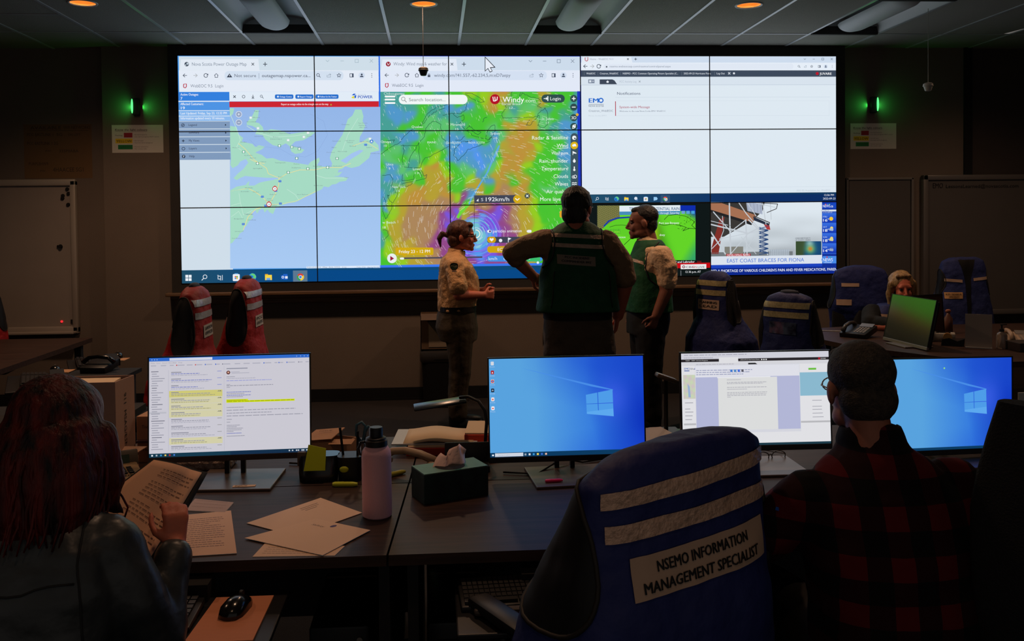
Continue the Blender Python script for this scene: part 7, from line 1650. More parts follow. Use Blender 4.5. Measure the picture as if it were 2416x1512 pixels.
# ------------------------------------------------------------ office chairs and the vests hung on them
M_CHAIR = mat('charcoal_chair_fabric', (24, 24, 27), 0.9, noise=0.25, scale=120, bump=0.4, bscale=200)
def chair(name_lab, x, y, rz, top=1.10, w=0.46, arms=True, group=None):
    t = thing('office_chair', name_lab, 'chair', (x, y, 0), rz, group)
    b = MB(); b.box((0, 0.02, 0.47), (0.50, 0.48, 0.09), bev=0.035); b.build('seat', M_CHAIR, t, smooth=50)
    b = MB(); zb = 0.56; n = 8; b.loft([((0, -0.235-0.035*math.sin(math.pi*k/n)-0.05*k/n, zb+(top-zb)*k/n), w/2*(1.0-0.30*max(0, k/n-0.6)**1.3*2), 0.035, 0, 4) for k in range(n+1)], seg=32); b.build('backrest', M_CHAIR, t, smooth=50)
    MB().box((0, -0.27, 0.52), (0.07, 0.05, 0.20), bev=0.01).build('back_bracket', M_MATTE, t)
    MB().cyl((0, 0, 0.10), (0, 0, 0.43), 0.028).build('gas_column', M_BLACK, t, smooth=40)
    for k in range(5):
        a = 2*math.pi*k/5+0.3; c, s_ = math.cos(a), math.sin(a)
        MB().cap((0.03*c, 0.03*s_, 0.11), (0.29*c, 0.29*s_, 0.075), 0.022, 0.015).build('base_leg', M_BLACK, t, smooth=True)
        MB().cyl((0.29*c-0.018*s_, 0.29*s_+0.018*c, 0.030), (0.29*c+0.018*s_, 0.29*s_-0.018*c, 0.030), 0.029).build('caster', M_MATTE, t, smooth=40)
    if arms:
        for q in (-1, 1):
            MB().box((q*0.285, 0.0, 0.66), (0.065, 0.25, 0.03), bev=0.012).build('armrest', M_BLACK, t, smooth=40)
            MB().tube([(q*0.285, 0.0, 0.65), (q*0.285, 0, 0.52), (q*0.22, 0, 0.45)], 0.014, 10).build('arm_support', M_BLACK, t, smooth=True)
    return t
def hung_vest(lab, x, y, rz, fabric, z_top, zb, wt=0.225, wb=0.27, db=0.16, stripes=True, label=None, spec=None, band_m=None, side=-1, grp=None, collar=True, disp=0.018):
    """vest slipped over a chair back; its back faces local -y"""
    t = thing('safety_vest', lab, 'vest', (x, y, 0), rz, grp)
    H = z_top-zb; yb = -0.27
    def ring(fr, wx, dy, oy=0.0, pw=2.8): return ((0, yb+oy, zb+H*fr), wx, dy, 0, pw)
    def f(b):
        b.loft([ring(0, wb, db, 0.05), ring(0.2, wb*.97, db*.92, 0.045), ring(0.45, wt*1.10, 0.115, 0.02), ring(0.68, wt*1.02, 0.09, 0.0), ring(0.85, wt*0.95, 0.075, -0.01), ring(0.94, wt*0.80, 0.062, -0.012), ring(0.985, wt*0.55, 0.048, -0.012, 2.4), ring(1.0, wt*0.35, 0.035, -0.012, 2.2)])
    vs = blob_part('shell', fabric, t, f, 0.010, 4, disp, 0.13)
    for q in (-1, 1):
        a = disc_patch('armhole', M_PIPE, t, vs, (yb+0.005, zb+H*0.66), 0.062, H*0.255, q*0.5, off=0.002, skew=0.18, pw=2.6)
    if stripes:
        for k, fr in enumerate((0.86, 0.75)):
            strip('reflective_band', band_m or M_REFL, t, vs, -wt*0.86, wt*0.86, zb+H*fr-0.020, zb+H*fr+0.020, -0.9)
    if label:
        l = strip('name_label', label[1] if len(label) > 1 else M_LABEL, t, vs, -0.105, 0.105, zb+H*0.55, zb+H*0.55+0.075, -0.9)
        ls = label[0]; 
        for k, s_ in enumerate(ls): text_on('lettering', s_, M_INK, t, vs, -0.085, zb+H*0.55+0.046-0.030*k, 0.17, 0.019, -0.9, off=0.006)
    if collar:
        b = MB(); b.loft([((0, yb-0.012, z_top-0.014), 0.075, 0.03, 0, 2.4), ((0, yb-0.012, z_top+0.012), 0.06, 0.022, 0, 2.4), ((0, yb-0.012, z_top+0.018), 0.03, 0.012, 0, 2.4)]); b.build('chair_top', mat('collar_blue_black', (44, 50, 66), 0.8), t, smooth=True)
    return t, vs
M_REFLB = mat('silver_tape', (205, 212, 222), 0.3, metal=0.3, noise=0.3, scale=70)
M_REFLY = mat('yellowish_tape', (205, 190, 140), 0.4, metal=0.2, noise=0.3, scale=70)
chair('black office chair under the nearer, left-hand red vest', -2.50, -2.65, R(90), 1.20, 0.44, False)
hung_vest('red safety vest on the shorter chair, left of its taller red neighbour', -2.50, -2.65, R(90), M_RVEST, 1.265, 0.58, 0.21, 0.30, 0.22, label=(('LIAISON', 'OFFICER'), mat('label_pale', (180, 176, 170), 0.6)), band_m=M_REFLB)
chair('black office chair under the taller red vest at the video wall corner', -2.30, -2.10, R(90), 1.22, 0.46, False)
hung_vest('red safety vest on the taller chair, overlapping the corner of the video wall', -2.30, -2.10, R(88), M_RVEST, 1.275, 0.56, 0.23, 0.28, 0.20, label=(('PCC', 'LOGISTICS'), mat('label_pale', (180, 176, 170), 0.6)), band_m=M_REFLB)
chair('black office chair under the red vest at the far left edge', -4.53, -0.55, R(10), 1.1, 0.46, False)
t, vs = hung_vest('red safety vest at the far left edge before the whiteboard', -4.53, -0.55, R(10), M_RVEST, 1.16, 0.55, 0.23, 0.26, 0.14)
chair('black office chair under the tall blue vest, its tape over the news ticker', 1.62, -1.45, R(-62), 1.18, 0.42, False)
hung_vest('tall blue safety vest marked LEAD whose tape overlaps the news ticker', 1.62, -1.45, R(-62), M_BVEST, 1.245, 0.60, 0.17, 0.30, 0.20, label=(('PLANNING', 'LEAD'), M_LABEL), band_m=M_REFLY, collar=False)
chair('black office chair under the shorter blue vest with the shiny card pocket', 1.86, -2.15, R(-52), 1.06, 0.44, False)
t, vs = hung_vest('shorter blue safety vest with a shiny clear card pocket', 1.86, -2.15, R(-52), M_BVEST, 1.135, 0.55, 0.19, 0.25, 0.16, band_m=M_REFLY)
strip('clear_pocket', mat('clear_pocket', (130, 150, 190), 0.1, metal=0.6, noise=0.8, scale=14, rgb2=(40, 34, 60)), t, vs, -0.11, 0.09, 0.86, 0.94, -0.9)
chair('black office chair on which the blonde person sits', 3.06, -1.10, R(182), 0.84, 0.44, False)
chair('black office chair under the blue vest left of the blonde person', 3.00, -0.50, R(-18), 1.18, 0.46, False)
t, vs = hung_vest('blue safety vest on the chair behind the blonde seated person', 3.00, -0.50, R(-18), M_BVEST, 1.225, 0.60, 0.235, 0.25, 0.09, stripes=False, collar=False)
strip('reflective_band', M_LABEL, t, vs, -0.16, -0.02, 1.045, 1.075, -0.9); strip('name_label', M_LABEL, t, vs, -0.20, -0.08, 0.885, 0.935, -0.9)
chair('black office chair under the open blue vest before the right whiteboard', 3.86, -0.44, 0, 1.20, 0.46, False)
t = thing('safety_vest', 'open-fronted blue vest facing us before the right whiteboard', 'vest', (3.86, -0.72, 0))
def f(b):
    b.loft([((0, 0.02, 0.60), .29, .14, 0, 2.8), ((0, 0.02, 0.85), .26, .12, 0, 2.8), ((0, 0.01, 1.05), .215, .09, 0, 2.8), ((0, 0, 1.18), .205, .075, 0, 2.8), ((0, 0, 1.25), .19, .06, 0, 2.6), ((0, 0, 1.28), .12, .045, 0, 2.4)])
vs = blob_part('shell', mat('navy_vest', (40, 52, 110), 0.75, noise=0.2, scale=12, bump=0.6, bscale=14), t, f, 0.010, 4, 0.02, 0.13)
o = grid_patch('front_opening', ((-0.085, -0.5, 1.285), (0.085, -0.5, 1.285), (0.012, -0.5, 0.62), (-0.012, -0.5, 0.62)), 8, 24, M_PIPE, t, bulge=lambda u, v: ((0.5-u)*0.11*min(1, v*3.2)*(1-v)*1.0, 0, 0)); wrap_on(o, vs, 0.003, 'y')
for q in (-1, 1):
    disc_patch('armhole', M_PIPE, t, vs, (0.0, 1.06), 0.05, 0.12, q*0.5, off=0.002)
    strip('reflective_band', M_LABEL, t, vs, q*0.05 if q > 0 else -0.19, 0.19 if q > 0 else -0.05, 1.075, 1.10, -0.5, dz=0.012*q)
strip('name_label', mat('label_orange', (215, 165, 110), 0.6), t, vs, -0.20, -0.055, 0.925, 0.98, -0.5)
text_on('lettering', 'ICTS TECHNICAL', M_INK, t, vs, -0.19, 0.957, 0.125, 0.012, -0.5); text_on('lettering', 'SPECIALIST', M_INK, t, vs, -0.17, 0.936, 0.085, 0.012, -0.5)

# the large chair and blue vest in the foreground
chair('black office chair under the large foreground blue vest', -0.345, -5.80, R(29), 1.02, 0.46, True)
t = thing('safety_vest', 'large blue vest marked NSEMO INFORMATION MANAGEMENT SPECIALIST on the foreground chair', 'vest', (-0.20, -6.06, 0), R(29))
def f(b):
    b.loft([((-0.02, 0.10, 0.42), .36, .25, 0, 3.0), ((-0.02, 0.09, 0.60), .335, .225, 0, 3.0), ((-0.01, 0.07, 0.75), .315, .19, 0, 2.9), ((0, 0.045, 0.88), .290, .140, 0, 2.9), ((0, 0.02, 0.98), .280, .10, 0, 2.9), ((0, 0.0, 1.05), .272, .075, 0, 2.9), ((0.02, -0.005, 1.09), .245, .062, 0, 2.7), ((0.03, -0.008, 1.115), .19, .05, 0, 2.5), ((0.04, -0.008, 1.128), .11, .035, 0, 2.4)])
vs = blob_part('shell', mat('royal_vest', (30, 40, 104), 0.65, noise=0.15, scale=10, bump=0.7, bscale=9), t, f, 0.007, 5, 0.022, 0.16)
strip('reflective_band', M_REFL, t, vs, -0.256, 0.250, 1.010, 1.046, -0.6, nu=50, nv=4, dz=0.032); strip('reflective_band', M_REFL, t, vs, -0.250, 0.254, 0.938, 0.976, -0.6, nu=50, nv=4, dz=0.020)
strip('name_label', M_LABEL, t, vs, -0.205, 0.215, 0.815, 0.905, -0.6, nu=40, nv=6, dz=0.016)
text_on('lettering', 'NSEMO INFORMATION', M_INK, t, vs, -0.140, 0.868, 0.28, 0.024, -0.6, dz=0.012, off=0.006, bold=0.004); text_on('lettering', 'MANAGEMENT SPECIALIST', M_INK, t, vs, -0.180, 0.828, 0.355, 0.024, -0.6, dz=0.014, off=0.006, bold=0.004)
for q in (-1, 1):
    disc_patch('armhole', M_PIPE, t, vs, (0.085, 0.895), 0.125, 0.172, q*0.6, n=40, rings=14, off=0.003, skew=0.30, pw=2.6, pr=0.006)
MB().box((0.272, -0.085, 0.925), (0.035, 0.006, 0.008), rot=(0, R(20), 0)).build('blue_clip', mat('bright_blue', (20, 90, 190), 0.4), t)
# right-hand dark chair
t = chair('large charcoal office chair back cut off by the right edge of the picture', 0.88, -6.24, R(-58), 1.22, 0.60, False)
# ------------------------------------------------------------ the man at the desk in a plaid shirt
chair('black office chair on which the plaid-shirted person sits', 0.33, -6.05, R(4), 0.66, 0.42, False)
t = thing('person', 'person with short grey hair in a red and black plaid shirt, seated at the desk', 'person', (0.33, -6.0, 0)); OX, OY = 0.33, -6.0
hc = L(0.312, -5.93, 1.205)
def f(b):
    head(b, hc, R(-5), R(-8), R(-2), 0.98)
    b.loft([(L(0.34, -6.02, 0.55), .16, .11, 0, 2.4), (L(0.34, -6.02, 0.75), .17, .11, 0, 2.4), (L(0.34, -6.0, 0.93), .18, .10, 0, 2.4), (L(0.33, -5.97, 1.04), .08, .07, 0, 2)])
    el, wr = L(0.045, -5.86, 0.775), L(0.165, -5.62, 0.79)
    limb(b, [L(0.15, -5.99, 0.94), el], [0.05, 0.045]); limb(b, [el, wr], [0.042, 0.028]); hand(b, wr, (0.45, 0.85, -0.05), (0, 0, -1), (0.85, -0.45, 0), 0.35, 1.0)
    el, wr = L(0.60, -5.86, 0.79), L(0.50, -5.62, 0.79)
    limb(b, [L(0.52, -5.99, 0.96), el], [0.05, 0.045]); limb(b, [el, wr], [0.042, 0.028]); hand(b, wr, (-0.3, 0.9, -0.05), (0, 0, -1), (-0.9, -0.3, 0), 0.35, 1.0)
    for s_ in (-1, 1): limb(b, [L(0.34+s_*0.1, -6.0, 0.56), L(0.34+s_*0.13, -5.58, 0.53), L(0.34+s_*0.13, -5.55, 0.10)], [0.085, 0.06, 0.045])
blob_part('body', M_SKIN, t, f, 0.006, 3); eyes(t, hc, R(-5), R(-8), R(-2), 0.98)
def plaid():
    M = bpy.data.materials.new('buffalo_plaid'); M.use_nodes = True; nt = M.node_tree; b = nt.nodes['Principled BSDF']; b.inputs['Roughness'].default_value = 0.9; b.inputs['Specular IOR Level'].default_value = 0.2
    tc = nt.nodes.new('ShaderNodeTexCoord'); sp = nt.nodes.new('ShaderNodeSeparateXYZ'); nt.links.new(tc.outputs['Object'], sp.inputs[0]); ms = []
    for ax, off in ((0, 0.03), (2, 0.01)):
        a = nt.nodes.new('ShaderNodeMath'); a.operation = 'ADD'; a.inputs[1].default_value = 10+off; nt.links.new(sp.outputs[ax], a.inputs[0])
        d = nt.nodes.new('ShaderNodeMath'); d.operation = 'MODULO'; d.inputs[1].default_value = 0.105; nt.links.new(a.outputs[0], d.inputs[0])
        g = nt.nodes.new('ShaderNodeMath'); g.operation = 'GREATER_THAN'; g.inputs[1].default_value = 0.052; nt.links.new(d.outputs[0], g.inputs[0]); ms.append(g)
    ad = nt.nodes.new('ShaderNodeMath'); ad.operation = 'ADD'; nt.links.new(ms[0].outputs[0], ad.inputs[0]); nt.links.new(ms[1].outputs[0], ad.inputs[1])
    rp = nt.nodes.new('ShaderNodeValToRGB'); rp.color_ramp.interpolation = 'CONSTANT'; e = rp.color_ramp.elements
    e[0].position = 0; e[0].color = (*lin((84, 12, 18)), 1); e[1].position = 0.4; e[1].color = (*lin((36, 8, 12)), 1); n = e.new(0.8); n.color = (*lin((8, 6, 8)), 1)
    dv = nt.nodes.new('ShaderNodeMath'); dv.operation = 'MULTIPLY'; dv.inputs[1].default_value = 0.5; nt.links.new(ad.outputs[0], dv.inputs[0]); nt.links.new(dv.outputs[0], rp.inputs[0]); nt.links.new(rp.outputs[0], b.inputs['Base Color'])
    return M
def f(b):
    b.loft([(L(0.345, -6.03, 0.50), .19, .15, 0, 2.5), (L(0.345, -6.03, 0.70), .195, .15, 0, 2.5), (L(0.34, -6.02, 0.85), .205, .14, 0, 2.5), (L(0.335, -6.0, 0.955), .200, .12, 0, 2.4), (L(0.33, -5.985, 1.015), .150, .10, 0, 2.2), (L(0.328, -5.975, 1.065), .085, .085, 0, 2), (L(0.325, -5.97, 1.095), .068, .075, 0, 2)])
    limb(b, [L(0.155, -5.99, 0.935), L(0.085, -5.94, 0.86), L(0.045, -5.86, 0.785)], [0.082, 0.072, 0.064]); limb(b, [L(0.045, -5.86, 0.785), L(0.150, -5.66, 0.795)], [0.062, 0.042])
    limb(b, [L(0.515, -5.99, 0.955), L(0.575, -5.94, 0.875), L(0.60, -5.86, 0.795)], [0.082, 0.072, 0.064]); limb(b, [L(0.60, -5.86, 0.795), L(0.51, -5.66, 0.795)], [0.062, 0.042])
    b.lathe([(0.070, 0), (0.082, 0.01), (0.074, 0.045), (0.062, 0.05), (0.058, 0.0)], L(0.325, -5.965, 1.070), 22, rot=(R(-12), 0, 0))
blob_part('shirt', plaid(), t, f, 0.008, 4, 0.018, 0.10)
M_HAIRG = mat('short_grey_hair', (64, 54, 46), 0.7, noise=0.5, scale=80, bump=0.5, bscale=220, rgb2=(36, 28, 24))
def f(b):
    n0 = len(b.bm.verts); b.sph((0, -0.020, 0.040), (0.080, 0.097, 0.082), 24); b.sph((0, -0.048, -0.030), (0.073, 0.060, 0.062), 18); b.sph((0, 0.045, 0.085), (0.055, 0.035, 0.022), 14)
    mb_xf(b, n0, head_M(hc, R(-5), R(-8), R(-2)) @ Matrix.Diagonal((0.98,)*3+(1,)))
blob_part('hair', M_HAIRG, t, f, 0.005, 2, 0.003, 0.02)
b = MB(); M = head_M(hc, R(-5), R(-8), R(-2)) @ Matrix.Diagonal((0.98,)*3+(1,))
for q in (-1, 1): b.tube([(q*0.033+0.024*math.cos(2*math.pi*k/16), 0.108, 0.004+0.018*math.sin(2*math.pi*k/16)) for k in range(17)], 0.0018, 6); b.tube([(q*0.058, 0.105, 0.008), (q*0.080, 0.05, 0.006), (q*0.083, -0.01, 0.0)], 0.0018, 6)
mb_xf(b, 0, M); b.build('spectacles', M_BFRAME, t, smooth=True)
def f(b):
    for s_ in (-1, 1): limb(b, [L(0.34+s_*0.1, -6.0, 0.57), L(0.34+s_*0.13, -5.58, 0.545), L(0.34+s_*0.13, -5.55, 0.12)], [0.10, 0.078, 0.065])
blob_part('trousers', mat('black_trousers', (18, 16, 17), 0.8), t, f, 0.012, 4)
boots(t, [(0.14, 0.45, 0), (-0.12, 0.45, 0)])

# ------------------------------------------------------------ the red-haired woman reading
chair('black office chair on which the red-haired person sits', -1.62, -6.15, R(-4), 0.66, 0.44, False)
t = thing('person', 'person with long dark-red hair and a dark jacket, seated from behind reading a folder', 'person', (-1.60, -6.15, 0)); OX, OY = -1.60, -6.15
hc = L(-1.580, -6.10, 1.180)
def f(b):
    head(b, hc, R(-14), R(-16), 0, 0.98, True)
    b.loft([(L(-1.61, -6.17, 0.55), .15, .11, 0, 2.4), (L(-1.61, -6.17, 0.75), .15, .11, 0, 2.4), (L(-1.605, -6.16, 0.93), .16, .09, 0, 2.4), (L(-1.60, -6.14, 1.04), .06, .06, 0, 2)])
    el, wr = L(-1.365, -6.13, 0.715), L(-1.355, -6.03, 0.895)
    limb(b, [L(-1.45, -6.16, 0.955), el], [0.045, 0.042]); limb(b, [el, wr], [0.040, 0.026]); hand(b, wr, (-0.05, 0.30, 0.95), (-0.45, 0.85, -0.2), (-1.0, -0.35, 0.0), 0.75, 0.80)
    el, wr = L(-1.84, -6.10, 0.72), L(-1.66, -5.95, 0.86)
    limb(b, [L(-1.76, -6.16, 0.955), el], [0.045, 0.042]); limb(b, [el, wr], [0.040, 0.026]); hand(b, wr, (0.7, 0.4, 0.5), (0.3, 0.2, 1), (-0.3, 0.9, 0), 0.6, 0.9)
    for s_ in (-1, 1): limb(b, [L(-1.61+s_*0.1, -6.15, 0.56), L(-1.61+s_*0.12, -5.72, 0.53), L(-1.61+s_*0.12, -5.70, 0.10)], [0.085, 0.06, 0.045])
blob_part('body', M_SKIN2, t, f, 0.0055, 3); eyes(t, hc, R(-14), R(-16), 0, 0.98)
M_JACK = mat('dark_denim_jacket', (54, 58, 60), 0.40, noise=0.12, scale=8, bump=0.4, bscale=9, spec=0.5, rgb2=(34, 38, 40))
def f(b):
    b.loft([(L(-1.615, -6.18, 0.50), .19, .15, 0, 2.5), (L(-1.615, -6.18, 0.72), .19, .145, 0, 2.5), (L(-1.61, -6.17, 0.88), .195, .13, 0, 2.5), (L(-1.605, -6.165, 0.965), .185, .105, 0, 2.4), (L(-1.60, -6.155, 1.02), .13, .085, 0, 2.2), (L(-1.60, -6.145, 1.06), .075, .075, 0, 2)])
    limb(b, [L(-1.455, -6.16, 0.945), L(-1.40, -6.16, 0.83), L(-1.365, -6.13, 0.72)], [0.072, 0.062, 0.058]); limb(b, [L(-1.365, -6.13, 0.72), L(-1.355, -6.045, 0.875)], [0.056, 0.041])
    limb(b, [L(-1.755, -6.16, 0.945), L(-1.82, -6.14, 0.83), L(-1.84, -6.10, 0.72)], [0.072, 0.062, 0.055]); limb(b, [L(-1.84, -6.10, 0.72), L(-1.68, -5.97, 0.85)], [0.052, 0.038])
jk = blob_part('jacket', M_JACK, t, f, 0.008, 4, 0.018, 0.12); M_SEAM = mat('seam_dark', (24, 26, 28), 0.8)
pipe_on('sleeve_seam', M_SEAM, t, jk, [L(-1.49, -6.20, 1.01), L(-1.475, -6.27, 0.95), L(-1.465, -6.28, 0.86), L(-1.47, -6.27, 0.78)], 0.0025)
pipe_on('yoke_seam', M_SEAM, t, jk, [L(-1.47, -6.30, 0.925), L(-1.60, -6.33, 0.915), L(-1.74, -6.30, 0.925)], 0.0022)
M_RED = mat('dark_red_hair', (96, 26, 22), 0.5, noise=0.75, scale=26, stretch=(1.6, 1.6, 0.10), bump=0.6, bscale=60, rgb2=(22, 9, 9), spec=0.3)
def f(b):
    n0 = len(b.bm.verts); b.sph((0, -0.012, 0.038), (0.092, 0.108, 0.092), 24); b.sph((0, 0.05, 0.070), (0.065, 0.045, 0.038), 16)
    mb_xf(b, n0, head_M(hc, R(-14), R(-10), 0))
    b.loft([(L(-1.60, -6.20, 0.985), .105, .045, 0, 2.2), (L(-1.60, -6.185, 1.04), .128, .075, 0, 2.2), (L(-1.593, -6.165, 1.10), .130, .095, 0, 2.2), (L(-1.585, -6.145, 1.16), .114, .103, 0, 2.2), (L(-1.58, -6.125, 1.22), .096, .096, 0, 2.1)])
    limb(b, [L(-1.485, -6.10, 1.17), L(-1.468, -6.10, 1.08), L(-1.475, -6.09, 1.015), L(-1.45, -6.08, 0.995)], [0.034, 0.030, 0.018, 0.006])
    limb(b, [L(-1.68, -6.12, 1.17), L(-1.71, -6.14, 1.08), L(-1.715, -6.16, 1.0), L(-1.73, -6.18, 0.95)], [0.034, 0.034, 0.024, 0.010])
o = blob_part('hair', M_RED, t, f, 0.006, 10, 0.006, 0.03)
b = MB(); rn = random.Random(9)
for k in range(70):                                                 # loose locks over the main mass
    a = R(rn.uniform(150, 400)); c, s_ = math.cos(a), math.sin(a); ph = rn.uniform(0, 6); e_ = rn.uniform(0.96, 1.06); pts = []
    for q in range(12):
        v = q/11; rr = (0.055+0.066*min(1, v*2.2))*e_; z = 1.256-v*rn.uniform(0.245, 0.26)-0.02*v
        pts.append(L(-1.582+rr*c*1.0-0.016*v+0.006*math.sin(v*9+ph), -6.125+rr*s_*0.92-0.035*v+0.006*math.cos(v*8+ph), z))
    b.tube(pts, [0.0018+0.0022*math.sin(math.pi*(q/11)) for q in range(12)], 6)
b.tube([L(-1.47, -6.085, 1.06), L(-1.452, -6.08, 1.03), L(-1.440, -6.08, 1.005), L(-1.447, -6.08, 0.985), L(-1.462, -6.08, 0.985)], 0.0025, 6)
b.build('hair_locks', M_RED, t, smooth=True)
def f(b):
    for s_ in (-1, 1): limb(b, [L(-1.61+s_*0.1, -6.15, 0.57), L(-1.61+s_*0.12, -5.72, 0.545), L(-1.61+s_*0.12, -5.70, 0.12)], [0.10, 0.076, 0.06])
blob_part('trousers', mat('black_trousers', (18, 16, 17), 0.8), t, f, 0.012, 4)
boots(t, [(0.11, 0.47, 0), (-0.13, 0.47, 0)])
# the folder she holds
t = thing('folder', 'black folder of typed pages held up by the red-haired person', 'folder', (-1.42, -5.93, 0.95))
P4 = [np.array(p) for p in ((-1.452, -5.86, 1.052), (-1.352, -5.80, 1.000), (-1.415, -6.04, 0.862), (-1.575, -5.99, 0.965))]
PO = np.array((-1.42, -5.93, 0.95))
def fold(u, v, lift=0.0):
    u = np.asarray(u); v = np.asarray(v); U, V = u[..., None], v[..., None]
    p = (P4[0]*(1-U)+P4[1]*U)*(1-V)+(P4[3]*(1-U)+P4[2]*U)*V-PO
    n = np.cross(P4[1]-P4[0], P4[3]-P4[0]); n = n/np.linalg.norm(n)*-1
    if n[1] > 0: n = -n
    return p+n*(0.018*np.sin(np.pi*np.clip(u*1.3, 0, 1))*(1-v*.4)+lift)[..., None]
def fold_mesh(nm, m_, u0, u1, v0, v1, lift, nu=14, nv=10):
    us, vs_ = np.meshgrid(np.linspace(u0, u1, nu+1), np.linspace(v0, v1, nv+1)); V = fold(us, vs_, np.full(us.shape, lift)).reshape(-1, 3)
    F = [(j*(nu+1)+i, (j+1)*(nu+1)+i, (j+1)*(nu+1)+i+1, j*(nu+1)+i+1) for j in range(nv) for i in range(nu)]
    me = bpy.data.meshes.new(nm); me.from_pydata(V.tolist(), [], F); me.materials.append(m_); o = link(bpy.data.objects.new(nm, me), t)
    for p in me.polygons: p.use_smooth = True
    s = o.modifiers.new('thick', 'SOLIDIFY'); s.thickness = 0.0015; s.offset = -1; return o
fold_mesh('cover', M_MATTE, -0.02, 1.12, -0.02, 1.0, -0.004); pg = fold_mesh('pages', mat('cream_page', (226, 176, 142), 0.8), 0, 1, 0, 1, 0.0)
C = Canvas(); rn = random.Random(2)
for k in range(17):
    if k in (3, 9, 14): continue
    y = 0.10+k*0.046; xe = rn.choice((0.93, 0.92, 0.90, 0.6 if k % 4 == 2 else 0.9)); x = 0.28
    while x < xe: w_ = rn.uniform(0.03, 0.09); C.field(x, y, min(x+w_, xe), y+0.0085, 2, 1, lambda X, Y: np.ones(X.shape+(3,))*np.array((122, 88, 72)), 0); x += w_+0.02
T, K, Lr = C.arrays(); canvas_mesh('typed_lines', T, K, Lr, lambda x, y, e: fold(x, y, np.full(x.shape, 0.0012)), 0, M_PRINT, pg)

# ------------------------------------------------------------ the blonde woman at the far desk
t = thing('person', 'person with shoulder-length blonde hair and a blue vest, seated behind the far monitor', 'person', (2.92, -1.22, 0)); OX, OY = 2.92, -1.22
hc = L(2.990, -1.30, 1.070)
def f(b):
    head(b, hc, R(168), R(-10), R(3), 1.0, True)
    b.loft([(L(2.93, -1.16, 0.50), .15, .11, 0, 2.4), (L(2.93, -1.18, 0.75), .15, .11, 0, 2.4), (L(2.94, -1.22, 0.88), .06, .06, 0, 2)])
    el, wr = L(2.74, -1.34, 0.77), L(2.86, -1.56, 0.785)
    limb(b, [L(2.79, -1.2, 0.86), el], [0.045, 0.042]); limb(b, [el, wr], [0.04, 0.027]); hand(b, wr, (0.5, -0.8, 0), (0, 0, -1), (0.8, 0.5, 0), 0.4, 0.9)
    el, wr = L(3.14, -1.34, 0.78), L(3.05, -1.56, 0.785)
    limb(b, [L(3.09, -1.2, 0.86), el], [0.045, 0.042]); limb(b, [el, wr], [0.04, 0.027]); hand(b, wr, (-0.3, -0.9, 0), (0, 0, -1), (-0.9, 0.3, 0), 0.4, 0.9)
blob_part('body', M_SKIN2, t, f, 0.006, 3); eyes(t, hc, R(168), R(-10), R(3), 1.0)
def f(b):
    b.loft([(L(2.93, -1.16, 0.48), .18, .14, 0, 2.5), (L(2.93, -1.17, 0.75), .19, .14, 0, 2.5), (L(2.935, -1.19, 0.86), .18, .12, 0, 2.4), (L(2.945, -1.215, 0.925), .10, .09, 0, 2.2)])
    limb(b, [L(2.80, -1.2, 0.85), L(2.735, -1.3, 0.79)], [0.085, 0.075]); limb(b, [L(2.735, -1.3, 0.79), L(2.85, -1.50, 0.80)], [0.062, 0.045]); limb(b, [L(3.08, -1.2, 0.85), L(3.14, -1.32, 0.79), L(3.06, -1.5, 0.80)], [0.08, 0.06, 0.045])
blob_part('sweater', mat('black_sweater', (16, 18, 18), 0.9, noise=0.2, scale=60), t, f, 0.009, 4, 0.012, 0.08)
def f(b):
    b.loft([(L(2.93, -1.17, 0.50), .165, .155, 0, 2.5), (L(2.93, -1.18, 0.75), .165, .158, 0, 2.5), (L(2.935, -1.20, 0.87), .145, .138, 0, 2.4), (L(2.945, -1.225, 0.935), .10, .098, 0, 2.2)])
vs = blob_part('vest', M_BVEST, t, f, 0.009, 4); strip('reflective_band', M_LABEL, vs, vs, -0.11, 0.0, 0.835, 0.86, -0.5, off=0.006)
M_BLON = mat('blonde_hair', (176, 142, 94), 0.45, noise=0.5, scale=30, stretch=(1, 1, 0.15), bump=0.5, bscale=60, rgb2=(110, 82, 50))
def f(b):
    n0 = len(b.bm.verts); b.sph((0, -0.030, 0.045), (0.094, 0.104, 0.090), 22); b.sph((0, -0.065, -0.05), (0.088, 0.05, 0.085), 18)
    for q in (-1, 1): limb(b, [(q*0.080, 0.01, 0.04), (q*0.092, -0.005, -0.05), (q*0.088, 0.0, -0.125)], [0.028, 0.030, 0.022])
    b.cap((-0.045, 0.045, 0.105), (0.045, 0.045, 0.105), 0.016); mb_xf(b, n0, head_M(hc, R(168), R(-10), R(3)))
blob_part('hair', M_BLON, t, f, 0.006, 3, 0.010, 0.04)
# ------------------------------------------------------------ left and right rear desks and what is on them
def quad_desk(lab, pts, zt, o0):
    t = thing('desk', lab, 'desk', (o0[0], o0[1], 0)); poly_top(pts, zt-0.035, zt, 'worktop', M_DESK, t, o0)
    b = MB(); cx_, cy_ = sum(p[0] for p in pts)/len(pts), sum(p[1] for p in pts)/len(pts)
    for p in pts:
        x, y = p[0]+(cx_-p[0])*.08, p[1]+(cy_-p[1])*.08
        MB().box((x-o0[0], y-o0[1], (zt-0.035)/2), (0.05, 0.05, zt-0.035)).build('leg', M_DPANEL, t)
    b.bm.free(); return t
quad_desk('dark desk along the left side wall under the whiteboard', [(-5.6, -0.885), (-3.51, -0.885), (-3.49, -2.6), (-3.49, -3.3), (-5.6, -3.3)], ZD, (-4.5, -2.0))
quad_desk('dark desk at the back right with telephones and monitors', [(2.161, -1.22), (2.08, -1.75), (2.16, -2.20), (2.62, -2.95), (4.6, -2.95), (4.6, -1.10), (2.6, -1.10)], ZD, (3.2, -2.0))
MB_t = thing('desk', 'raised dark ledge at the right edge of the back desk', 'desk', (3.5, -2.52, 0)); MB().box((0, 0, 0.77), (0.86, 0.16, 0.06), bev=0.004).build('worktop', M_DEDGE, MB_t)
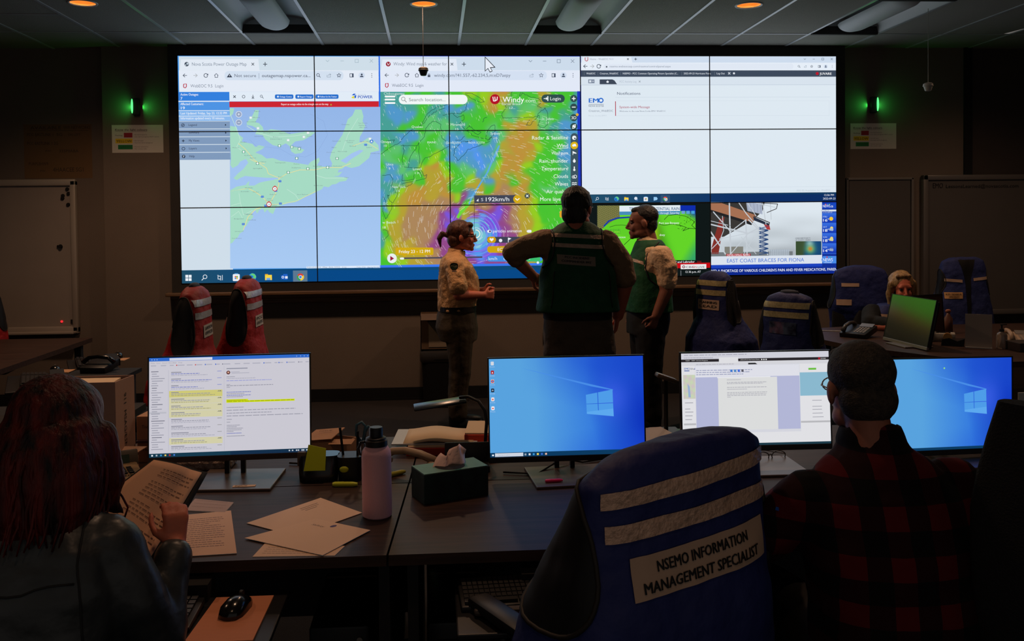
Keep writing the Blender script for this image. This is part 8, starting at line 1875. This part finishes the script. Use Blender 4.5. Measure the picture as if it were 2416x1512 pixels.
tray(-3.20, -2.60, R(-66), 0.62, 0.30, 'pull-out tray nearest us at the left side desk', 0.69); keyboard(-3.20, -2.60, 0.692, R(-66)+R(180), 'black keyboard on the nearer pull-out tray at the left')
tray(-3.10, -1.96, R(-66), 0.60, 0.30, 'pull-out tray farther along the left side desk', 0.69); keyboard(-3.12, -1.98, 0.692, R(-66)+R(180), 'black keyboard on the farther pull-out tray at the left')
mouse(-3.22, -2.26, 0.70, R(20), 'black mouse at the end of the nearer left tray', 1.0); mouse(-3.02, -1.70, 0.70, R(20), 'black mouse at the end of the farther left tray', 1.0)
M_TANP = mat('tan_paper', (190, 140, 96), 0.8)
for x, y, z, lab in ((-3.17, -2.24, 0.692, 'tan paper scrap under the nearer left mouse'), (-2.98, -1.78, 0.692, 'tan paper scrap under the farther left mouse')):
    o = MB().box((0, 0, 0.0015), (0.10, 0.12, 0.003)).build('paper_scrap', M_TANP); o.location = (x, y, z); tag(o, lab, 'paper')
t = thing('telephone', 'black telephone with curved handset beside the left keyboards', 'telephone', (-2.93, -2.28, 0.70), R(-8))
MB().box((0, 0, 0.025), (0.17, 0.19, 0.05), rot=(R(10), 0, 0), bev=0.008).build('body', M_BLACK, t, smooth=40)
b = MB(); b.tube([(-0.10, -0.02, 0.055), (-0.06, -0.02, 0.085), (0.0, -0.02, 0.092), (0.07, -0.02, 0.085), (0.11, -0.02, 0.055)], [0.016, 0.013, 0.012, 0.013, 0.016], 10); b.build('handset', mat('gloss_black', (16, 16, 17), 0.18), t, smooth=True)
t = thing('desk', 'low dark side table under the black telephone at the left', 'desk', (-2.9, -2.35, 0)); MB().box((0, 0, 0.682), (0.40, 0.36, 0.025)).build('worktop', M_MATTE, t); MB().box((0, 0, 0.335), (0.34, 0.30, 0.67)).build('pedestal', M_DPANEL, t)
t = thing('desk', 'dark corner desk behind the red-haired person at the left edge', 'desk', (-3.0, -3.85, 0)); MB().box((0, 0, 0.70), (1.5, 0.75, 0.035)).build('worktop', M_MATTE, t); MB().box((0, 0, 0.34), (1.4, 0.6, 0.68)).build('pedestal', M_MATTE, t)
t = thing('laptop', 'dark closed laptop with a pale blue edge light at the left edge', 'laptop', (-2.78, -3.92, 0.7175), R(10)); MB().box((0, 0, 0.012), (0.36, 0.25, 0.024), bev=0.004).build('body', M_BLACK, t); MB().box((0.02, -0.126, 0.016), (0.22, 0.003, 0.004)).build('edge_light', mat('edge_light', (130, 160, 220), 0.4, emit=(110, 150, 230), estr=1.0), t)
# right rear desk
M_OFF = mat('glossy_dark_screen', (116, 120, 118), 0.19, metal=0.85)
t, put = monitor('mg', 'switched-off dark monitor reflecting green on the back right desk', (2.536, -2.212, 0.922), R(-88.9), R(12.0), 0, 0.538, 0.315, None, (0, 0), 0, (0.25, 0.20), chin=0.022, chin_m=mat('silver_chin', (130, 124, 118), 0.35, metal=0.4), smat=M_OFF)
t, put = monitor('mh', 'rear monitor with a brown back beside the switched-off green-lit one', (2.83, -1.95, 0.915), R(20), R(4), 0, 0.30, 0.30, None, (0, 0), 0, (0.2, 0.18), chin_m=M_MONB, smat=mat('brown_glass', (70, 42, 34), 0.4))
M_GREYP = mat('grey_phone', (70, 66, 64), 0.4)
def desk_phone(lab, x, y, rz, body, hs, z=ZD):
    t = thing('telephone', lab, 'telephone', (x, y, z), rz)
    MB().box((0, 0, 0.038), (0.20, 0.21, 0.045), rot=(R(14), 0, 0), bev=0.008).build('body', body, t, smooth=40)
    MB().box((0.035, 0.065, 0.082), (0.10, 0.05, 0.006), rot=(R(24), 0, 0)).build('display', mat('phone_lcd', (96, 92, 88), 0.25), t)
    b = MB()
    for i in range(5):
        for j in range(4): b.box((0.0+j*0.022, 0.025-i*0.022, 0.066-i*0.0055), (0.015, 0.013, 0.007), rot=(R(14), 0, 0))
    k = b.build('keys', mat('phone_keys', (150, 146, 140), 0.5), t); k['kind'] = 'stuff'
    b = MB(); b.tube([(-0.07, -0.10, 0.05), (-0.07, -0.06, 0.085), (-0.07, 0.0, 0.100), (-0.07, 0.06, 0.098), (-0.07, 0.10, 0.075)], [0.018, 0.014, 0.013, 0.014, 0.018], 10); b.build('handset', hs, t, smooth=True)
    return t
desk_phone('black desk telephone with pale keys left of the green-lit monitor', 2.42, -1.72, R(-52), M_BLACK, mat('handset_grey', (60, 58, 58), 0.35))
desk_phone('beige desk telephone at the right edge of the back desk', 3.28, -2.30, R(-20), M_BEIGE, M_BEIGE, ZD)
t = thing('receipt_printer', 'pale small card printer right of the green-lit monitor', 'printer', (2.90, -2.02, ZD), R(-30)); MB().box((0, 0, 0.03), (0.15, 0.12, 0.06), bev=0.006).build('body', M_OFFW, t, smooth=40); MB().box((0, 0, 0.062), (0.09, 0.05, 0.004)).build('display', M_MONB, t)
t = thing('sign_holder', 'white upright card holder on the back right desk', 'sign', (2.93, -2.38, ZD), R(-32)); MB().box((0, 0, 0.115), (0.16, 0.004, 0.23)).build('card', mat('white_card', (170, 156, 146), 0.5), t); MB().box((0, 0, 0.003), (0.16, 0.07, 0.006)).build('foot', mat('acrylic', (150, 150, 150), 0.2), t)
t = thing('sanitizer_bottle', 'clear pump bottle of hand sanitizer on the back right desk', 'bottle', (3.06, -2.43, ZD)); MB().lathe([(0, 0), (0.033, 0), (0.034, 0.01), (0.034, 0.09), (0.028, 0.105), (0.014, 0.112), (0.013, 0.12)], seg=28).build('bottle', mat('clear_plastic', (190, 180, 172), 0.12, trans=0.7), t, smooth=True)
MB().lathe([(0.015, 0.118), (0.015, 0.132), (0.005, 0.136), (0.005, 0.160), (0, 0.160)], seg=18).box((0.012, 0, 0.163), (0.045, 0.012, 0.008), bev=0.003).build('pump', M_BLACK, t, smooth=40)
t = thing('tape_dispenser', 'black tape dispenser with a glinting roll on the back right desk', 'tape dispenser', (2.82, -2.26, ZD), R(-30)); b = MB(); b.poly([(-0.07, -0.025, 0), (0.07, -0.025, 0), (0.075, -0.025, 0.055), (0.03, -0.025, 0.035), (-0.02, -0.025, 0.055), (-0.065, -0.025, 0.045)], 0.05, (0, 1, 0)); b.build('body', M_BLACK, t, smooth=40)
MB().cyl((-0.03, -0.012, 0.06), (-0.03, 0.012, 0.06), 0.028).build('tape_roll', mat('amber_tape', (220, 160, 90), 0.2), t, smooth=40)
t = thing('spray_bottle', 'small reddish bottle behind the tape dispenser', 'bottle', (3.18, -1.62, ZD)); MB().lathe([(0, 0), (0.032, 0), (0.032, 0.11), (0.015, 0.14), (0.012, 0.16), (0, 0.16)], seg=24).build('bottle', mat('brown_bottle', (110, 74, 62), 0.3), t, smooth=True); MB().sph((0, 0, 0.17), (0.022, 0.016, 0.016)).build('cap', M_SKIN, t, smooth=True)
t = thing('desk_bin', 'black desk file tray at the far right of the back desk', 'tray', (4.15, -1.6, ZD)); MB().box((0, 0, 0.08), (0.42, 0.30, 0.16), bev=0.01).build('body', M_MATTE, t)
o = MB().poly([(-0.05, 0, 0), (0.06, 0, 0), (0.05, 0, 0.13), (-0.02, 0, 0.10)], 0.05, (0, 1, 0)).build('orange_folder', mat('orange_cover', (220, 120, 30), 0.6)); o.location = (4.03, -1.62, ZD+0.16); tag(o, 'orange folder standing on the black tray at the right edge', 'folder')
for pts, lab in (([(2.25, -1.35, ZD+0.004), (2.45, -1.42, ZD+0.004), (2.60, -1.56, ZD+0.004)], 'thin pale pen-like rod behind the black telephone'),):
    o = MB().tube(pts, 0.0035, 8).build('stylus', M_OFFW, None, smooth=True); tag(o, lab, 'pen')
